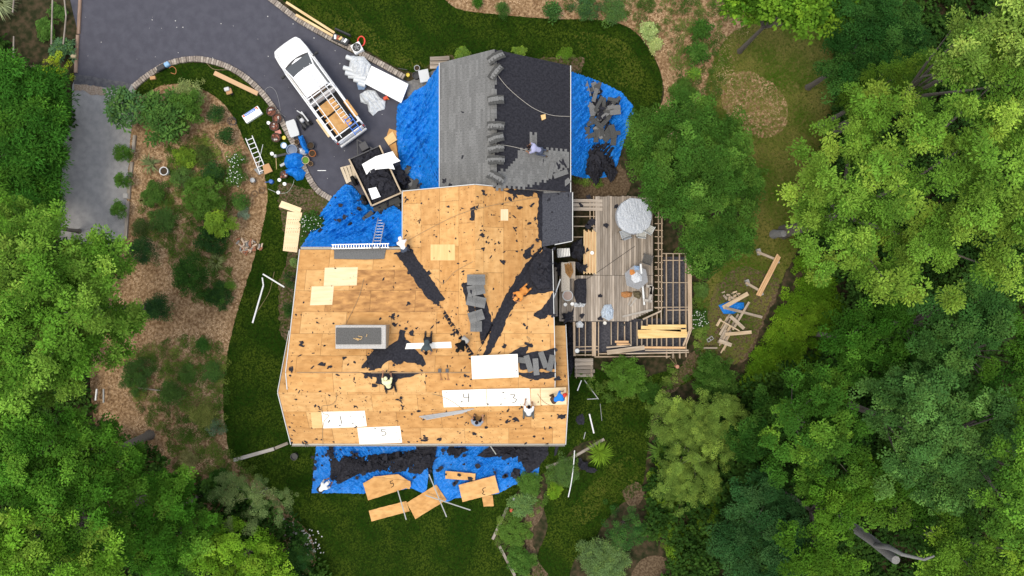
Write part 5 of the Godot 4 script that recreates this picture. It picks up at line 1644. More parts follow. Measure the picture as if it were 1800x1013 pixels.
# ------------------------------------------------------------------ tarpaulins and torn felt
func spread_the_tarps() -> void:
	var blue := tarp_mat()
	var felt := felt_mat()
	single("tarp", "blue tarp hung from the garage's shingled eave onto the drive", "tarp", crumpled([772,113,2.66, 774,180,2.68, 775,260,2.68, 775,332,2.68, 745,336,0.3, 722,330,0.06, 706,300,0.06, 700,268,0.06, 697,236,0.06, 697,205,0.06, 699,184,0.06, 716,174,0.06, 728,160,0.08, 748,150,0.4], 0.7, 0.16, 0.5, 0.055, [728,236], 0.03), blue)
	single("tarp", "blue tarp hung from the garage's black felt eave, heaped with shingles", "tarp", crumpled([1003,126,2.38, 1003,190,2.38, 1004,250,2.38, 1004,308,2.38, 1030,314,0.2, 1066,312,0.06, 1084,292,0.06, 1100,240,0.06, 1117,205,0.06, 1112,186,0.06, 1092,162,0.06, 1068,150,0.06, 1040,138,0.3], 0.55, 0.15, 0.48, 0.055, [1050,222], 0.03), blue)
	single("tarp", "blue tarp in the inner corner beneath the leaning ladder", "tarp", crumpled([528,436,2.6, 600,434,2.6, 660,434,2.6, 708,432,2.55, 709,400,2.55, 709,374,2.5, 690,360,0.5, 668,364,0.15, 640,350,0.1, 618,326,0.08, 607,324,0.06, 592,338,0.06, 580,352,0.06, 566,372,0.06, 552,398,0.1, 536,424,0.9], 0.7, 0.17, 0.48, 0.055, [622,388], 0.03), blue)
	single("tarp", "blue tarp on the lawn under the south eave, beneath the felt heap", "tarp", crumpled([556,780,0.06, 640,776,0.06, 756,774,0.06, 758,800,0.06, 754,830,0.06, 750,860,0.06, 744,868,0.06, 724,858,0.06, 700,862,0.06, 640,868,0.06, 590,867,0.06, 548,867,0.06, 551,830,0.06], 0.08, 0.09, 0.36, 0.055, null, 0.02), blue)
	single("tarp", "blue tarp on the lawn under the south eave, beneath the sheet marked 3", "tarp", crumpled([762,776,0.06, 860,772,0.06, 952,770,0.06, 950,810,0.06, 944,848,0.06, 904,852,0.06, 876,868,0.06, 800,876,0.06, 784,884,0.06, 764,856,0.06, 760,820,0.06], 0.08, 0.09, 0.34, 0.055, null, 0.02), blue)
	single("tarp", "bundled blue tarp over garden goods at the drive's edge, upper fold", "tarp", crumpled([503,272,0.1, 520,268,0.2, 532,272,0.2, 534,290,0.2, 526,298,0.2, 504,296,0.1, 499,286,0.05], 0.75, 0.11, 0.4, 0.05), blue)
	single("tarp", "bundled blue tarp over garden goods at the drive's edge, lower fold", "tarp", crumpled([500,300,0.1, 512,294,0.2, 530,296,0.2, 538,304,0.15, 532,316,0.06, 522,318,0.05, 514,310,0.06, 500,306,0.06], 0.6, 0.1, 0.4, 0.05), blue)
	single("tarp", "narrow strip of blue tarp draped over the pots", "tarp", crumpled([524,240,0.2, 532,238,0.2, 540,256,0.2, 546,270,0.1, 536,270,0.2, 528,254,0.2], 0.6, 0.09, 0.35, 0.045), blue)
	single("tarp", "crushed blue tarp under the planks of the wood pile", "tarp", crumpled([1263,537, 0.06, 1280,530,0.1, 1308,532,0.1, 1308,542,0.06, 1290,552,0.06, 1272,552,0.06], 0.25, 0.06, 0.3, 0.05), blue)
	# felt and shingles thrown down on them
	var piles := [
		["black felt heap spread along the middle of the south tarp", [578,808, 600,802, 640,802, 690,796, 720,792, 742,790, 754,798, 752,822, 738,834, 722,828, 704,828, 690,832, 668,824, 655,830, 630,834, 610,822, 600,842, 594,852, 580,840, 582,822], 0.28, 0.10],
		["strip of black felt running down from the south eave onto the tarp", [578,784, 586,784, 586,806, 580,808], 0.12, 0.02],
		["wide black felt sheet folded over the far end of the south tarp", [860,785, 940,778, 962,776, 964,800, 946,822, 928,834, 934,812, 920,800, 890,798, 850,804, 838,802], 0.2, 0.06],
		["black felt bunched in the gap between the two south tarps", [730,784, 768,782, 766,800, 758,824, 756,850, 750,800, 734,796], 0.2, 0.05],
		["torn felt patch with a ragged rim on the second south tarp", [785,790, 815,786, 824,792, 806,800, 796,798, 788,800], 0.15, 0.04],
		["small torn felt piece with a hook shape on the second south tarp", [902,826, 912,832, 918,840, 910,846, 904,836, 902,820], 0.14, 0.04],
		["black felt sheet crumpled on the corner tarp near its lower tip", [548,420, 560,404, 580,394, 594,396, 592,412, 578,422, 566,428, 550,428], 0.45, 0.07],
		["black felt sheet crumpled on the corner tarp beside the ladder", [608,388, 620,386, 640,392, 642,402, 630,408, 616,410, 607,400], 0.55, 0.08],
		["dark heap of torn roofing in the corner behind the trailer", [668,362, 690,346, 706,344, 708,372, 704,400, 690,418, 676,416, 674,394, 662,384, 650,374], 0.8, 0.12],
		["dark torn roofing spilled between the trailer and the garage tarp", [690,300, 712,300, 726,322, 716,334, 700,330], 0.6, 0.12],
		["heap of grey shingle strips on the tarp beside the black garage slope", [1028,148, 1044,142, 1058,158, 1066,172, 1090,176, 1088,202, 1076,206, 1070,216, 1084,230, 1076,250, 1062,262, 1044,262, 1030,230, 1036,200, 1026,176], 0.65, 0.10],
		["black felt heap at the end of the garage tarp", [1020,262, 1040,250, 1066,248, 1080,258, 1078,284, 1086,304, 1074,322, 1062,302, 1048,326, 1034,308, 1016,304], 0.7, 0.13],
		["loose black felt blown onto the lower bed", [1010,808, 1024,812, 1034,820, 1050,826, 1044,832, 1030,830, 1022,818], 0.15, 0.05],
		["rumpled dark felt along the east wall by the deck steps", [998,566, 1006,570, 1010,640, 1002,664, 996,660, 1000,620], 0.3, 0.05],
		["black felt sheets heaped on the deck beside the louvred hood", [1006,428, 1020,420, 1030,432, 1030,450, 1020,462, 1010,452, 1000,440], 1.05, 0.08],
		["ragged black felt pieces on the deck below the louvred hood", [1012,468, 1024,460, 1032,466, 1036,478, 1026,482, 1016,478], 0.85, 0.04],
		["black felt bunched against the wall at the deck's inner corner", [976,470, 986,458, 994,466, 984,478, 978,484], 0.95, 0.08],
		["dark rubbish sheet at the deck's lower inner corner", [980,548, 1000,546, 1014,556, 1008,562, 990,562, 980,558], 0.85, 0.04],
	]
	for q in piles: single("felt_heap", q[0], "roofing felt", crumpled(rim_of(q[1], q[2] * 0.45 + (0.14 if q[1][1] > 780 and q[1][1] < 806 else 0.0)), q[2] + (0.2 if q[1][1] > 780 and q[1][1] < 806 else 0.0), q[3] * 1.25, 0.34, 0.07, null, 0.04, int(q[3] * 220.0)), felt, "")
	# loose shingle strips on the garage tarps
	var tabs := shingle_mats()
	var dark_tabs := earth("dark shingle", paint(0.07, 0.07, 0.068), paint(0.12, 0.12, 0.117), 0.5, 0.5, 1.0, 0.12, 118, 0.95)
	for k in 56:
		var q: Array = [[1030, 1085, 150, 250, 0.75], [700, 735, 300, 335, 0.35], [640, 700, 350, 400, 0.75]][0 if k < 34 else (1 if k < 46 else 2)]
		var s := Shape.new()
		s.soft(Vector3.ZERO, Vector3(rnd(0.6, 1.0), 0.02, rnd(0.2, 0.34)), 0.004)
		var at := site(rnd(q[0], q[1]), rnd(q[2], q[3]), q[4] + rnd(0.0, 0.12))
		single("shingle_strip", ["grey shingle strip thrown on the heap beside the black garage slope", "grey shingle strip fallen on the lower part of the garage tarp by the trailer", "grey shingle strip lying on the corner tarp beside the trailer"][0 if k < 34 else (1 if k < 46 else 2)], "shingle", s, dark_tabs if k % 3 else tabs[k % 4], ["shingle strips on the east garage tarp", "shingle strips on the west garage tarp", "shingle strips on the corner tarp"][0 if k < 34 else (1 if k < 46 else 2)], Transform3D(Basis(UP, rnd(0, PI)) * Basis(Vector3.RIGHT, rnd(-0.15, 0.15)) * Basis(Vector3.BACK, rnd(-0.15, 0.15)), at))
	# small scraps on the tarps
	var sc := Shape.new()
	for q in [[550, 940, 790, 860, 70], [700, 770, 250, 330, 24], [580, 700, 340, 400, 30]]:
		for k in q[4]:
			var p := site(rnd(q[0], q[1]), rnd(q[2], q[3]), 0.34 if q[0] == 550 else (0.5 if q[0] == 700 else 0.85))
			scrap(sc, p, UP, rnd(0.06, 0.22))
	var o := single("felt_litter", "small torn scraps of felt littering the blue tarps", "debris", sc, felt)
	o.set_meta("kind", "stuff")

# one jagged scrap with a little thickness
func scrap(s: Shape, at: Vector3, n: Vector3, r: float, long := 1.0) -> void:
	var x := n.cross(Vector3(rnd(-1, 1), 0.1, rnd(-1, 1))).normalized()
	var y := n.cross(x)
	var p := PackedVector2Array()
	var k := 5 + rng.randi() % 4
	for i in k:
		var a := TAU * i / k
		var l := r * rnd(0.35, 1.0)
		p.append(Vector2(cos(a) * l * long, sin(a) * l / long))
	s.prism(p, at, x, y, n, 0.004, 0.008)

# ------------------------------------------------------------------ on the roof
func put_things_on_the_roof() -> void:
	var felt := felt_mat()
	var tabs := shingle_mats()
	var dim := earth("dark shingle", paint(0.07, 0.07, 0.068), paint(0.12, 0.12, 0.117), 0.5, 0.5, 1.0, 0.12, 118, 0.95)
	# bundles of shingles straddling the garage ridge
	for q in [[866, 102, 0.5], [866, 128, 0.9], [873, 176, 0.12], [873, 222, 0.0], [873, 262, 0.15], [873, 282, 0.0], [873, 312, -0.5], [872, 244, 0.3]]:
		var at := gar_w.at(gar_w.over(q[0], q[1]))
		at = Vector3(-0.86, 4.33, at.z)
		var t := thing("shingle_bundle", "bundle of grey shingles draped across the garage ridge", "shingle bundle", at, q[2], "shingle bundles along the garage ridge")
		for k in 3:
			var s := Shape.new()
			var w := rnd(0.8, 0.95)
			var z := -0.13 + k * 0.13 + rnd(-0.03, 0.03)
			for i in 6:
				var a := lerpf(-0.5, 0.5, i / 6.0) * w
				var b := lerpf(-0.5, 0.5, (i + 1) / 6.0) * w
				s.bar(Vector3(a, 0.16 + 0.035 * (3 - absf(k - 1.5)) - a * a * 0.9, z), Vector3(b, 0.16 + 0.035 * (3 - absf(k - 1.5)) - b * b * 0.9, z), rnd(0.16, 0.24), 0.07)
			part(t, "shingle", s, tabs[2] if k == 1 else dim)
	# ridge caps left on the garage and middle ridges
	for k in 26:
		var z := -12.1 + k * 0.26
		if z > -5.6: break
		var s := Shape.new()
		s.bar(Vector3(-1.12, 4.30, z), Vector3(-0.97, 4.385, z), 0.28, 0.012)
		s.bar(Vector3(-0.97, 4.385, z), Vector3(-0.82, 4.32, z), 0.28, 0.012)
		if k % 7 != 5: part(slope_node[gar_w], "ridge_cap", s, tabs[k % 4])
	for q in [[838, 492, 0.0, 0.95], [838, 510, 0.2, 0.9], [841, 530, -0.2, 1.0], [840, 556, 0.3, 0.8], [839, 574, 0.0, 0.6]]:
		var at := mid_w.at(mid_w.over(q[0], q[1]))
		var t := thing("shingle_bundle", "ragged grey shingle bundle on the stripped ridge between the valleys", "shingle bundle", Vector3(-1.9, 4.86, at.z), q[2], "shingle bundles on the middle ridge")
		for k in 4:
			var s := Shape.new()
			s.bar(Vector3(-q[3] * 0.5, 0.0, -0.18 + k * 0.12), Vector3(0, 0.1 + 0.02 * k, -0.18 + k * 0.12), 0.2, 0.04)
			s.bar(Vector3(0, 0.1 + 0.02 * k, -0.18 + k * 0.12), Vector3(q[3] * 0.5, 0.0, -0.18 + k * 0.12), 0.2, 0.04)
			part(t, "shingle", s, tabs[(k * 3 + 1) % 4])
	for k in 5:
		var s := Shape.new()
		s.soft(Vector3.ZERO, Vector3(0.9, 0.03, 0.3), 0.006)
		var q := main_n.over(916 + k * 13, 634 + (k % 3) * 6)
		single("shingle_strip", "curled grey shingle strip on the main ridge beside the white loose sheet", "shingle", s, tabs[k % 4], "shingle strips on the main ridge", Transform3D(main_n.turned([0.1, 1.3, 1.5, 1.25, 1.8][k]) * Basis(Vector3.RIGHT, 0.08), main_n.at(q, 0.07 + 0.03 * k)))
	for q in [[gar_e, 985, 306, 1.2], [gar_e, 968, 300, 0.2], [link, 978, 318, 1.2], [link, 990, 325, 0.9], [link, 970, 335, 1.5]]:
		var s := Shape.new()
		s.soft(Vector3.ZERO, Vector3(0.95, 0.02, 0.28), 0.005)
		var f: Face = q[0]
		single("shingle_strip", "loose grey shingle strip where the garage slope meets the low roof", "shingle", s, tabs[1], "loose strips at the garage eave", Transform3D(f.turned(q[3]), f.at(f.over(q[1], q[2]), 0.05)))
	# the loose white sheet across the ridge
	var wsheet := Shape.new()
	wsheet.soft(Vector3.ZERO, Vector3(2.44, 0.02, 1.22), 0.004)
	var wa := main_n.at(main_n.over(828, 630), 0.1)
	single("white_sheet", "large loose white sheet lying across the main ridge", "board", wsheet, timber("new sheathing", Color.WHITE, Color.WHITE, 1), "", Transform3D(Basis(UP, 0.045) * Basis(Vector3.RIGHT, 0.01), Vector3(-0.9, 5.22, 4.12)))
	# bundle of metal strips on the south slope
	for k in 4:
		var s := Shape.new()
		var a := south.at(south.over(737 + k * 4, 732 + k * 1.6), 0.03)
		var b := south.at(south.over(833 - k * 6, 718 + k * 2.2), 0.03)
		s.bar(a, b, 0.055, 0.05, south.n)
		single("metal_strip", "long grey metal strip in the bundle on the south slope", "metal strip", s, mat("drip edge bright", paint(0.42, 0.42, 0.42), 0.4, 0.3), "metal strips on the south slope")
	# shingled walkway plank at the eave by the ladder
	var plank := Shape.new()
	plank.prism(PackedVector2Array([Vector2(0, 0), Vector2(2.85, 0.0), Vector2(2.9, 0.06), Vector2(2.84, 0.62), Vector2(1.8, 0.66), Vector2(0.05, 0.62)]), Vector3.ZERO, main_n.ax, main_n.ay, main_n.n, 0.0, 0.03)
	single("felt_walkway", "grey shingled pad lying at the eave by the leaning ladder", "roofing pad", plank, tabs[0], "", Transform3D(Basis.IDENTITY, main_n.at(main_n.over(586, 455), 0.02) - main_n.ay * 0.6))
	var alloy: Material = mats["aluminium"]
	ladder("aluminium walk plank with close rungs laid along the eave", site(583, 434, 2.95), site(684, 432, 2.95), 0.22, 22, alloy)
	ladder("aluminium ladder leaning from the corner tarp up to the eave", site(672, 380, 0.9), site(660, 437, 3.1), 0.42, 11, alloy, Vector3(0, 0.4, -1).normalized())
	single("felt_heap", "grey felt sheets folded in the east valley below the low roof", "roofing felt", crumpled([930,470,3.5, 940,452,3.3, 956,440,3.0, 968,446,3.0, 970,480,3.3, 968,506,3.6, 946,508,3.7, 934,492,3.7], 3.62, 0.09, 0.5, 0.07, null, 0.03, 8), felt)
	# two roof jacks below the main ridge, tools, a safety rope and cords
	for q in [[773, 652, 776, 667], [786, 652, 788, 667]]:
		var t := thing("shingle_fork", "black bladed shingle fork with a tan shaft lying below the main ridge", "tool", main_s.at(main_s.over(q[0], q[1]), 0.03), 0.0, "pair of shingle forks")
		var s := Shape.new()
		s.bar(Vector3.ZERO, main_s.at(main_s.over(q[2], q[3]), 0.03) - t.position, 0.035, 0.03)
		s.box(main_s.at(main_s.over(q[2], q[3]), 0.03) - t.position, Vector3(0.12, 0.03, 0.06))
		part(t, "shaft", s, timber("tool shaft", paint(0.2, 0.09, 0.045), paint(0.3, 0.15, 0.08), 231))
		var bl := Shape.new()
		bl.box(Vector3(0, 0.02, -0.02), Vector3(0.16, 0.02, 0.2))
		part(t, "blade", bl, mats["dark steel"])
	var rope := mat("rope", paint(0.30, 0.22, 0.13), 0.9)
	var pale_rope := mat("pale rope", paint(0.45, 0.42, 0.37), 0.9)
	for q in [["safety_rope", "pale rope curving from the garage ridge to its black felt eave", gar_e, [874,132, 890,152, 912,172, 940,192, 970,203, 1001,205], pale_rope], ["safety_rope", "pale rope from the garage ridge to the crouching worker", gar_e, [875,254, 900,258, 932,266], pale_rope], ["air_hose", "brown hose running down the south slope past the sheet marked 1", south, [592,690, 590,705, 580,712, 566,714, 568,726, 578,730, 570,740, 567,760, 568,782], rope], ["air_hose", "brown hose crossing the west slope from the chimney", main_n, [640,490, 630,525, 608,570], rope], ["air_hose", "brown hose over the middle roof's west slope", mid_w, [716,424, 750,405, 800,380, 834,368], rope], ["air_hose", "brown hose over the middle roof's east slope", mid_e, [836,368, 880,358, 950,346], rope], ["air_hose", "brown hose looping above the shingle bundles on the middle roof", mid_w, [768,490, 780,498, 800,478, 832,460], rope], ["air_hose", "brown hose from the ridge to the grey shirted worker", south, [760,692, 785,700, 810,716, 832,736], rope], ["air_hose", "brown hose curling beside the sheet marked 3 to the blue shirted worker", south, [945,692, 952,702, 962,710, 975,714], rope], ["air_hose", "brown curl of cord on the plywood above the loose white sheet", main_n, [910,610, 925,606, 932,598, 926,592, 930,600], rope]]:
		var f: Face = q[2]
		var pts := PackedVector3Array()
		for i in range(0, q[3].size(), 2): pts.append(f.at(f.over(q[3][i], q[3][i + 1]), 0.03))
		var s := Shape.new()
		s.tube(curve3(pts, 5), PackedFloat32Array([0.012]), 5)
		single(q[0], q[1], "rope", s, q[4])
	single("wood_offcut", "orange wood offcut lying on the garage's black felt", "offcut", on_slope(gar_e, [950,203, 958,201, 959,209, 952,212], 0.02, 0.03), timber("bright sheathing", Color.WHITE, Color.WHITE, 1))
	# scraps large enough to pick out
	for q in [[south, 835, 762, 0.3], [south, 893, 741, 0.3], [south, 905, 738, 0.35], [south, 856, 752, 0.22], [south, 965, 752, 0.2], [south, 988, 733, 0.42], [south, 915, 716, 0.2], [south, 775, 773, 0.35], [south, 748, 772, 0.3], [south, 535, 778, 0.3], [south, 820, 745, 0.16], [main_s, 703, 702, 0.2], [south, 702, 702, 0.22], [south, 706, 716, 0.22], [south, 735, 722, 0.2], [south, 590, 715, 0.12], [south, 626, 714, 0.18], [main_s, 680, 683, 0.18], [main_n, 568, 641, 0.3], [main_n, 580, 646, 0.25], [main_n, 605, 628, 0.22], [main_n, 531, 605, 0.25], [main_n, 512, 650, 0.3], [main_n, 718, 535, 0.22], [main_n, 692, 558, 0.3], [main_n, 694, 570, 0.3], [main_n, 724, 588, 0.32], [main_n, 962, 548, 0.35], [main_n, 955, 556, 0.3], [main_n, 925, 575, 0.2], [main_n, 888, 606, 0.25], [main_n, 797, 588, 0.2], [mid_e, 848, 412, 0.3], [mid_e, 856, 425, 0.2], [mid_e, 876, 428, 0.16], [mid_e, 850, 440, 0.2], [mid_e, 915, 365, 0.25], [mid_e, 934, 360, 0.28], [mid_e, 930, 390, 0.22], [mid_e, 940, 386, 0.2], [mid_e, 883, 460, 0.28], [mid_e, 905, 402, 0.2], [mid_e, 895, 352, 0.26], [mid_e, 903, 345, 0.3], [mid_e, 850, 338, 0.25], [mid_e, 922, 478, 0.3], [mid_e, 908, 490, 0.25], [mid_w, 714, 350, 0.2], [mid_w, 812, 480, 0.2], [mid_w, 738, 388, 0.16], [gar_w, 782, 318, 0.3], [gar_w, 790, 326, 0.35], [gar_w, 812, 277, 0.15], [gar_e, 990, 286, 0.42], [gar_e, 984, 292, 0.3], [link, 965, 350, 0.2]]:
		var f: Face = q[0]
		var s := Shape.new()
		for k in 3: scrap(s, f.at(f.over(q[1], q[2]) + Vector2(rnd(-0.1, 0.1), rnd(-0.1, 0.1)), 0.006 + 0.004 * k), f.n, q[3] * rnd(0.35, 0.62), rnd(1.1, 1.8))
		var where: String = {main_n: "main roof's north slope", main_s: "narrow slope below the main ridge", south: "south slope", mid_w: "middle roof's west slope", mid_e: "middle roof's east slope", gar_w: "garage's shingled slope", gar_e: "garage's black felt slope", link: "low membrane roof"}[f]
		single("felt_scrap", "torn scrap of dark felt lying on the %s" % where, "roofing scrap", s, felt, "torn felt scraps on the %s" % where)
	# crumbs: nobody could count them
	var lit := Shape.new()
	var f2 := FastNoiseLite.new()
	f2.seed = 8; f2.frequency = 0.5
	for q in [[south, 760], [main_s, 190], [main_n, 620], [mid_w, 330], [mid_e, 420], [end_e, 60], [end_w, 16], [gar_e, 40], [gar_w, 14], [link, 40]]:
		var f: Face = q[0]
		var r := Rect2(f.poly[0], Vector2.ZERO)
		for p in f.poly: r = r.expand(p)
		for k in q[1]:
			var p := Vector2(rnd(r.position.x, r.end.x), rnd(r.position.y, r.end.y))
			if not Geometry2D.is_point_in_polygon(p, f.poly): continue
			var w := f.at(p)
			if f2.get_noise_2d(w.x, w.z) < rnd(-0.5, 0.25) and f != mid_w: continue
			var size := 0.018 + 0.10 * pow(rng.randf(), 4.5)
			scrap(lit, f.at(p, 0.003), f.n, size, rnd(0.8, 1.9))
	for k in 110:
		var q := pow(rng.randf(), 0.8)
		scrap(lit, main_n.at(main_n.over(lerpf(770, 832, q) + rnd(-7, 2), lerpf(528, 620, q) + rnd(-3, 6)), 0.004), main_n.n, rnd(0.03, 0.12), rnd(0.8, 1.6))
	var o := single("felt_litter", "small dark crumbs of felt and nails littering the bare roof", "debris", lit, felt)
	o.set_meta("kind", "stuff")
	# rows of nail marks over the rafters
	var rust := mat("nail marks", paint(0.20, 0.095, 0.04), 0.9)
	for q in [[south, 0.61, 0.24], [main_n, 0.61, 0.3], [mid_w, 0.3, 0.41], [mid_e, 0.3, 0.41], [main_s, 0.61, 0.24]]:
		var f: Face = q[0]
		var r := Rect2(f.poly[0], Vector2.ZERO)
		for p in f.poly: r = r.expand(p)
		var s := Shape.new()
		var x := r.position.x + 0.2
		while x < r.end.x:
			var y := r.position.y + 0.12
			while y < r.end.y:
				var p := Vector2(x + rnd(-0.02, 0.02), y + rnd(-0.04, 0.04))
				if rng.randf() < 0.5 and Geometry2D.is_point_in_polygon(p, f.poly): s.box(f.at(p, 0.004), Vector3(rnd(0.015, 0.04), 0.003, rnd(0.02, 0.05)), f.turned())
				y += q[2]
			x += q[1]
		part(slope_node[f], "nail_marks", s, rust).set_meta("kind", "stuff")
	# things on the chimney cap
	var vine := Shape.new()
	for k in 6:
		var a := Vector3(-7.9 + rnd(-0.25, 0.35), 5.57, 2.6 + rnd(-0.12, 0.1))
		vine.tube(PackedVector3Array([a, a + Vector3(rnd(-0.2, 0.2), 0.05, rnd(-0.15, 0.15)), a + Vector3(rnd(-0.25, 0.25), 0.0, rnd(-0.14, 0.14))]), PackedFloat32Array([0.014]), 5)
	single("twig_bundle", "tangle of tan straps lying on the chimney cap", "straps", vine, timber("bright sheathing", Color.WHITE, Color.WHITE, 1))

# ------------------------------------------------------------------ on the drive
func barrel(called: String, label: String, category: String, u: float, v: float, r: float, h: float, m: Material, fill: Material, lift := 0.03, flare := 1.15) -> Node3D:
	var t := thing(called, label, category, site(u, v, h) * Vector3(1, 0, 1) + UP * lift)
	var s := Shape.new()
	s.lathe(Vector3.ZERO, PackedVector2Array([Vector2(0, 0), Vector2(r / flare, 0), Vector2(r, h), Vector2(r * 1.08, h), Vector2(r * 1.08, h + 0.02), Vector2(r * 0.93, h + 0.02), Vector2(r * 0.9, h * 0.8), Vector2(0, h * 0.8)]), 20)
	part(t, "shell", s, m)
	if fill:
		var f := Shape.new()
		f.lathe(Vector3.ZERO, PackedVector2Array([Vector2(r * 0.9, h * 0.84), Vector2(r * 0.4, h * 0.88), Vector2(0, h * 0.9)]), 16)
		part(t, "soil", f, fill)
	return t

func put_things_on_the_drive() -> void:
	var white := mat("white foam board", Color.WHITE, 0.7)
	var film := mat("white plastic film", paint(0.50, 0.52, 0.54), 0.4)
	var clear := mat("milky film", paint(0.55, 0.57, 0.6), 0.25)
	var cream := timber("pale sheathing", Color.WHITE, Color.WHITE, 1)
	var tan := timber("bright sheathing", Color.WHITE, Color.WHITE, 1)
	var black: Material = mats["black plastic"]
	var soil := mat("potting soil", paint(0.05, 0.035, 0.022), 0.95)
	var lumber := timber("new lumber", paint(0.52, 0.36, 0.18), paint(0.66, 0.49, 0.28), 251)
	var d := Vector3(-0.1, 0, 0)
	# stack of white sheets
	var t := thing("board_stack", "stack of large white boards beside the kerb", "board stack", site(676, 145) * Vector3(1, 0, 1))
	for k in 4:
		var p := outline([652.5 + k * 0.3, 115.5 + k * 0.2, 717.5, 147.5 + k * 0.4, 705, 181, 640 + k * 0.3, 146.5], 0.12 * (k + 1))
		var q := PackedVector2Array()
		for z in p: q.append(z - Vector2(t.position.x, t.position.z))
		var s := Shape.new()
		s.prism(q, Vector3.ZERO, Vector3.RIGHT, Vector3.BACK, UP, 0.035 + 0.115 * k, 0.1)
		part(t, "board", s, white)
	# wrapped rolls
	for k in 6:
		var s := Shape.new()
		var a := site([609, 604, 607, 613, 622, 630][k], [100, 119, 128, 134, 140, 146][k], 0.25 + 0.08 * (k % 3))
		var b := site([638, 634, 640, 644, 646, 642][k], [112, 128, 136, 138, 146, 150][k], 0.28 + 0.08 * (k % 2))
		s.tube(PackedVector3Array([a, b]), PackedFloat32Array([0.14]), 10)
		single("wrapped_roll", "white plastic wrapped roll in the pile beside the board stack", "roll", s, film, "wrapped rolls beside the board stack")
	single("plastic_wrap", "crumpled white plastic sheeting over the wrapped rolls", "plastic sheet", crumpled([616,98,0.2, 640,100,0.2, 652,114,0.3, 648,136,0.3, 640,146,0.2, 622,138,0.2, 612,124,0.2], 0.62, 0.08, 0.35, 0.05), film)
	single("plastic_wrap", "white plastic sheeting blown out beside the board stack", "plastic sheet", crumpled([632,166,0.06, 646,158,0.1, 660,160,0.1, 668,172,0.1, 678,178,0.1, 676,192,0.06, 664,196,0.05, 656,204,0.05, 648,196,0.05, 646,184,0.05, 634,180,0.05], 0.3, 0.09, 0.4, 0.05), film)
	single("cloth_bundle", "crumpled light blue cloth beside the plastic sheeting", "cloth", crumpled([626,144,0.08, 638,142,0.1, 644,152,0.1, 640,158,0.06, 630,158,0.06], 0.4, 0.07, 0.3, 0.04), mat("light blue cloth", paint(0.24, 0.33, 0.47), 0.85))
	var jug := thing("fuel_can", "red and orange fuel can half under the board stack", "can", site(679, 174))
	var js := Shape.new()
	js.soft(Vector3(0, 0.15, 0), Vector3(0.3, 0.26, 0.2), 0.04, Basis(UP, 0.5))
	part(jug, "tank", js, mat("red plastic", paint(0.55, 0.06, 0.02), 0.5))
	var sp := Shape.new()
	sp.tube(PackedVector3Array([Vector3(0.1, 0.25, 0.05), Vector3(0.22, 0.34, 0.12)]), PackedFloat32Array([0.03]), 8)
	part(jug, "spout", sp, mat("orange plastic", paint(0.65, 0.2, 0.03), 0.5))
	# table saw fan, red hose ring, tool chest, boards
	var fan := thing("box_fan", "white square box with a round black fan beside the kerb", "fan", site(629.5, 87.5), 0.5)
	var fs := Shape.new()
	fs.soft(Vector3(0, 0.2, 0), Vector3(0.58, 0.4, 0.56), 0.03)
	part(fan, "housing", fs, white)
	var fr := Shape.new()
	fr.lathe(Vector3(0, 0.4, 0), PackedVector2Array([Vector2(0.25, 0.0), Vector2(0.25, 0.03), Vector2(0.2, 0.03), Vector2(0.19, 0.006), Vector2(0, 0.006)]), 22)
	part(fan, "fan_ring", fr, black)
	for k in 5:
		var bl := Shape.new()
		bl.box(Vector3(cos(TAU * k / 5) * 0.1, 0.42, sin(TAU * k / 5) * 0.1), Vector3(0.16, 0.01, 0.06), Basis(UP, -TAU * k / 5) * Basis(Vector3.RIGHT, 0.4))
		part(fan, "fan_blade", bl, mat("grey plastic", paint(0.2, 0.2, 0.2), 0.5))
	var ring := Shape.new()
	for j in 3:
		var pts := PackedVector3Array()
		for k in 25: pts.append(site(635, 72.5, 0.05 + 0.02 * j) + Vector3(cos(TAU * k / 24) * (0.19 + 0.015 * j), 0, sin(TAU * k / 24) * (0.3 - 0.01 * j)))
		ring.tube(pts, PackedFloat32Array([0.035]), 8)
	single("hose_coil", "coiled red hose on the grass beside the box fan", "hose", ring, mat("red hose", paint(0.62, 0.05, 0.025), 0.5))
	var chest := thing("tool_chest", "open black tool chest with tools on the kerb", "tool box", site(602, 68.5), -0.42)
	for q in [[Vector3(0, 0.16, 0.14), Vector3(1.0, 0.3, 0.42)], [Vector3(0, 0.34, -0.28), Vector3(1.02, 0.34, 0.1)]]:
		var s := Shape.new()
		s.soft(q[0], q[1], 0.03)
		part(chest, "tray" if q[1].z > 0.2 else "lid", s, black)
	for k in 5:
		var s := Shape.new()
		s.soft(Vector3(-0.32 + 0.16 * k, 0.34, 0.14 + rnd(-0.05, 0.05)), Vector3(0.13, 0.07, 0.26), 0.02, Basis(UP, rnd(-0.5, 0.5)))
		part(chest, "hand_tool", s, [white, mat("brick red", paint(0.3, 0.09, 0.05), 0.7), tan, mat("grey plastic", Color.WHITE), white][k])
	length_of("plank", "long tan board laid along the kerb's top, outer one", "board", 503, 4, 588, 58, 0.14, 0.05, 0.18, lumber, "boards along the kerb")
	length_of("plank", "long tan board laid along the kerb's top, inner one", "board", 520, 26, 590, 66, 0.14, 0.05, 0.17, lumber, "boards along the kerb")
	# totes and bits by the walk
	var tote := thing("storage_tote", "pale grey storage tote beside the garage tarp", "tote", site(747, 137), 0.2)
	var tt := Shape.new()
	tt.soft(Vector3(0, 0.2, 0), Vector3(0.56, 0.36, 0.7), 0.05)
	part(tote, "bin", tt, mat("grey tote", paint(0.36, 0.37, 0.38), 0.6))
	var tl := Shape.new()
	tl.soft(Vector3(0, 0.4, 0), Vector3(0.6, 0.05, 0.74), 0.02)
	part(tote, "lid", tl, mat("pale lid", paint(0.46, 0.47, 0.48), 0.5))
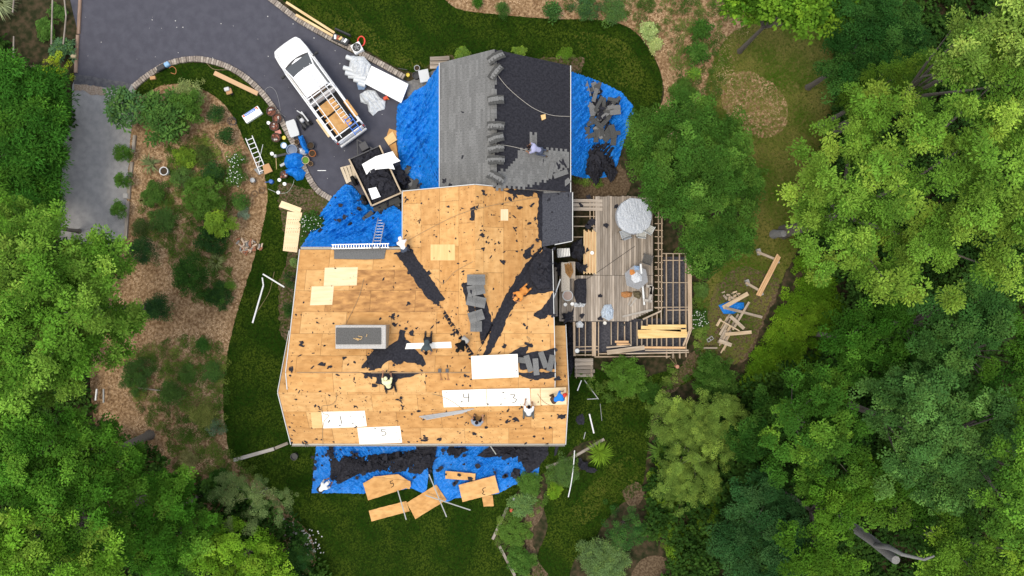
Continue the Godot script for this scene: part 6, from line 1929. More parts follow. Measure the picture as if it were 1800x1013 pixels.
	barrel("bucket", "black bucket between tote and kerb", "bucket", 731, 133, 0.2, 0.34, black, null)
	barrel("bucket", "dark round bucket with white rim by the walk", "bucket", 733, 120, 0.16, 0.3, mat("grey tote", Color.WHITE), soil)
	length_of("spray_wand", "thin wand tool lying by the black bucket", "tool", 700, 120, 716, 123, 0.04, 0.04, 0.18, black)
	barrel("paint_can", "yellow can on the kerb beside the black bucket", "can", 717, 132, 0.1, 0.22, mat("yellow plastic", paint(0.65, 0.5, 0.06), 0.5), null)
	# leaning boards, pallet wood, plywood by the truck
	panel("plywood_sheet", "pale plywood piece leaning beside the truck's rear wheel", "plywood", [555,211, 567,203, 591,231, 577,242], 0.15, 0.03, cream)
	panel("plywood_sheet", "orange plywood offcut beside the garage tarp, lower one", "plywood", [675,243, 690,231, 698,246, 683,256], 0.1, 0.03, tan)
	panel("plywood_sheet", "orange plywood offcut beside the garage tarp, upper one", "plywood", [684,226, 697,230, 697,244, 680,238], 0.04, 0.03, timber("plywood 2", Color.WHITE, Color.WHITE, 1))
	panel("plywood_sheet", "narrow brown board edge showing under the garage tarp", "plywood", [684,256, 696,250, 700,280, 696,280], 0.04, 0.03, timber("plywood 2", Color.WHITE, Color.WHITE, 1))
	# lidded tub and the black engine tool beside it
	var tub := thing("lidded_tub", "pale grey rounded tub lid on the kerb beside the black tool", "tub", site(517, 228), 1.16 - PI / 2 + 0.72)
	var ts := Shape.new()
	var lp := PackedVector2Array()
	for k in 20:
		var a := TAU * k / 20
		lp.append(Vector2(clampf(cos(a) * 0.42, -0.29, 0.29) , clampf(sin(a) * 0.62, -0.5, 0.5)))
	ts.prism(lp, Vector3.ZERO, Vector3(cos(0.3), 0, sin(0.3)), Vector3(-sin(0.3), 0, cos(0.3)), UP, 0.2, 0.14)
	part(tub, "lid", ts, mat("pale lid", Color.WHITE))
	tub.rotation.y = 0.62
	var tbx := Shape.new()
	tbx.soft(Vector3(0, 0.11, 0), Vector3(0.5, 0.2, 0.85), 0.05, Basis(UP, -0.3))
	part(tub, "bin", tbx, mat("grey tote", Color.WHITE))
	var eng := thing("air_compressor", "black wheeled air compressor standing on the drive", "compressor", site(535, 214), 0.0)
	eng.rotation.y = -0.9
	for z in [-0.12, 0.12]:
		var s := Shape.new()
		s.tube(PackedVector3Array([Vector3(-0.45, 0.24, z), Vector3(-0.38, 0.24, z), Vector3(0.38, 0.24, z), Vector3(0.45, 0.24, z)]), PackedFloat32Array([0.05, 0.12, 0.12, 0.05]), 12)
		part(eng, "tank", s, black)
		var w := Shape.new()
		w.lathe(Vector3(0.34, 0.14, z * 2.4), PackedVector2Array([Vector2(0, 0.04), Vector2(0.14, 0.04), Vector2(0.14, -0.04), Vector2(0, -0.04)]), 14, Basis(Vector3.RIGHT, PI / 2))
		part(eng, "wheel", w, mats["tyre rubber"])
	var mo := Shape.new()
	mo.soft(Vector3(0.02, 0.44, 0.02), Vector3(0.24, 0.2, 0.22), 0.04)
	part(eng, "motor", mo, mat("grey plastic light", paint(0.45, 0.45, 0.46), 0.5))
	var ha := Shape.new()
	ha.bar(Vector3(-0.2, 0.45, -0.24), Vector3(-0.6, 0.5, -0.1), 0.06, 0.05)
	ha.bar(Vector3(0.3, 0.45, -0.24), Vector3(-0.4, 0.48, -0.26), 0.08, 0.05)
	part(eng, "handle", ha, mat("pale lid", Color.WHITE))
	# pots and garden goods round the blue bundle
	var clay := mat("terracotta", paint(0.33, 0.12, 0.045), 0.85)
	var brown := mat("brown pot", paint(0.2, 0.13, 0.075), 0.8)
	barrel("flower_pot", "large terracotta pot at the edge of the drive", "pot", 549, 270, 0.19, 0.3, clay, soil)
	barrel("flower_pot", "pale round pot with a green plant beside the terracotta pot", "pot", 537, 282, 0.22, 0.28, mat("cream pot", paint(0.42, 0.34, 0.22), 0.8), mat("plant in pot", paint(0.1, 0.2, 0.03), 0.8))
	barrel("flower_pot", "small brown pot beside the green plant", "pot", 546, 288, 0.14, 0.22, brown, soil)
	barrel("flower_pot", "brown pot behind the blue bundle", "pot", 522, 250, 0.14, 0.26, brown, soil)
	barrel("basin", "wide grey blue basin in the middle of the garden goods", "basin", 513, 264, 0.3, 0.34, mat("slate basin", paint(0.14, 0.19, 0.28), 0.6), mat("slate water", paint(0.10, 0.13, 0.19), 0.4))
	barrel("bucket", "light blue bucket beside the wide basin", "bucket", 499, 256, 0.17, 0.3, mat("sky plastic", paint(0.2, 0.36, 0.55), 0.5), white)
	barrel("flower_pot", "black nursery pot behind the strip of tarp", "pot", 546, 256, 0.2, 0.3, black, soil)
	single("plastic_wrap", "crumpled pale plastic beside the strip of tarp", "plastic sheet", crumpled([526,260,0.1, 536,260,0.1, 542,268,0.1, 536,274,0.06, 528,272,0.06], 0.5, 0.06, 0.25, 0.04), clear)
	for q in [[477, 196, 0.28, "wire basket of dark stones on the grass by the kerb, top of the column"], [487, 208, 0.27, "reddish planter on the grass by the kerb, second of the column"], [482, 222, 0.27, "reddish planter on the grass by the kerb, third of the column"], [485, 242, 0.26, "reddish planter on the grass by the kerb, fourth of the column"], [499, 307, 0.22, "reddish planter under the lower blue fold"]]:
		var b := barrel("planter", q[3], "planter", q[0], q[1], q[2], 0.26, mat("dark wicker", paint(0.07, 0.05, 0.042), 0.9), mat("red brown soil", paint(0.14, 0.06, 0.04), 0.95), 0.02)
		for k in 7:
			var s := Shape.new()
			s.soft(Vector3(rnd(-0.16, 0.16), 0.27, rnd(-0.16, 0.16)), Vector3(0.1, 0.08, 0.12), 0.02, Basis(UP, rnd(0, 3)))
			part(b, "stone", s, [mat("rust stone", paint(0.26, 0.10, 0.07), 0.9), mat("pale stone", paint(0.45, 0.4, 0.36), 0.9), mat("dark stone", paint(0.08, 0.07, 0.065), 0.9)][k % 3])
	var rb := Shape.new()
	rb.soft(Vector3.ZERO, Vector3(0.34, 0.14, 0.24), 0.015)
	single("small_box", "small white and red carton between the planters", "box", rb, mat("pink carton", paint(0.55, 0.25, 0.2), 0.7), "", Transform3D(Basis(UP, 0.3), site(489, 233, 0.1)))
	var yb := Shape.new()
	yb.lathe(Vector3.ZERO, PackedVector2Array([Vector2(0, 0), Vector2(0.1, 0), Vector2(0.12, 0.12), Vector2(0, 0.14)]), 12)
	single("watering_can", "yellow plastic can beside the lowest planter", "can", yb, mat("yellow plastic", Color.WHITE), "", Transform3D(Basis.IDENTITY, site(500, 243)))
	# drums and downpipes lying in the grass
	length_of("stove_pipe", "black pipe end sticking out of the blue bundle, upper one", "pipe", 486, 275, 508, 270, 0.13, 0.13, 0.03, black)
	length_of("stove_pipe", "grey pipe end sticking out of the blue bundle, lower one", "pipe", 493, 292, 502, 287, 0.15, 0.13, 0.03, mat("grey tote", Color.WHITE))
	var stake := Shape.new()
	stake.soft(Vector3(0, 0.1, 0), Vector3(0.17, 0.16, 0.18), 0.02)
	single("lantern", "square grey garden light at the pipe's end", "lamp", stake, mat("grey tote", Color.WHITE), "", Transform3D(Basis.IDENTITY, site(485, 275)))
	length_of("cane", "thin tan cane lying on the grass below the garden light", "cane", 485, 278, 486, 298, 0.03, 0.02, 0.02, lumber)
	hose("garden_hose", "thin pale hose curving across the grass below the blue bundle", "hose", [471,332, 480,336, 490,340, 505,338, 514,326, 517,316], 0.03, 0.012, mat("pale hose", paint(0.4, 0.42, 0.36), 0.6))
	hose("extension_cable", "thin grey cord looping on the drive beside the kerb", "cord", [482,188, 492,196, 490,178, 484,160, 474,153, 466,160, 476,176, 490,196, 502,206], 0.05, 0.012, mat("grey cord", paint(0.25, 0.25, 0.26), 0.6))
	hose("extension_cable", "tan cord on the grass inside the upper kerb", "cord", [352,103, 362,110, 374,121, 390,123, 402,122], 0.05, 0.012, mat("rope", Color.WHITE))
	# litter of pale shingle chips on the drive
	var lit := Shape.new()
	for k in 90: scrap(lit, site(rnd(150, 690), rnd(0, 330), 0.0) + UP * 0.032, UP, rnd(0.015, 0.05))
	var keep := Shape.new()
	var drive := outline(ASPHALT)
	for i in range(0, lit.v.size(), 3):
		var p := lit.v[i]
		if Geometry2D.is_point_in_polygon(Vector2(p.x, p.z), drive):
			for j in 3: keep.put(lit.v[i + j], lit.n[i + j], Vector2.ZERO)
	var o := single("paper_litter", "pale specks of litter scattered over the drive", "litter", keep, mat("pale litter", paint(0.5, 0.5, 0.48), 0.9))
	o.set_meta("kind", "stuff")
	length_of("metal_strip", "thin pale strip lying on the drive near its end", "metal strip", 558, 300, 573, 300, 0.035, 0.012, 0.035, white)

# ------------------------------------------------------------------ on the lawn and in the garden
func put_things_on_the_lawn() -> void:
	var white := mat("white foam board", Color.WHITE, 0.7)
	var cream := timber("pale sheathing", Color.WHITE, Color.WHITE, 1)
	var fresh := timber("new sheathing", Color.WHITE, Color.WHITE, 1)
	var lumber := timber("new lumber", Color.WHITE, Color.WHITE, 1)
	var grey := timber("grey timber", paint(0.2, 0.17, 0.14), paint(0.33, 0.29, 0.25), 261)
	var alloy: Material = mats["aluminium"]
	var pipe := mat("white downpipe", paint(0.62, 0.63, 0.63), 0.4)
	var dull := mat("grey downpipe", paint(0.27, 0.28, 0.27), 0.5)
	var black: Material = mats["black plastic"]
	# carton with a printed end
	var cart := thing("carton", "long white carton with a blue and red printed stripe on the grass", "carton", site(445, 203), 0.0)
	var ax := (site(462, 199, 0.2) - site(434, 217, 0.2)).normalized()
	var az := ax.cross(UP)
	var bs := Basis(ax, UP, az)
	cart.basis = bs
	var cs := Shape.new()
	cs.soft(Vector3(0, 0.11, 0), Vector3(1.12, 0.22, 0.52), 0.012)
	part(cart, "box", cs, white)
	var band := Shape.new()
	band.box(Vector3(-0.03, 0.222, -0.17), Vector3(0.72, 0.004, 0.15))
	part(cart, "printed_band", band, mat("print blue", paint(0.02, 0.13, 0.52), 0.6))
	var logo := Shape.new()
	logo.box(Vector3(-0.46, 0.222, -0.17), Vector3(0.1, 0.004, 0.13)); logo.box(Vector3(0.42, 0.222, -0.2), Vector3(0.16, 0.004, 0.07)); logo.box(Vector3(0.47, 0.222, -0.12), Vector3(0.07, 0.004, 0.12))
	part(cart, "printed_mark", logo, mat("print red", paint(0.62, 0.07, 0.02), 0.6))
	var tm := TextMesh.new()
	# pale stripes of lettering too small to read
	for k in 6:
		var s := Shape.new()
		s.box(Vector3(-0.3 + k * 0.1, 0.226, -0.17), Vector3(0.06, 0.002, 0.05))
		part(cart, "printed_letter", s, white)
	# ladder, cardboard, sheets
	ladder("white aluminium ladder lying across the lawn's edge", site(437.5, 241, 0.06), site(463, 304, 0.1), 0.42, 8, mat("white ladder", paint(0.7, 0.7, 0.71), 0.4))
	hose("prop_stick", "thin white stick lying beside the white ladder", "stick", [462,254, 457,276, 454,294], 0.1, 0.014, pipe)
	panel("cardboard_sheet", "brown cardboard square over the white ladder's foot", "cardboard", [461,291, 472,287, 479,301, 465,307], 0.16, 0.05, mat("cardboard", paint(0.42, 0.24, 0.12), 0.85))
	panel("slate_sheet", "grey flat sheet beside the white ladder's foot", "sheet", [446,298, 456,293, 463,304, 455,308], 0.03, 0.02, mat("grey sheet", paint(0.22, 0.22, 0.22), 0.8))
	panel("plank_carton", "long narrow cardboard carton on the grass inside the kerb", "carton", [378,124.5, 454,161, 451,168, 374.5,131.5], 0.05, 0.12, mat("cardboard pale", paint(0.48, 0.31, 0.18), 0.85))
	panel("plywood_sheet", "short pale plywood piece on the west lawn", "plywood", [495,353, 530,366, 527,376, 490,364], 0.05, 0.02, cream)
	var ps := panel("plywood_sheet", "long pale plywood sheet with rows of nail holes on the west lawn", "plywood", [505,372, 531,374, 522,444, 497,441], 0.075, 0.02, cream)
	var holes := Shape.new()
	for r in 5:
		for k in 6: holes.box(site(507.5 + k * 4.0 - r * 1.5, [386.0, 392.0, 402.0, 408.0, 436.0][r], 0.1), Vector3(0.035, 0.003, 0.035))
	part(ps, "nail_hole", holes, mat("nail rust", paint(0.14, 0.07, 0.035), 0.9))
	# downpipes on the grass
	length_of("downpipe", "short white downpipe lying on the west lawn", "downpipe", 462, 482, 500, 505, 0.08, 0.06, 0.03, pipe)
	var bent := Shape.new()
	bent.bar(site(461, 488, 0.05), site(463, 502, 0.05), 0.07, 0.05); bent.bar(site(463, 502, 0.05), site(444, 568, 0.05), 0.085, 0.06)
	single("downpipe", "long bent white downpipe lying on the west lawn", "downpipe", bent, pipe)
	hose("brown_cable", "thin brown cord on the west lawn beside the bent downpipe", "cord", [482,478, 476,505, 470,520, 452,548], 0.03, 0.012, mat("rope", Color.WHITE))
	# numbered sheets thrown down on the south lawn
	var sheets := [["old plywood sheet marked 5 lying on the edge of the south tarp", [638,850, 657,839, 721,846, 722,856, 647,880]], ["old plywood piece under the sheet marked 5", [656,838, 700,834, 722,848, 720,860, 657,848]], ["old plywood strip lying on the south lawn", [648,898, 714,881, 720,899, 653,917]], ["old plywood sheet crossed by a grey strip on the south lawn", [715,884, 767,852, 785,879, 730,913]], ["old plywood sheet marked 3 lying on the second south tarp", [806,853, 870,836, 878,866, 813,883]], ["old plywood strip lying on the second south tarp", [783,828, 836,833, 835,845, 783,842]], ["small plywood offcut under the sheet marked 3", [847,872, 866,871, 868,890, 850,891]]]
	var ply := [timber("plywood 0", Color.WHITE, Color.WHITE, 1), timber("plywood 3", Color.WHITE, Color.WHITE, 1), timber("plywood 1", Color.WHITE, Color.WHITE, 1)]
	var made := []
	for k in sheets.size(): made.append(panel("plywood_sheet", sheets[k][0], "plywood", sheets[k][1], [0.37, 0.34, 0.06, 0.12, 0.37, 0.33, 0.06][k], 0.015, ply[k % 3], "old sheets thrown on the south lawn", 0.01))
	var ink := mat("marker ink", Color.WHITE, 0.7)
	var flat := Face.new(Vector3(0, 0.387, 0), Vector3.RIGHT, Vector3.FORWARD)
	write_on(made[0], flat, 689, 851, "5", 0.36, ink, 0.002, 0.3)
	write_on(made[4], flat, 851, 864, "3", 0.42, ink, 0.002, 2.9)
	for q in [[699, 862, 714, 914, "grey metal strip under the old sheets of the south lawn"], [754, 834, 785, 909, "long grey metal strip crossing the old sheets"], [748, 871, 827, 897, "grey metal strip leading away from the old sheets"], [857, 777, 872, 799, "short pale strip on the felt under the south eave"]]:
		length_of("metal_strip", q[4], "metal strip", q[0], q[1], q[2], q[3], 0.06, 0.03, 0.4, dull)
	barrel("bucket", "black open bucket on the lawn at the house corner", "bucket", 517, 803, 0.2, 0.32, black, null)
	length_of("landscape_timber", "grey landscape timber on the lawn at the house corner", "timber", 411, 809, 482, 789, 0.2, 0.15, 0.0, timber("pale grey timber", paint(0.3, 0.27, 0.24), paint(0.42, 0.39, 0.35), 262))
	length_of("landscape_timber", "short timber end running under the house corner", "timber", 484, 788, 506, 779, 0.17, 0.13, 0.0, grey)
	# strips on the east lawn
	for q in [[1036, 728, 1044, 762, 0.08, "white strip on the east lawn below the dark felt piece"], [1027, 668, 1052, 702, 0.05, "long thin grey strip on the lawn below the deck steps"], [1022, 669, 1015, 687, 0.06, "short pale strip on the lawn below the deck steps"], [1032, 702, 1050, 701, 0.045, "thin grey strip lying across the lawn"], [1026, 772, 1029, 760, 0.045, "short grey strip beside the lower timber"], [1055, 710, 1058, 740, 0.02, "thin dark rod on the east lawn"]]:
		length_of("metal_strip", q[5], "metal strip", q[0], q[1], q[2], q[3], q[4], 0.03, 0.03, pipe if q[4] > 0.055 else dull)
	var st := Shape.new()
	st.tube(curve3(path3([1010,792, 1008,820, 1004,850, 999,874], 0.3), 5), PackedFloat32Array([0.035]), 6)
	single("downpipe", "long pale strip lying over the lower planting bed", "downpipe", st, pipe)
	single("felt_scrap", "dark felt piece on the east lawn beside the white strip", "roofing scrap", crumpled(rim_of([1014,732, 1024,727, 1028,736, 1026,747, 1016,746, 1012,740], 0.05), 0.07, 0.015, 0.4, 0.06, null, 0.02), felt_mat())
	single("felt_scrap", "long black felt strip hanging from the roof's lower corner", "roofing scrap", crumpled(rim_of([976,782, 984,780, 978,800, 974,802], 0.06), 0.1, 0.02, 0.4, 0.06), felt_mat())
	# edging timbers
	for q in [[1000, 808, 1062, 772, "grey edging timber above the lime grass"], [866, 948, 892, 892, "weathered edging timber of the curved bed, upper length"], [878, 960, 905, 1012, "weathered edging timber of the curved bed, lower length"], [960, 822, 998, 808, "low edging timber below the south tarp"]]:
		length_of("edging_timber", q[4], "timber", q[0], q[1], q[2], q[3], 0.16, 0.12, 0.0, grey)
	var lamp := thing("garden_ornament", "small grey and white garden ornament in the curved bed", "ornament", site(904, 876))
	var l1 := Shape.new()
	l1.lathe(Vector3.ZERO, PackedVector2Array([Vector2(0, 0), Vector2(0.1, 0), Vector2(0.05, 0.15), Vector2(0.13, 0.22), Vector2(0.1, 0.32), Vector2(0, 0.36)]), 12)
	part(lamp, "bowl", l1, mat("grey tote", Color.WHITE))
	var rs := Shape.new()
	rs.soft(Vector3(0, 0.08, 0), Vector3(0.22, 0.14, 0.24), 0.02, Basis(UP, 0.4))
	single("red_box", "small red box at the edge of the curved bed", "box", rs, mat("red plastic", Color.WHITE), "", Transform3D(Basis.IDENTITY, site(899, 896)))
	# path edging and garden things
	for q in [[237, 238, 234, 268], [232, 285, 229, 312], [228, 320, 226, 350], [225, 354, 221, 420], [141, 0, 138, 60], [137, 62, 133, 128]]:
		length_of("edging_timber", "weathered edging timber along the %s" % ("grey path" if q[0] > 200 else "drive's far edge"), "timber", q[0], q[1], q[2], q[3], 0.17, 0.13, 0.0, grey if q[0] > 200 else timber("brown timber", paint(0.16, 0.105, 0.075), paint(0.27, 0.19, 0.15), 263), "edging timbers of the %s" % ("path" if q[0] > 200 else "drive"))
	var blk := Shape.new()
	blk.soft(Vector3(0, 0.1, 0), Vector3(0.28, 0.2, 0.3), 0.02)
	single("concrete_block", "grey concrete block on the path's edging", "block", blk, mat("concrete block", paint(0.3, 0.29, 0.28), 0.9), "", Transform3D(Basis.IDENTITY, site(223, 345)))
	barrel("flower_pot", "white pot of dark soil on the mulch", "pot", 288, 301, 0.24, 0.35, mat("white pot", paint(0.6, 0.6, 0.6), 0.5), mat("potting soil", Color.WHITE))
	for q in [[24, 0, 22, 22], [92, 0, 90, 78], [113, 0, 116, 28], [116, 28, 111, 78], [24, 64, 23, 108]]:
		length_of("garden_rail", "thin grey rail among the plants beyond the drive", "rail", q[0], q[1], q[2], q[3], 0.06, 0.06, 0.5, grey, "thin rails beyond the drive")
	length_of("edging_timber", "dark timber below the bark patch beside the lime shrub", "timber", 22, 117, 62, 119, 0.2, 0.14, 0.0, timber("brown timber", Color.WHITE, Color.WHITE, 1))
	var ft := Shape.new()
	ft.lathe(Vector3.ZERO, PackedVector2Array([Vector2(0, 0), Vector2(0.12, 0), Vector2(0.14, 0.2), Vector2(0.04, 0.3), Vector2(0, 0.3)]), 12)
	single("drain_pipe_end", "cream pipe end beside the drive's timber edge", "pipe", ft, mat("cream pot", Color.WHITE), "", Transform3D(Basis(Vector3.BACK, 1.2), site(134, 100, 0.12)))
	length_of("fence_rail", "thin pale rail lying in the weeds of the lower bed", "rail", 243, 682, 282, 687, 0.06, 0.06, 0.15, grey)
	length_of("fence_rail", "white post under the pale oak's rim", "post", 170, 684, 168, 704, 0.06, 0.1, 0.3, pipe)
	length_of("fence_rail", "grey post under the pale oak's rim", "post", 182, 684, 182, 708, 0.05, 0.1, 0.3, dull)
	# tools at the upper kerb, a basket, bits on the garden edge
	var tl := thing("power_tool", "black and blue power tool standing on the kerb", "tool", site(290, 119), 0.5)
	for q in [[Vector3(-0.15, 0.2, 0), Vector3(0.5, 0.2, 0.3), "motor", black], [Vector3(0.25, 0.2, 0), Vector3(0.3, 0.22, 0.28), "battery", mat("sky plastic", Color.WHITE)], [Vector3(-0.4, 0.22, 0.08), Vector3(0.2, 0.08, 0.12), "handle", mats["dark steel"]]]:
		var s := Shape.new()
		s.soft(q[0], q[1], 0.04)
		part(tl, q[2], s, q[3])
	hose("hose_loop", "small orange hose loop beside the power tool", "hose", [300,128, 308,130, 309,122, 303,117, 297,120], 0.05, 0.02, mat("orange hose", paint(0.4, 0.16, 0.05), 0.6))
	var cb := Shape.new()
	cb.soft(Vector3(0, 0.08, 0), Vector3(0.32, 0.14, 0.2), 0.01)
	single("small_box", "small brown carton inside the kerb below the power tool", "box", cb, mat("cardboard", Color.WHITE), "", Transform3D(Basis(UP, 0.15), site(270, 138)))
	var mow := thing("wheel_tool", "small wheeled tool with tan deck on the inner lawn", "tool", site(404, 162), 0.3)
	for q in [[Vector3(0, 0.14, 0), Vector3(0.36, 0.12, 0.34), "tool_deck", mat("cardboard", Color.WHITE)], [Vector3(-0.05, 0.25, -0.12), Vector3(0.3, 0.14, 0.22), "motor", mat("grey plastic light", Color.WHITE)]]:
		var s := Shape.new()
		s.soft(q[0], q[1], 0.03)
		part(mow, q[2], s, q[3])
	for z in [-0.2, 0.2]:
		var s := Shape.new()
		s.lathe(Vector3(0.12, 0.09, z), PackedVector2Array([Vector2(0, 0.03), Vector2(0.09, 0.03), Vector2(0.09, -0.03), Vector2(0, -0.03)]), 12, Basis(Vector3.RIGHT, PI / 2))
		part(mow, "wheel", s, mats["tyre rubber"])
	var bask := thing("wire_basket", "dark wire basket at the lawn's edge beside the round shrub", "basket", site(411, 215))
	for k in 10:
		var s := Shape.new()
		var a := TAU * k / 10
		s.tube(PackedVector3Array([Vector3(cos(a) * 0.16, 0, sin(a) * 0.16), Vector3(cos(a) * 0.25, 0.3, sin(a) * 0.25)]), PackedFloat32Array([0.014]), 5)
		part(bask, "wire", s, mats["dark steel"])
	for y in [0.02, 0.16, 0.3]:
		var s := Shape.new()
		var pts := PackedVector3Array()
		for k in 17: pts.append(Vector3(cos(TAU * k / 16) * (0.16 + y * 0.3), y, sin(TAU * k / 16) * (0.16 + y * 0.3)))
		s.tube(pts, PackedFloat32Array([0.016]), 5)
		part(bask, "hoop", s, mats["dark steel"])
	for q in [[445, 318, "dark wire loop on the mulch at the lawn's edge, upper one"], [447, 340, "dark wire loop on the mulch at the lawn's edge, middle one"], [460, 334, "dark wire loop on the mulch at the lawn's edge, outer one"]]:
		var s := Shape.new()
		for j in 2:
			var pts := PackedVector3Array()
			for k in 17: pts.append(site(q[0], q[1], 0.04 + 0.1 * j) + Vector3(cos(TAU * k / 16) * 0.17, 0, sin(TAU * k / 16) * 0.17 + 0.05 * j))
			s.tube(pts, PackedFloat32Array([0.013]), 5)
		single("wire_loop", q[2], "wire", s, mat("rusty wire", paint(0.13, 0.09, 0.06), 0.8))
	barrel("bucket", "pale bucket on the mulch at the lawn's edge", "bucket", 444, 317, 0.13, 0.24, mat("grey tote", Color.WHITE), null)
	var bw := thing("watering_can", "blue watering can on the grass below the cardboard square", "can", site(478, 320))
	var bws := Shape.new()
	bws.lathe(Vector3.ZERO, PackedVector2Array([Vector2(0, 0), Vector2(0.14, 0), Vector2(0.12, 0.22), Vector2(0, 0.24)]), 14)
	part(bw, "tank", bws, mat("blue can", paint(0.02, 0.1, 0.36), 0.5))
	var bsp := Shape.new()
	bsp.tube(PackedVector3Array([Vector3(-0.1, 0.06, 0), Vector3(-0.34, 0.26, 0.06)]), PackedFloat32Array([0.03, 0.02]), 8)
	part(bw, "spout", bsp, mat("blue can", Color.WHITE))
	for q in [[479, 270, "small white cup with a blue mark on the grass"], [492, 316, "small white cup on the grass below the blue fold"], [501, 323, "small white dish on the grass"], [473, 216, "pale cup beside the third planter"], [490, 338, "white lump where the pale hose bends"]]:
		var s := Shape.new()
		s.lathe(Vector3.ZERO, PackedVector2Array([Vector2(0, 0), Vector2(0.09, 0), Vector2(0.11, 0.12), Vector2(0.08, 0.13), Vector2(0, 0.08)]), 12)
		single("cup", q[2], "cup", s, white, "", Transform3D(Basis(Vector3.RIGHT, 0.3), site(q[0], q[1], 0.02)))
	# heap of broken bricks and cut wood at the lawn's edge
	var tones := [mat("rust brick", paint(0.3, 0.13, 0.075), 0.9), mat("pale brick", paint(0.5, 0.38, 0.28), 0.9), mat("grey brick", paint(0.25, 0.23, 0.21), 0.9)]
	for k in 46:
		var s := Shape.new()
		s.soft(Vector3.ZERO, Vector3(rnd(0.14, 0.36), 0.07, rnd(0.07, 0.12)), 0.01)
		single("broken_brick", "broken brick in the heap at the garden's edge", "brick", s, tones[rng.randi() % 3], "heap of broken bricks", Transform3D(Basis(UP, rnd(0, PI)) * Basis(Vector3.RIGHT, rnd(-0.5, 0.5)), site(438 + rng.randfn() * 11, 434 + rng.randfn() * 6, rnd(0.05, 0.22))))
	# heap of white stones, too many to count
	var peb := Shape.new()
	for k in 420:
		var a := rnd(0, TAU)
		var r := absf(rng.randfn()) * 0.5
		peb.soft(site(526, 944, 0.0) + Vector3(cos(a) * r * 1.2 + 0.1 * r, rnd(0.02, 0.08), sin(a) * r * 0.8 + r * cos(a) * 0.5), Vector3(rnd(0.04, 0.1), 0.05, rnd(0.04, 0.09)), 0.015, Basis(UP, rnd(0, 3)))
	var o := single("pebbles", "spill of white stones at the lawn's lower corner", "pebbles", peb, mat("white stone", paint(0.62, 0.6, 0.57), 0.9))
	o.set_meta("kind", "stuff")
	wood_pile(lumber, grey)

func wood_pile(lumber: Material, grey: Material) -> void:
	var weathered := [timber("old plank a", paint(0.3, 0.235, 0.17), paint(0.45, 0.37, 0.29), 271), timber("old plank b", paint(0.22, 0.18, 0.14), paint(0.36, 0.3, 0.24), 272), timber("old plank c", paint(0.42, 0.31, 0.2), paint(0.55, 0.43, 0.3), 273)]
	# sawhorses with boards
	for q in [[1331, 443, 1368, 458, "block and timber trestle at the upper end of the tan boards"], [1311, 497, 1340, 514, "block and timber trestle at the lower end of the tan boards"]]:
		var t := thing("trestle", q[4], "trestle", site(q[0], q[1]))
		var s := Shape.new()
		s.bar(site(q[0], q[1], 0.35) - t.position, site(q[2], q[3], 0.35) - t.position, 0.14, 0.1)
		part(t, "beam", s, weathered[0])
		for e in [0, 2]:
			var b := Shape.new()
			b.soft(site(q[e], q[e + 1], 0.15) - t.position + Vector3(0.1 if e == 0 else -0.1, 0, 0), Vector3(0.2, 0.28, 0.38), 0.01, Basis(UP, 0.3))
			part(t, "concrete_block", b, mat("concrete block", Color.WHITE, 0.9))
	for k in 3: length_of("plank", "long tan board resting on the two trestles", "board", 1330 + k * 3.0, 521 + k * 1.0 - 2.0, 1367 + k * 2.2, 447 + k * 2.4, 0.09, 0.05, 0.46, timber("reddish lumber", paint(0.48, 0.28, 0.14), paint(0.62, 0.4, 0.22), 275), "boards on the trestles")
	var longs := [[1271, 541, 1315, 516, 0.24, "wide pale plank leaning over the blue tarp of the wood pile", 2], [1274, 541, 1340, 558, 0.16, "grey plank crossing the wood pile", 1], [1317, 531, 1288, 580, 0.13, "long tan plank running down the wood pile", 0], [1275, 588, 1321, 584, 0.2, "reddish plank at the lower end of the wood pile", 2], [1264, 599, 1286, 607, 0.22, "short pale plank at the foot of the wood pile", 0], [1237, 612, 1261, 612, 0.09, "thin plank sticking out of the wood pile's foot", 1], [1284, 556, 1308, 578, 0.2, "short grey plank in the middle of the wood pile", 0], [1264, 562, 1300, 582, 0.07, "thin pale lath across the wood pile", 2]]
	for k in longs.size():
		var q: Array = longs[k]
		length_of("plank", q[5], "board", q[0], q[1], q[2], q[3], q[4], 0.04, 0.3 + 0.03 * k, weathered[q[6]])
	for k in 22:
		var a := Vector2(lerpf(1278, 1250, rng.randf()) + rnd(-6, 14), lerpf(556, 610, rng.randf()))
		var l := rnd(14, 34)
		length_of("plank", "old plank in the bottom layer of the wood pile", "board", a.x, a.y + l * 0.4, a.x + l * 0.45, a.y - l * 0.4, rnd(0.06, 0.15), 0.035, 0.02 + 0.012 * k, weathered[k % 3], "bottom layer of the wood pile")
	for k in 16:
		var s := Shape.new()
		s.soft(Vector3.ZERO, Vector3(rnd(0.15, 0.35), 0.08, rnd(0.06, 0.14)), 0.01)
		single("firewood", "short split block beside the blue tarp of the wood pile", "firewood", s, weathered[2 - k % 3], "split blocks by the wood pile", Transform3D(Basis(UP, rnd(0, PI)), site(1284 + rng.randfn() * 8, 522 + rng.randfn() * 4, 0.08 + 0.012 * k)))
	var blk := Shape.new()
	for q in [Vector3(0, 0.1, -0.09), Vector3(0, 0.1, 0.09)]: blk.soft(q, Vector3(0.4, 0.19, 0.035), 0.005)
	for x in [-0.18, 0.0, 0.18]: blk.soft(Vector3(x, 0.1, 0), Vector3(0.035, 0.19, 0.15), 0.005)
	single("cinder_block", "hollow cinder block at the foot of the wood pile", "block", blk, mat("concrete block", Color.WHITE), "", Transform3D(Basis(UP, 0.6), site(1247, 596, 0.02)))

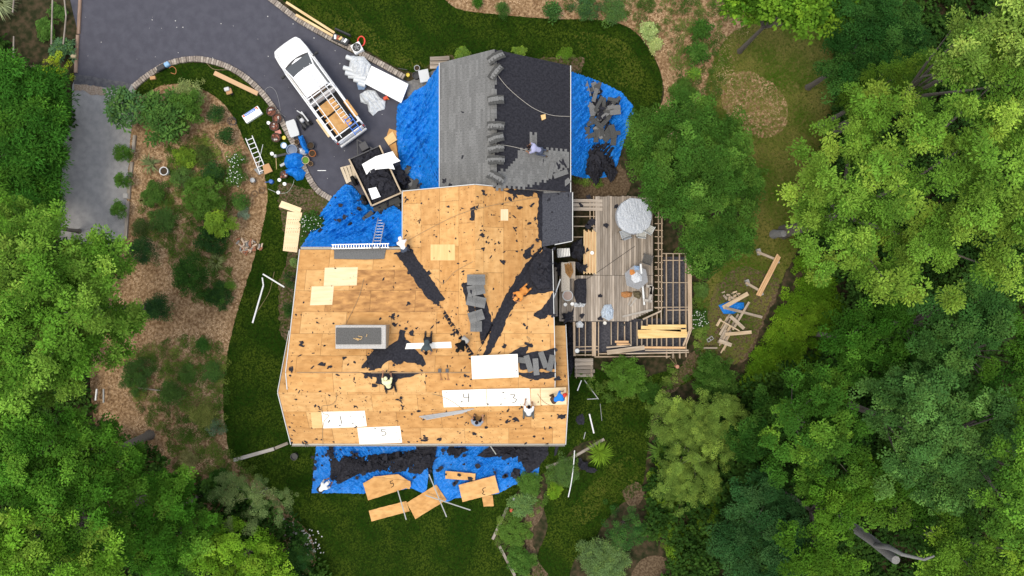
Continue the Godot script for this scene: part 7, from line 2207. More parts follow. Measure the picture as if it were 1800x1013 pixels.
# ------------------------------------------------------------------ on the deck
func put_things_on_the_deck() -> void:
	var h := 0.76
	var white := mat("white foam board", Color.WHITE, 0.7)
	var lumber := timber("new lumber", Color.WHITE, Color.WHITE, 1)
	var red := timber("reddish lumber", Color.WHITE, Color.WHITE, 1)
	var felt := felt_mat()
	var grey := mat("grey metal", paint(0.33, 0.35, 0.37), 0.4, 0.3)
	var dark := mat("dark steel", Color.WHITE)
	# round table under a speckled cover
	var t := thing("round_table", "round patio table under a pale speckled cover", "table", site(1115, 380, 1.4) * Vector3(1, 0, 1) + UP * h)
	var cov := Shape.new()
	var r0 := metres(31, 1.5)
	var prof := PackedVector2Array([Vector2(0, 0.76), Vector2(r0 * 0.3, 0.765), Vector2(r0 * 0.7, 0.75), Vector2(r0 * 0.93, 0.73), Vector2(r0, 0.66), Vector2(r0 * 1.02, 0.5), Vector2(r0 * 1.04, 0.3)])
	cov.lathe(Vector3.ZERO, prof, 40)
	cov.add(crumpled([1088,398,1.5, 1084,376,1.5, 1092,358,1.5, 1108,348,1.5, 1126,350,1.5, 1140,362,1.5, 1146,380,1.5, 1142,398,1.5, 1128,410,1.5, 1108,411,1.5, 1094,404,1.5], 1.55, 0.022, 0.25, 0.05), Transform3D(Basis.IDENTITY, -t.position))
	var cm := mat("speckled cover", Color.WHITE, 0.45)
	cm.albedo_texture = noise_map(301, 0.07, Color(0.42, 0.44, 0.48), Color(0.78, 0.80, 0.83), 512, 2, FastNoiseLite.TYPE_SIMPLEX, 0.45, 0.14)
	cm.uv1_triplanar = true
	cm.uv1_scale = Vector3.ONE * 0.75
	part(t, "cover", cov, cm)
	var leg := Shape.new()
	leg.lathe(Vector3.ZERO, PackedVector2Array([Vector2(0, 0), Vector2(0.3, 0), Vector2(0.3, 0.04), Vector2(0.05, 0.08), Vector2(0.05, 0.72), Vector2(0, 0.72)]), 14)
	part(t, "pedestal", leg, dark)
	for q in [[1098, 411, 0.35, "grey slatted patio chair tucked under the round table's lower rim", 0], [1141, 402, -0.5, "pale patio chair at the round table beside the deck's edge", 1], [1138, 455, -0.3, "dark wicker chair between the round and the hexagonal table", 2], [1127, 409, -0.1, "white patio chair behind the round table's lower rim", 1]]: chair(q[0], q[1], h, q[2], q[3], [grey, mat("pale sling", paint(0.5, 0.51, 0.5), 0.7), mat("dark wicker grey", paint(0.11, 0.105, 0.1), 0.8)][q[4]])
	# hexagonal table
	var hx := thing("hexagonal_table", "six sided slate grey table littered with plastic", "table", site(1118.5, 488, 1.45) * Vector3(1, 0, 1) + UP * h)
	var hp := PackedVector2Array()
	for k in 6: hp.append(Vector2(cos(TAU * k / 6 + 0.35) * 0.72, sin(TAU * k / 6 + 0.35) * 0.72))
	var ht := Shape.new()
	ht.prism(hp, Vector3.ZERO, Vector3.RIGHT, Vector3.BACK, UP, 0.68, 0.035)
	part(hx, "tabletop", ht, earth("slate top", paint(0.2, 0.205, 0.22), paint(0.28, 0.285, 0.3), 0.8, 0.8, 1.0, 0.3, 305, 0.4))
	for k in 4:
		var s := Shape.new()
		var a := TAU * k / 4 + 0.4
		s.bar(Vector3(cos(a) * 0.45, 0.0, sin(a) * 0.45), Vector3(cos(a) * 0.4, 0.67, sin(a) * 0.4), 0.05, 0.05)
		part(hx, "leg", s, dark)
	single("plastic_wrap", "crumpled clear plastic on the hexagonal table", "plastic sheet", crumpled([1110,484,1.5, 1120,478,1.5, 1128,486,1.5, 1128,494,1.5, 1116,498,1.5, 1110,492,1.5], 1.62, 0.05, 0.2, 0.03), mat("milky film", Color.WHITE))
	single("work_glove", "orange glove on the hexagonal table", "glove", crumpled([1107,474,1.48, 1114,474,1.48, 1117,480,1.48, 1112,486,1.48, 1107,482,1.48], 1.56, 0.03, 0.15, 0.03), mat("orange cloth", paint(0.5, 0.2, 0.06), 0.85))
	single("light_cap", "small light blue cap on the hexagonal table", "cap", crumpled([1115,467,1.48, 1124,468,1.48, 1124,475,1.48, 1116,475,1.48], 1.56, 0.03, 0.15, 0.03), mat("light blue cloth", Color.WHITE))
	length_of("downpipe", "white downpipe lying across the hexagonal table", "downpipe", 1126, 464, 1132.5, 536, 0.1, 0.07, 1.56, mat("white downpipe", Color.WHITE), "", 0.9)
	# bench, boots, cut lumber
	var bn := thing("curved_bench", "pale curved wooden bench beside the hexagonal table", "bench", site(1141, 516, h) * Vector3(1, 0, 1) + UP * h)
	for q in [[1136, 503, 1147, 504], [1144, 503, 1144, 520], [1147, 504, 1141, 531], [1132, 528, 1146, 530]]:
		var s := Shape.new()
		s.bar(site(q[0], q[1], 1.15) - bn.position, site(q[2], q[3], 1.15) - bn.position, 0.16, 0.04)
		part(bn, "seat_board", s, timber("pale grey timber", Color.WHITE, Color.WHITE, 1))
	for q in [[1137, 504], [1146, 506], [1134, 528], [1144, 529]]:
		var s := Shape.new()
		s.bar(site(q[0], q[1], 1.13) * Vector3(1, 0, 1) + UP * h - bn.position, site(q[0], q[1], 1.13) - bn.position, 0.05, 0.05)
		part(bn, "leg", s, timber("pale grey timber", Color.WHITE, Color.WHITE, 1))
	for q in [[1104, 537, 1112, 521, "short pale wood offcut by the hexagonal table, outer one"], [1108, 539, 1119, 524, "short pale wood offcut by the hexagonal table, inner one"]]:
		length_of("wood_offcut", q[4], "offcut", q[0], q[1], q[2], q[3], 0.09, 0.05, h, timber("pale grey timber", Color.WHITE, Color.WHITE, 1))
	single("tool_bag", "orange and brown tool bag beside the hexagonal table", "bag", crumpled([1092,514,h, 1102,512,h, 1112,514,h, 1110,522,h, 1098,524,h, 1092,521,h], h + 0.3, 0.07, 0.25, 0.04), mat("orange bag", paint(0.4, 0.19, 0.075), 0.85))
	single("tool_bag", "dark pouch with pale wood behind the tool bag", "bag", crumpled([1112,512,h, 1124,512,h, 1128,518,h, 1124,526,h, 1114,522,h], h + 0.28, 0.06, 0.25, 0.04), mat("olive pouch", paint(0.12, 0.10, 0.06), 0.9))
	single("plastic_wrap", "crumpled light blue plastic on the lower deck", "plastic sheet", crumpled([1056,549,h, 1062,536,h, 1074,535,h, 1079,546,h, 1078,560,h, 1070,564,h, 1058,558,h], h + 0.3, 0.08, 0.25, 0.04), mat("light blue film", paint(0.42, 0.49, 0.58), 0.35))
	single("plastic_wrap", "small white plastic scrap at the deck's lower edge", "plastic sheet", crumpled([1012,568,h, 1020,564,h, 1026,570,h, 1024,576,h, 1014,576,h], h + 0.12, 0.04, 0.2, 0.04), mat("white plastic film", Color.WHITE))
	length_of("plank", "pale plank lying askew on the deck's lower corner", "board", 1094, 557, 1147, 544.5, 0.12, 0.04, h, timber("pale grey timber", Color.WHITE, Color.WHITE, 1))
	length_of("plank", "rim board along the deck's cut corner", "board", 1130, 561.5, 1163, 546.5, 0.09, 0.05, h, timber("old plank a", Color.WHITE, Color.WHITE, 1))
	# stack of new boards on the deck
	for k in 9: length_of("plank", "reddish new board in the stack on the upper deck", "board", 1027.0 + k * 2.5, 404 + (k % 3) * 2.0, 1026.6 + k * 2.55, 482 - (k % 2) * 2.0, 0.075, 0.04, h + 0.01 * (k % 3), red if k % 2 else lumber, "boards stacked on the upper deck")
	barrel("bucket", "small white tub on the stacked boards", "tub", 1038, 446, 0.1, 0.12, white, null, h + 0.06)
	# timber on the stripped frame
	for k in 5:
		length_of("plank", "yellow new plank laid across the open joists", "board", [1127, 1139, 1121, 1121, 1122][k], [575.5, 574, 583, 588, 592.5][k], [1197, 1206.5, 1207, 1208, 1207][k], [580.5, 573.5, 582, 586.5, 590.5][k], 0.19, 0.045, 0.74 + 0.03 * (k % 2), timber("yellow lumber", paint(0.60, 0.40, 0.16), paint(0.72, 0.52, 0.25), 311), "yellow planks across the open joists")
	for q in [[1067, 620, 1133, 611, 0.26, "wide grey plank at the front of the open joists"], [1133, 611, 1205, 611.5, 0.12, "reddish plank along the front of the open joists"], [1134, 616, 1210, 616, 0.08, "yellow lath along the front of the open joists"], [1066, 611, 1110, 607, 0.09, "grey lath behind the wide grey plank"], [1081, 601, 1105, 601, 0.12, "short tan board on the joists, rear one"], [1084, 605.5, 1107, 606, 0.12, "short tan board on the joists, front one"], [1100, 622, 1211, 619.5, 0.07, "long weathered lath under the planks"]]:
		length_of("plank", q[5], "board", q[0], q[1], q[2], q[3], q[4], 0.04, 0.8, timber("old plank a" if q[4] > 0.2 or q[4] < 0.1 else "reddish lumber", Color.WHITE, Color.WHITE, 1))
	barrel("bucket", "white round lid at the deck frame's inner corner", "lid", 1012.5, 615, 0.12, 0.1, white, white, 0.72)
	barrel("bucket", "small white round lid on the weed cloth", "lid", 1063, 568, 0.1, 0.1, white, white, 0.05)
	single("felt_scrap", "black felt scrap caught on the joists", "roofing scrap", crumpled(rim_of([1091,570, 1100,568, 1099,574, 1092,574], 0.7), 0.76, 0.03, 0.3, 0.05), mat("black plastic", Color.WHITE))
	# kettle grill, mat, stone counter, louvred hood
	var g := thing("kettle_grill", "round kettle grill with an open bowl by the house wall", "grill", site(998, 520, 1.5) * Vector3(1, 0, 1) + UP * h)
	var bowl := Shape.new()
	bowl.lathe(Vector3.ZERO, PackedVector2Array([Vector2(0.1, 0.4), Vector2(0.25, 0.5), Vector2(0.3, 0.68), Vector2(0.31, 0.7), Vector2(0.27, 0.7), Vector2(0.24, 0.6), Vector2(0, 0.56)]), 20)
	part(g, "bowl", bowl, grey)
	var grate := Shape.new()
	grate.lathe(Vector3.ZERO, PackedVector2Array([Vector2(0.26, 0.66), Vector2(0.26, 0.675), Vector2(0.13, 0.69), Vector2(0.12, 0.7), Vector2(0, 0.71)]), 18)
	part(g, "grate", grate, mat("rust grate", paint(0.3, 0.23, 0.2), 0.7))
	for k in 3:
		var s := Shape.new()
		s.bar(Vector3(cos(TAU * k / 3) * 0.32, 0, sin(TAU * k / 3) * 0.32), Vector3(cos(TAU * k / 3) * 0.2, 0.5, sin(TAU * k / 3) * 0.2), 0.03, 0.03)
		part(g, "leg", s, dark)
	for q in [[992, 535, "white jar below the kettle grill"], [1004, 534, "second white jar below the kettle grill"]]: barrel("jar", q[2], "jar", q[0], q[1], 0.1, 0.2, white, white, h)
	single("bottle_litter", "scattered clear bottles below the kettle grill", "litter", crumpled([1008,532,h, 1020,530,h, 1030,534,h, 1026,540,h, 1010,540,h], h + 0.12, 0.08, 0.12, 0.03), mat("milky film", Color.WHITE)).set_meta("kind", "stuff")
	single("roof_mat", "thick folded black felt mat on the deck beside the grill", "roofing felt", crumpled(rim_of([1009,494, 1016,490, 1030,490, 1031,512, 1030,534, 1014,534, 1009,520], h + 0.1), h + 0.28, 0.045, 0.5, 0.06), felt)
	var ct := thing("stone_counter", "pale stone counter strewn with leaves along the wall", "counter", site(994, 486, h) * Vector3(1, 0, 1) + UP * h)
	var cs := Shape.new()
	cs.soft(Vector3(-0.05, 0.35, 0.05), Vector3(0.5, 0.7, 1.7), 0.02)
	part(ct, "block", cs, earth("limestone", paint(0.4, 0.35, 0.29), paint(0.55, 0.5, 0.43), 0.8, 0.7, 1.0, 0.3, 315))
	var ch := Shape.new()
	ch.soft(Vector3(0.32, 0.3, -0.35), Vector3(0.42, 0.6, 1.0), 0.03)
	part(ct, "side_shelf", ch, timber("old plank b", Color.WHITE, Color.WHITE, 1))
	single("leaf_litter", "brown leaf litter lying on the stone counter", "leaves", crumpled([992,464,1.47, 1004,462,1.47, 1008,478,1.47, 1002,490,1.47, 994,480,1.47], 1.52, 0.05, 0.12, 0.03), mat("dead leaves", paint(0.24, 0.13, 0.05), 0.95)).set_meta("kind", "stuff")
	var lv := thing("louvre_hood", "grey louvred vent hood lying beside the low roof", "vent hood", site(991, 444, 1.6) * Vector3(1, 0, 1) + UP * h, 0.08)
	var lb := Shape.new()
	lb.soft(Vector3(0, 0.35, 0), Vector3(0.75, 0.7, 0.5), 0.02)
	part(lv, "housing", lb, mat("hood shade grey", paint(0.2, 0.2, 0.21), 0.6))  # housing darker than its slats: the shade between them is put into the grey
	for k in 8:
		var s := Shape.new()
		s.box(Vector3(-0.32 + k * 0.092, 0.73, 0), Vector3(0.06, 0.012, 0.52 - 0.012 * k), Basis(Vector3.BACK, 0.25))
		part(lv, "slat", s, mat("pale metal", paint(0.45, 0.46, 0.47), 0.4, 0.3))
	length_of("gutter_length", "white gutter length leaning against the house's east rake", "gutter", 972, 529, 985, 491, 0.06, 0.06, 1.2, white, "", 1.7)
	length_of("wall_rail", "grey timber rail along the deck's wall side", "rail", 977, 470, 978, 556, 0.16, 0.08, 0.8, timber("grey timber", Color.WHITE, Color.WHITE, 1))
	hose("extension_cable", "thin dark cord lying across the deck boards", "cord", [1116,433, 1090,451, 1060,472, 1030,492], h + 0.015, 0.012, mats["black plastic"])
	for q in [[1040, 390, 0.3, "black felt piece over the edge of the open deck corner"], [1065, 396, 0.22, "black felt strip on the upper deck boards"], [1083, 362, 0.18, "small black felt piece beside the round table"], [1034, 346, 0.18, "torn black felt hanging on the deck's upper frame"], [1020, 360, 0.16, "torn black felt on the boards across the open corner"], [1033, 398, 0.24, "black rag at the stacked boards' upper end"], [1055, 520, 0.15, "dark felt triangle on the lower deck"], [1054, 559, 0.2, "dark felt piece beside the light blue plastic"], [1022, 555, 0.2, "dark felt piece at the lower deck's inner side"], [1000, 557, 0.3, "dark felt sheet on the lower deck's inner corner"]]:
		var s := Shape.new()
		scrap(s, site(q[0], q[1], h) + UP * 0.01, UP, q[2], 1.2)
		scrap(s, site(q[0], q[1], h) + Vector3(0.05, 0.02, 0.04), UP, q[2] * 0.9, 0.9)
		single("felt_scrap", q[3], "roofing scrap", s, felt)
	var post := thing("marker_post", "pinkish round capped post held by thin guy lines beside the joists", "post", site(1187, 643))
	var ps := Shape.new()
	ps.lathe(Vector3.ZERO, PackedVector2Array([Vector2(0, 0), Vector2(0.08, 0), Vector2(0.08, 0.5), Vector2(0.12, 0.52), Vector2(0.1, 0.58), Vector2(0, 0.6)]), 14)
	part(post, "cap", ps, mat("pink clay", paint(0.45, 0.22, 0.15), 0.8))
	for q in [[1176, 628], [1182, 614]]:
		var s := Shape.new()
		s.tube(PackedVector3Array([Vector3(0, 0.55, 0), site(q[0], q[1], 0.75) - post.position]), PackedFloat32Array([0.01]), 4)
		part(post, "guy_line", s, mat("rope", Color.WHITE))

func chair(u: float, v: float, h: float, turn: float, label: String, m: Material) -> void:
	var t := thing("patio_chair", label, "chair", site(u, v, h + 0.45) * Vector3(1, 0, 1) + UP * h, turn)
	var s := Shape.new()
	for k in 5: s.soft(Vector3(0, 0.43, -0.18 + 0.09 * k), Vector3(0.5, 0.025, 0.08), 0.006)
	part(t, "seat", s, m)
	var b := Shape.new()
	for k in 4: b.soft(Vector3(0, 0.52 + 0.1 * k, 0.26 + 0.03 * k), Vector3(0.5, 0.08, 0.025), 0.006, Basis(Vector3.RIGHT, 0.25))
	part(t, "backrest", b, m)
	for x in [-0.25, 0.25]:
		for z in [-0.22, 0.24]:
			var l := Shape.new()
			l.bar(Vector3(x, 0, z), Vector3(x, 0.62 if z < 0 else 0.88, z * (1.0 if z < 0 else 1.4)), 0.03, 0.03)
			part(t, "leg", l, mats["dark steel"])
		var a := Shape.new()
		a.soft(Vector3(x, 0.63, 0.02), Vector3(0.05, 0.025, 0.5), 0.006)
		part(t, "armrest", a, m)

# ------------------------------------------------------------------ the crew
# a field of distances on a grid, meshed with one vertex in every crossed cell
func skin(bones: Array, cell: float, blend: float) -> Dictionary:
	var lo := Vector3.ONE * 1e9
	var hi := -lo
	for b in bones:
		var r := maxf(b[2], b[3]) + 3.0 * cell
		for p in [b[0], b[1]]:
			lo = lo.min(p - Vector3.ONE * r); hi = hi.max(p + Vector3.ONE * r)
	var n := Vector3i(((hi - lo) / cell).ceil()) + Vector3i.ONE
	var field := PackedFloat32Array()
	field.resize(n.x * n.y * n.z)
	field.fill(1.0)
	var owner := PackedInt32Array()
	owner.resize(field.size())
	var near := PackedFloat32Array()
	near.resize(field.size())
	near.fill(1e9)
	for bi in bones.size():
		var b: Array = bones[bi]
		var a: Vector3 = b[0]
		var d: Vector3 = b[1] - a
		var l2 := maxf(d.length_squared(), 1e-9)
		var m := maxf(b[2], b[3]) + blend + 2.0 * cell
		var p0 := Vector3i(((a.min(b[1]) - Vector3.ONE * m - lo) / cell).floor()).clamp(Vector3i.ZERO, n - Vector3i.ONE)
		var p1 := Vector3i(((a.max(b[1]) + Vector3.ONE * m - lo) / cell).ceil()).clamp(Vector3i.ZERO, n - Vector3i.ONE)
		var ra: float = b[2]
		var rb: float = b[3]
		for x in range(p0.x, p1.x + 1):
			for y in range(p0.y, p1.y + 1):
				for z in range(p0.z, p1.z + 1):
					var p := lo + Vector3(x, y, z) * cell
					var t := clampf((p - a).dot(d) / l2, 0.0, 1.0)
					var dist := (p - a - d * t).length() - lerpf(ra, rb, t)
					var i := (x * n.y + y) * n.z + z
					var f := field[i]
					var h := maxf(blend - absf(f - dist), 0.0) / blend
					field[i] = minf(f, dist) - h * h * blend * 0.25
					if dist < near[i]:
						near[i] = dist; owner[i] = bi
	var vert := {}
	var pos := PackedVector3Array()
	var who := PackedInt32Array()
	var corner := [Vector3i(0, 0, 0), Vector3i(1, 0, 0), Vector3i(0, 1, 0), Vector3i(1, 1, 0), Vector3i(0, 0, 1), Vector3i(1, 0, 1), Vector3i(0, 1, 1), Vector3i(1, 1, 1)]
	var edge := [[0, 1], [2, 3], [4, 5], [6, 7], [0, 2], [1, 3], [4, 6], [5, 7], [0, 4], [1, 5], [2, 6], [3, 7]]
	var jump := PackedInt32Array()
	for c in corner: jump.append((c.x * n.y + c.y) * n.z + c.z)
	for x in n.x - 1:
		for y in n.y - 1:
			for z in n.z - 1:
				var i := (x * n.y + y) * n.z + z
				var inside := 0
				for k in 8:
					if field[i + jump[k]] < 0.0: inside += 1
				if inside == 0 or inside == 8: continue
				var sum := Vector3.ZERO
				var cnt := 0
				for e in edge:
					var fa := field[i + jump[e[0]]]
					var fb := field[i + jump[e[1]]]
					if (fa < 0.0) != (fb < 0.0):
						sum += Vector3(corner[e[0]]).lerp(Vector3(corner[e[1]]), fa / (fa - fb))
						cnt += 1
				vert[i] = pos.size()
				pos.append(lo + (Vector3(x, y, z) + sum / cnt) * cell)
				who.append(owner[i + jump[0]])
	var ix := PackedInt32Array()
	var sx := n.y * n.z
	var sy := n.z
	for x in range(1, n.x - 1):
		for y in range(1, n.y - 1):
			for z in range(1, n.z - 1):
				var i := (x * n.y + y) * n.z + z
				for ax in 3:
					var st: int = [sx, sy, 1][ax]
					var p: int = [sy, 1, sx][ax]
					var q: int = [1, sx, sy][ax]
					var fa := field[i]
					var fb := field[i + st]
					if (fa < 0.0) == (fb < 0.0): continue
					if not (vert.has(i) and vert.has(i - p) and vert.has(i - q) and vert.has(i - p - q)): continue
					var quad := [vert[i], vert[i - p], vert[i - p - q], vert[i - q]]
					if fa > 0.0: quad.reverse()
					ix.append_array([quad[0], quad[2], quad[1], quad[0], quad[3], quad[2]])
	return {"pos": pos, "ix": ix, "who": who}

func normals_of(pos: PackedVector3Array, ix: PackedInt32Array) -> PackedVector3Array:
	var n := PackedVector3Array()
	n.resize(pos.size())
	for i in range(0, ix.size(), 3):
		var q := (pos[ix[i + 2]] - pos[ix[i]]).cross(pos[ix[i + 1]] - pos[ix[i]])
		for j in 3: n[ix[i + j]] += q
	for i in n.size(): n[i] = n[i].normalized()
	return n

# joints of a pose, looking towards +x: hip, knee, foot, chest, neck, head, shoulder, elbow, hand (right side; the other mirrored)
const POSES := {
	"kneel": {"hip": [0.0, 0.42, 0.0], "knee": [0.16, 0.08, 0.15], "foot": [-0.28, 0.06, 0.16], "chest": [0.40, 0.66, 0.0], "neck": [0.55, 0.72, 0.0], "head": [0.66, 0.74, 0.0], "shoulder": [0.44, 0.66, 0.19], "elbow": [0.58, 0.42, 0.28], "hand": [0.70, 0.14, 0.18], "elbow2": [0.60, 0.40, -0.26], "hand2": [0.76, 0.16, -0.16]},
	"stoop": {"hip": [0.0, 0.86, 0.0], "knee": [0.08, 0.46, 0.14], "foot": [-0.04, 0.06, 0.17], "chest": [0.40, 0.98, 0.0], "neck": [0.53, 0.96, 0.0], "head": [0.63, 0.9, 0.0], "shoulder": [0.43, 0.96, 0.2], "elbow": [0.50, 0.68, 0.26], "hand": [0.60, 0.42, 0.2], "elbow2": [0.52, 0.66, -0.26], "hand2": [0.66, 0.44, -0.16]},
	"sit": {"hip": [0.0, 0.24, 0.0], "knee": [0.36, 0.40, 0.2], "foot": [0.34, 0.06, 0.24], "chest": [0.10, 0.62, 0.0], "neck": [0.16, 0.76, 0.0], "head": [0.22, 0.9, 0.0], "shoulder": [0.10, 0.67, 0.2], "elbow": [0.32, 0.5, 0.3], "hand": [0.55, 0.36, 0.22], "elbow2": [0.22, 0.48, -0.3], "hand2": [0.42, 0.3, -0.24]},
	"reach": {"hip": [0.0, 0.36, 0.0], "knee": [0.20, 0.08, 0.24], "foot": [-0.22, 0.06, 0.26], "chest": [0.30, 0.60, 0.0], "neck": [0.44, 0.70, 0.0], "head": [0.54, 0.80, 0.0], "shoulder": [0.34, 0.64, 0.19], "elbow": [0.52, 0.46, 0.24], "hand": [0.66, 0.2, 0.2], "elbow2": [0.58, 0.48, -0.22], "hand2": [0.86, 0.24, -0.18]},
}

func pose_bones(p: Dictionary) -> Array:
	var j := {}
	for k in p: j[k] = Vector3(p[k][0], p[k][1], p[k][2])
	var out := []
	var mir := Vector3(1, 1, -1)
	var hip: Vector3 = j.hip
	# 0 trousers, 1 shirt, 2 skin, 3 boots
	out.append([hip - Vector3(0, 0, 0.07), hip + Vector3(0, 0, 0.07), 0.135, 0.135, 0])
	out.append([hip.lerp(j.chest, 0.25), j.chest, 0.135, 0.16, 1])
	out.append([j.chest - Vector3(0, 0, 0.09), j.chest + Vector3(0, 0, 0.09), 0.135, 0.135, 1])
	out.append([j.chest, j.neck, 0.12, 0.06, 1])
	out.append([j.neck, j.neck.lerp(j.head, 0.6), 0.058, 0.055, 2])
	for s in 2:
		var m := Vector3.ONE if s == 0 else mir
		var hp := hip + Vector3(0, -0.02, 0.09) * m
		out.append([hp, j.knee * m, 0.10, 0.07, 0])
		out.append([j.knee * m, j.foot * m + Vector3(0, 0.03, 0), 0.066, 0.045, 0])
		var toe: Vector3 = j.foot * m + Vector3(0.17, -0.01, 0.0) * (1.0 if j.foot.x > -0.15 else -0.6)
		out.append([j.foot * m, toe, 0.05, 0.042, 3])
		var el: Vector3 = j.elbow if s == 0 else j.elbow2
		var hd: Vector3 = j.hand if s == 0 else j.hand2
		var sh: Vector3 = j.shoulder * m
		out.append([sh, sh.lerp(el, 0.75), 0.075, 0.055, 1])
		out.append([sh.lerp(el, 0.75), el, 0.048, 0.045, 2])
		out.append([el, hd, 0.044, 0.03, 2])
	return out

func hand_shape() -> Dictionary:
	var b := [[Vector3(0, 0, -0.025), Vector3(0.07, 0, -0.028), 0.014, 0.012, 2], [Vector3(0, 0, 0.0), Vector3(0.08, 0.004, 0.0), 0.016, 0.013, 2], [Vector3(0, 0, 0.025), Vector3(0.07, 0, 0.028), 0.014, 0.012, 2]]
	for k in 4:
		var z := -0.033 + 0.022 * k
		var l: float = [0.062, 0.078, 0.084, 0.074][k]
		var a := Vector3(0.078, 0.0, z)
		var m := a + Vector3(l * 0.5, -0.012, (k - 1.5) * 0.003)
		b.append([a, m, 0.0095, 0.0085, 2]); b.append([m, m + Vector3(l * 0.35, -0.032, 0.0), 0.0085, 0.007, 2])
	b.append([Vector3(0.02, -0.004, 0.035), Vector3(0.055, -0.014, 0.065), 0.012, 0.010, 2]); b.append([Vector3(0.055, -0.014, 0.065), Vector3(0.085, -0.03, 0.066), 0.010, 0.008, 2])
	return skin(b, 0.005, 0.012)

func head_shape() -> Dictionary:
	# crown, face, jaw, nose, brow, eyes, mouth, ears
	return skin([[Vector3(-0.02, 0.03, 0), Vector3(0.015, 0.035, 0), 0.092, 0.085, 4], [Vector3(0.02, 0.02, 0), Vector3(0.035, -0.06, 0), 0.072, 0.05, 2], [Vector3(0.06, -0.085, -0.012), Vector3(0.06, -0.085, 0.012), 0.026, 0.026, 2], [Vector3(0.095, 0.02, 0), Vector3(0.118, -0.02, 0), 0.009, 0.015, 2], [Vector3(0.088, 0.03, -0.032), Vector3(0.088, 0.03, 0.032), 0.012, 0.012, 4], [Vector3(0.086, 0.012, -0.03), Vector3(0.086, 0.012, -0.026), 0.011, 0.011, 5], [Vector3(0.086, 0.012, 0.03), Vector3(0.086, 0.012, 0.026), 0.011, 0.011, 5], [Vector3(0.088, -0.052, -0.02), Vector3(0.088, -0.052, 0.02), 0.008, 0.008, 6], [Vector3(0.0, 0.0, -0.088), Vector3(-0.004, 0.03, -0.092), 0.014, 0.017, 2], [Vector3(0.0, 0.0, 0.088), Vector3(-0.004, 0.03, 0.092), 0.014, 0.017, 2], [Vector3(-0.02, -0.08, 0), Vector3(-0.01, -0.02, 0), 0.055, 0.06, 2]], 0.012, 0.02)

const HEAD_SLOT := [4, 2, 2, 2, 4, 5, 5, 6, 2, 2, 2]

func worker(label: String, pose: String, f: Face, u: float, v: float, looking: float, shirt: Color, trousers: Color, hair: Color, hat := Color(0, 0, 0, 0), lean := 0.0) -> void:
	if not shared.has(pose):
		shared[pose + " bones"] = pose_bones(POSES[pose])
		shared[pose] = skin(shared[pose + " bones"], 0.026, 0.05)
	if not shared.has("hand"): shared["hand"] = hand_shape()
	if not shared.has("head"): shared["head"] = head_shape()
	var body: Dictionary = shared[pose]
	var bones: Array = shared[pose + " bones"]
	var p: Dictionary = POSES[pose]
	var cols := [trousers, shirt, Color(0.32, 0.17, 0.105), Color(0.09, 0.06, 0.04), hair, Color(0.03, 0.02, 0.015), Color(0.3, 0.11, 0.08)]
	var base := f.at(f.over(u, v)) if f else site(u, v, 0.28)
	var turn := Basis(UP, looking)
	# centre the pose on its middle
	var mid := Vector3(p.chest[0] * 0.6, 0, 0)
	var s := Shape.new()
	var fold := func(q: Vector3) -> Vector3:
		var w := base + turn * (q - mid)
		if f:
			var dy := -(f.n.x * (w.x - base.x) + f.n.z * (w.z - base.z)) / f.n.y
			w.y += dy * clampf(1.1 - q.y * 0.6, 0.35, 1.0)
		return w - base
	for d in [[body, Transform3D.IDENTITY, -1], [shared["head"], Transform3D(Basis(Vector3.BACK, -lean), Vector3(p.head[0], p.head[1], p.head[2])), -2], [shared["hand"], hand_at(p.elbow, p.hand, 1.0), 2], [shared["hand"], hand_at(p.elbow2, p.hand2, -1.0), 2]]:
		var src: Dictionary = d[0]
		var x: Transform3D = d[1]
		var pos := PackedVector3Array()
		for q in src.pos: pos.append(fold.call(x * q))
		var nn := normals_of(pos, src.ix)
		for i in range(0, src.ix.size(), 3):
			for j in 3:
				var k: int = src.ix[i + j]
				var slot: int = d[2]
				if slot == -1: slot = bones[src.who[k]][4]
				elif slot == -2: slot = HEAD_SLOT[src.who[k]]
				s.tint = cols[slot]
				s.put(pos[k], nn[k], Vector2.ZERO)
	var t := thing("person", label, "person", base, 0.0, "roofing crew")
	part(t, "body", s, coloured("clothed skin", 0.85))
	if hat.a > 0.0:
		var hs := Shape.new()
		var at: Vector3 = fold.call(Vector3(p.head[0], p.head[1] + 0.05, p.head[2]))
		var hb := turn * Basis(Vector3.BACK, -lean)
		hs.lathe(at, PackedVector2Array([Vector2(0.108, 0.0), Vector2(0.106, 0.05), Vector2(0.085, 0.1), Vector2(0.04, 0.125), Vector2(0, 0.13)]), 16, hb)
		hs.soft(at + hb * Vector3(0.12, 0.01, 0), Vector3(0.14, 0.014, 0.15), 0.005, hb)
		part(t, "hat", hs, mat("hat %s" % hat.to_html(), hat.linear_to_srgb(), 0.8))

func hand_at(el: Array, hd: Array, side: float) -> Transform3D:
	var a := Vector3(el[0], el[1], el[2])
	var b := Vector3(hd[0], hd[1], hd[2])
	var x := (b - a).normalized()
	var z := x.cross(UP).normalized()
	var y := z.cross(x)
	# mirror the thumb by turning the palm
	return Transform3D(Basis(x, y, z) if side < 0.0 else Basis(x, -y, -z), b - x * 0.015)

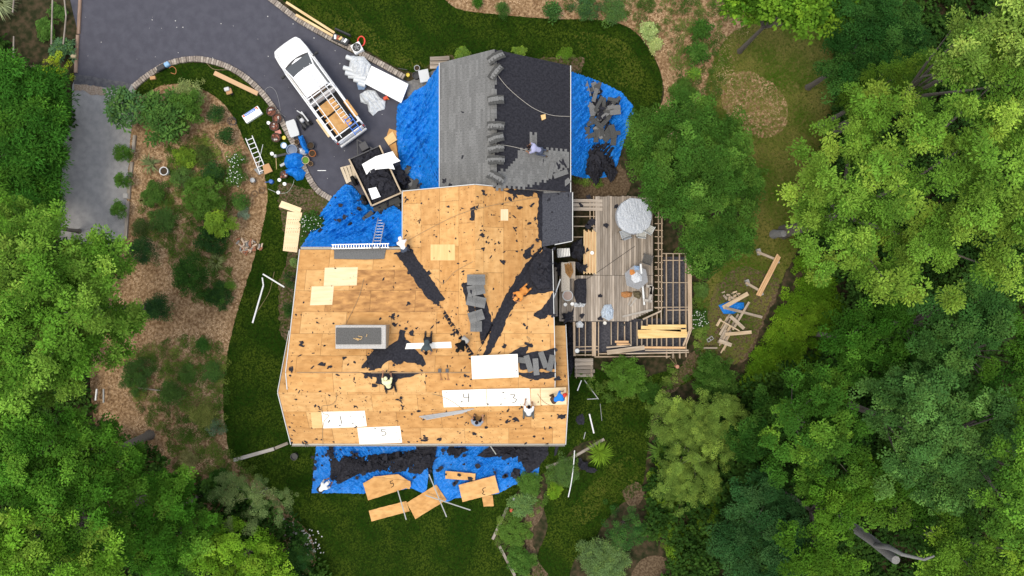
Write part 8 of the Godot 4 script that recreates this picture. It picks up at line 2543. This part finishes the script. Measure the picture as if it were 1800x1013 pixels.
func set_the_crew() -> void:
	var jeans := Color(0.06, 0.075, 0.11)
	var dark := Color(0.022, 0.022, 0.026)
	var hair := Color(0.012, 0.01, 0.009)
	worker("person in a white shirt and jeans stooping at the head of the west valley", "stoop", mid_w, 712, 434, 1.9, Color(0.75, 0.75, 0.76), jeans, hair, Color(0.7, 0.7, 0.7, 1), 0.7)
	worker("person in a dark grey shirt kneeling on the narrow white strip", "kneel", main_n, 752.5, 604, -PI / 2, Color(0.06, 0.075, 0.085), dark, hair, Color(0, 0, 0, 0), 0.6)
	worker("person in black bent over where the two valleys meet", "stoop", main_n, 815, 602, -2.2, Color(0.008, 0.008, 0.01), Color(0.35, 0.33, 0.3), hair, Color(0.012, 0.012, 0.012, 1), 0.7)
	worker("person in a pale yellow hooded shirt reaching up to the main ridge", "reach", main_s, 685, 674, PI / 2 + 0.15, Color(0.72, 0.72, 0.42), dark, Color(0.70, 0.70, 0.42), Color(0, 0, 0, 0), 0.6)
	worker("person in an orange shirt kneeling on the east valley's felt", "kneel", main_n, 917, 515, -2.4, Color(0.62, 0.25, 0.06), Color(0.62, 0.25, 0.06), Color(0.55, 0.22, 0.06), Color(0.62, 0.26, 0.07, 1), 0.5)
	worker("person in a grey blue shirt sitting on the south slope", "sit", south, 838, 742, PI / 2 - 0.3, Color(0.25, 0.28, 0.34), dark, hair)
	worker("person in a white shirt kneeling below the sheet marked 3", "reach", south, 929, 722, PI / 2, Color(0.68, 0.7, 0.74), Color(0.11, 0.12, 0.12), hair, Color(0, 0, 0, 0), 0.2)
	worker("person in a bright blue shirt and red cap bending over the eastern sheet", "stoop", south, 978, 696, 0.5, Color(0.02, 0.18, 0.58), Color(0.08, 0.045, 0.03), hair, Color(0.5, 0.05, 0.03, 1), 0.6)
	worker("person in a lavender grey shirt crouching at the garage's remaining shingles", "kneel", gar_e, 943, 266, PI - 0.15, Color(0.33, 0.34, 0.50), Color(0.07, 0.08, 0.12), hair, Color(0, 0, 0, 0), 0.4)
	worker("person in a white shirt stooping on the corner of the south tarp", "stoop", null, 574, 850, 0.75, Color(0.75, 0.76, 0.77), Color(0.03, 0.028, 0.028), hair, Color(0.75, 0.75, 0.75, 1), 0.7)
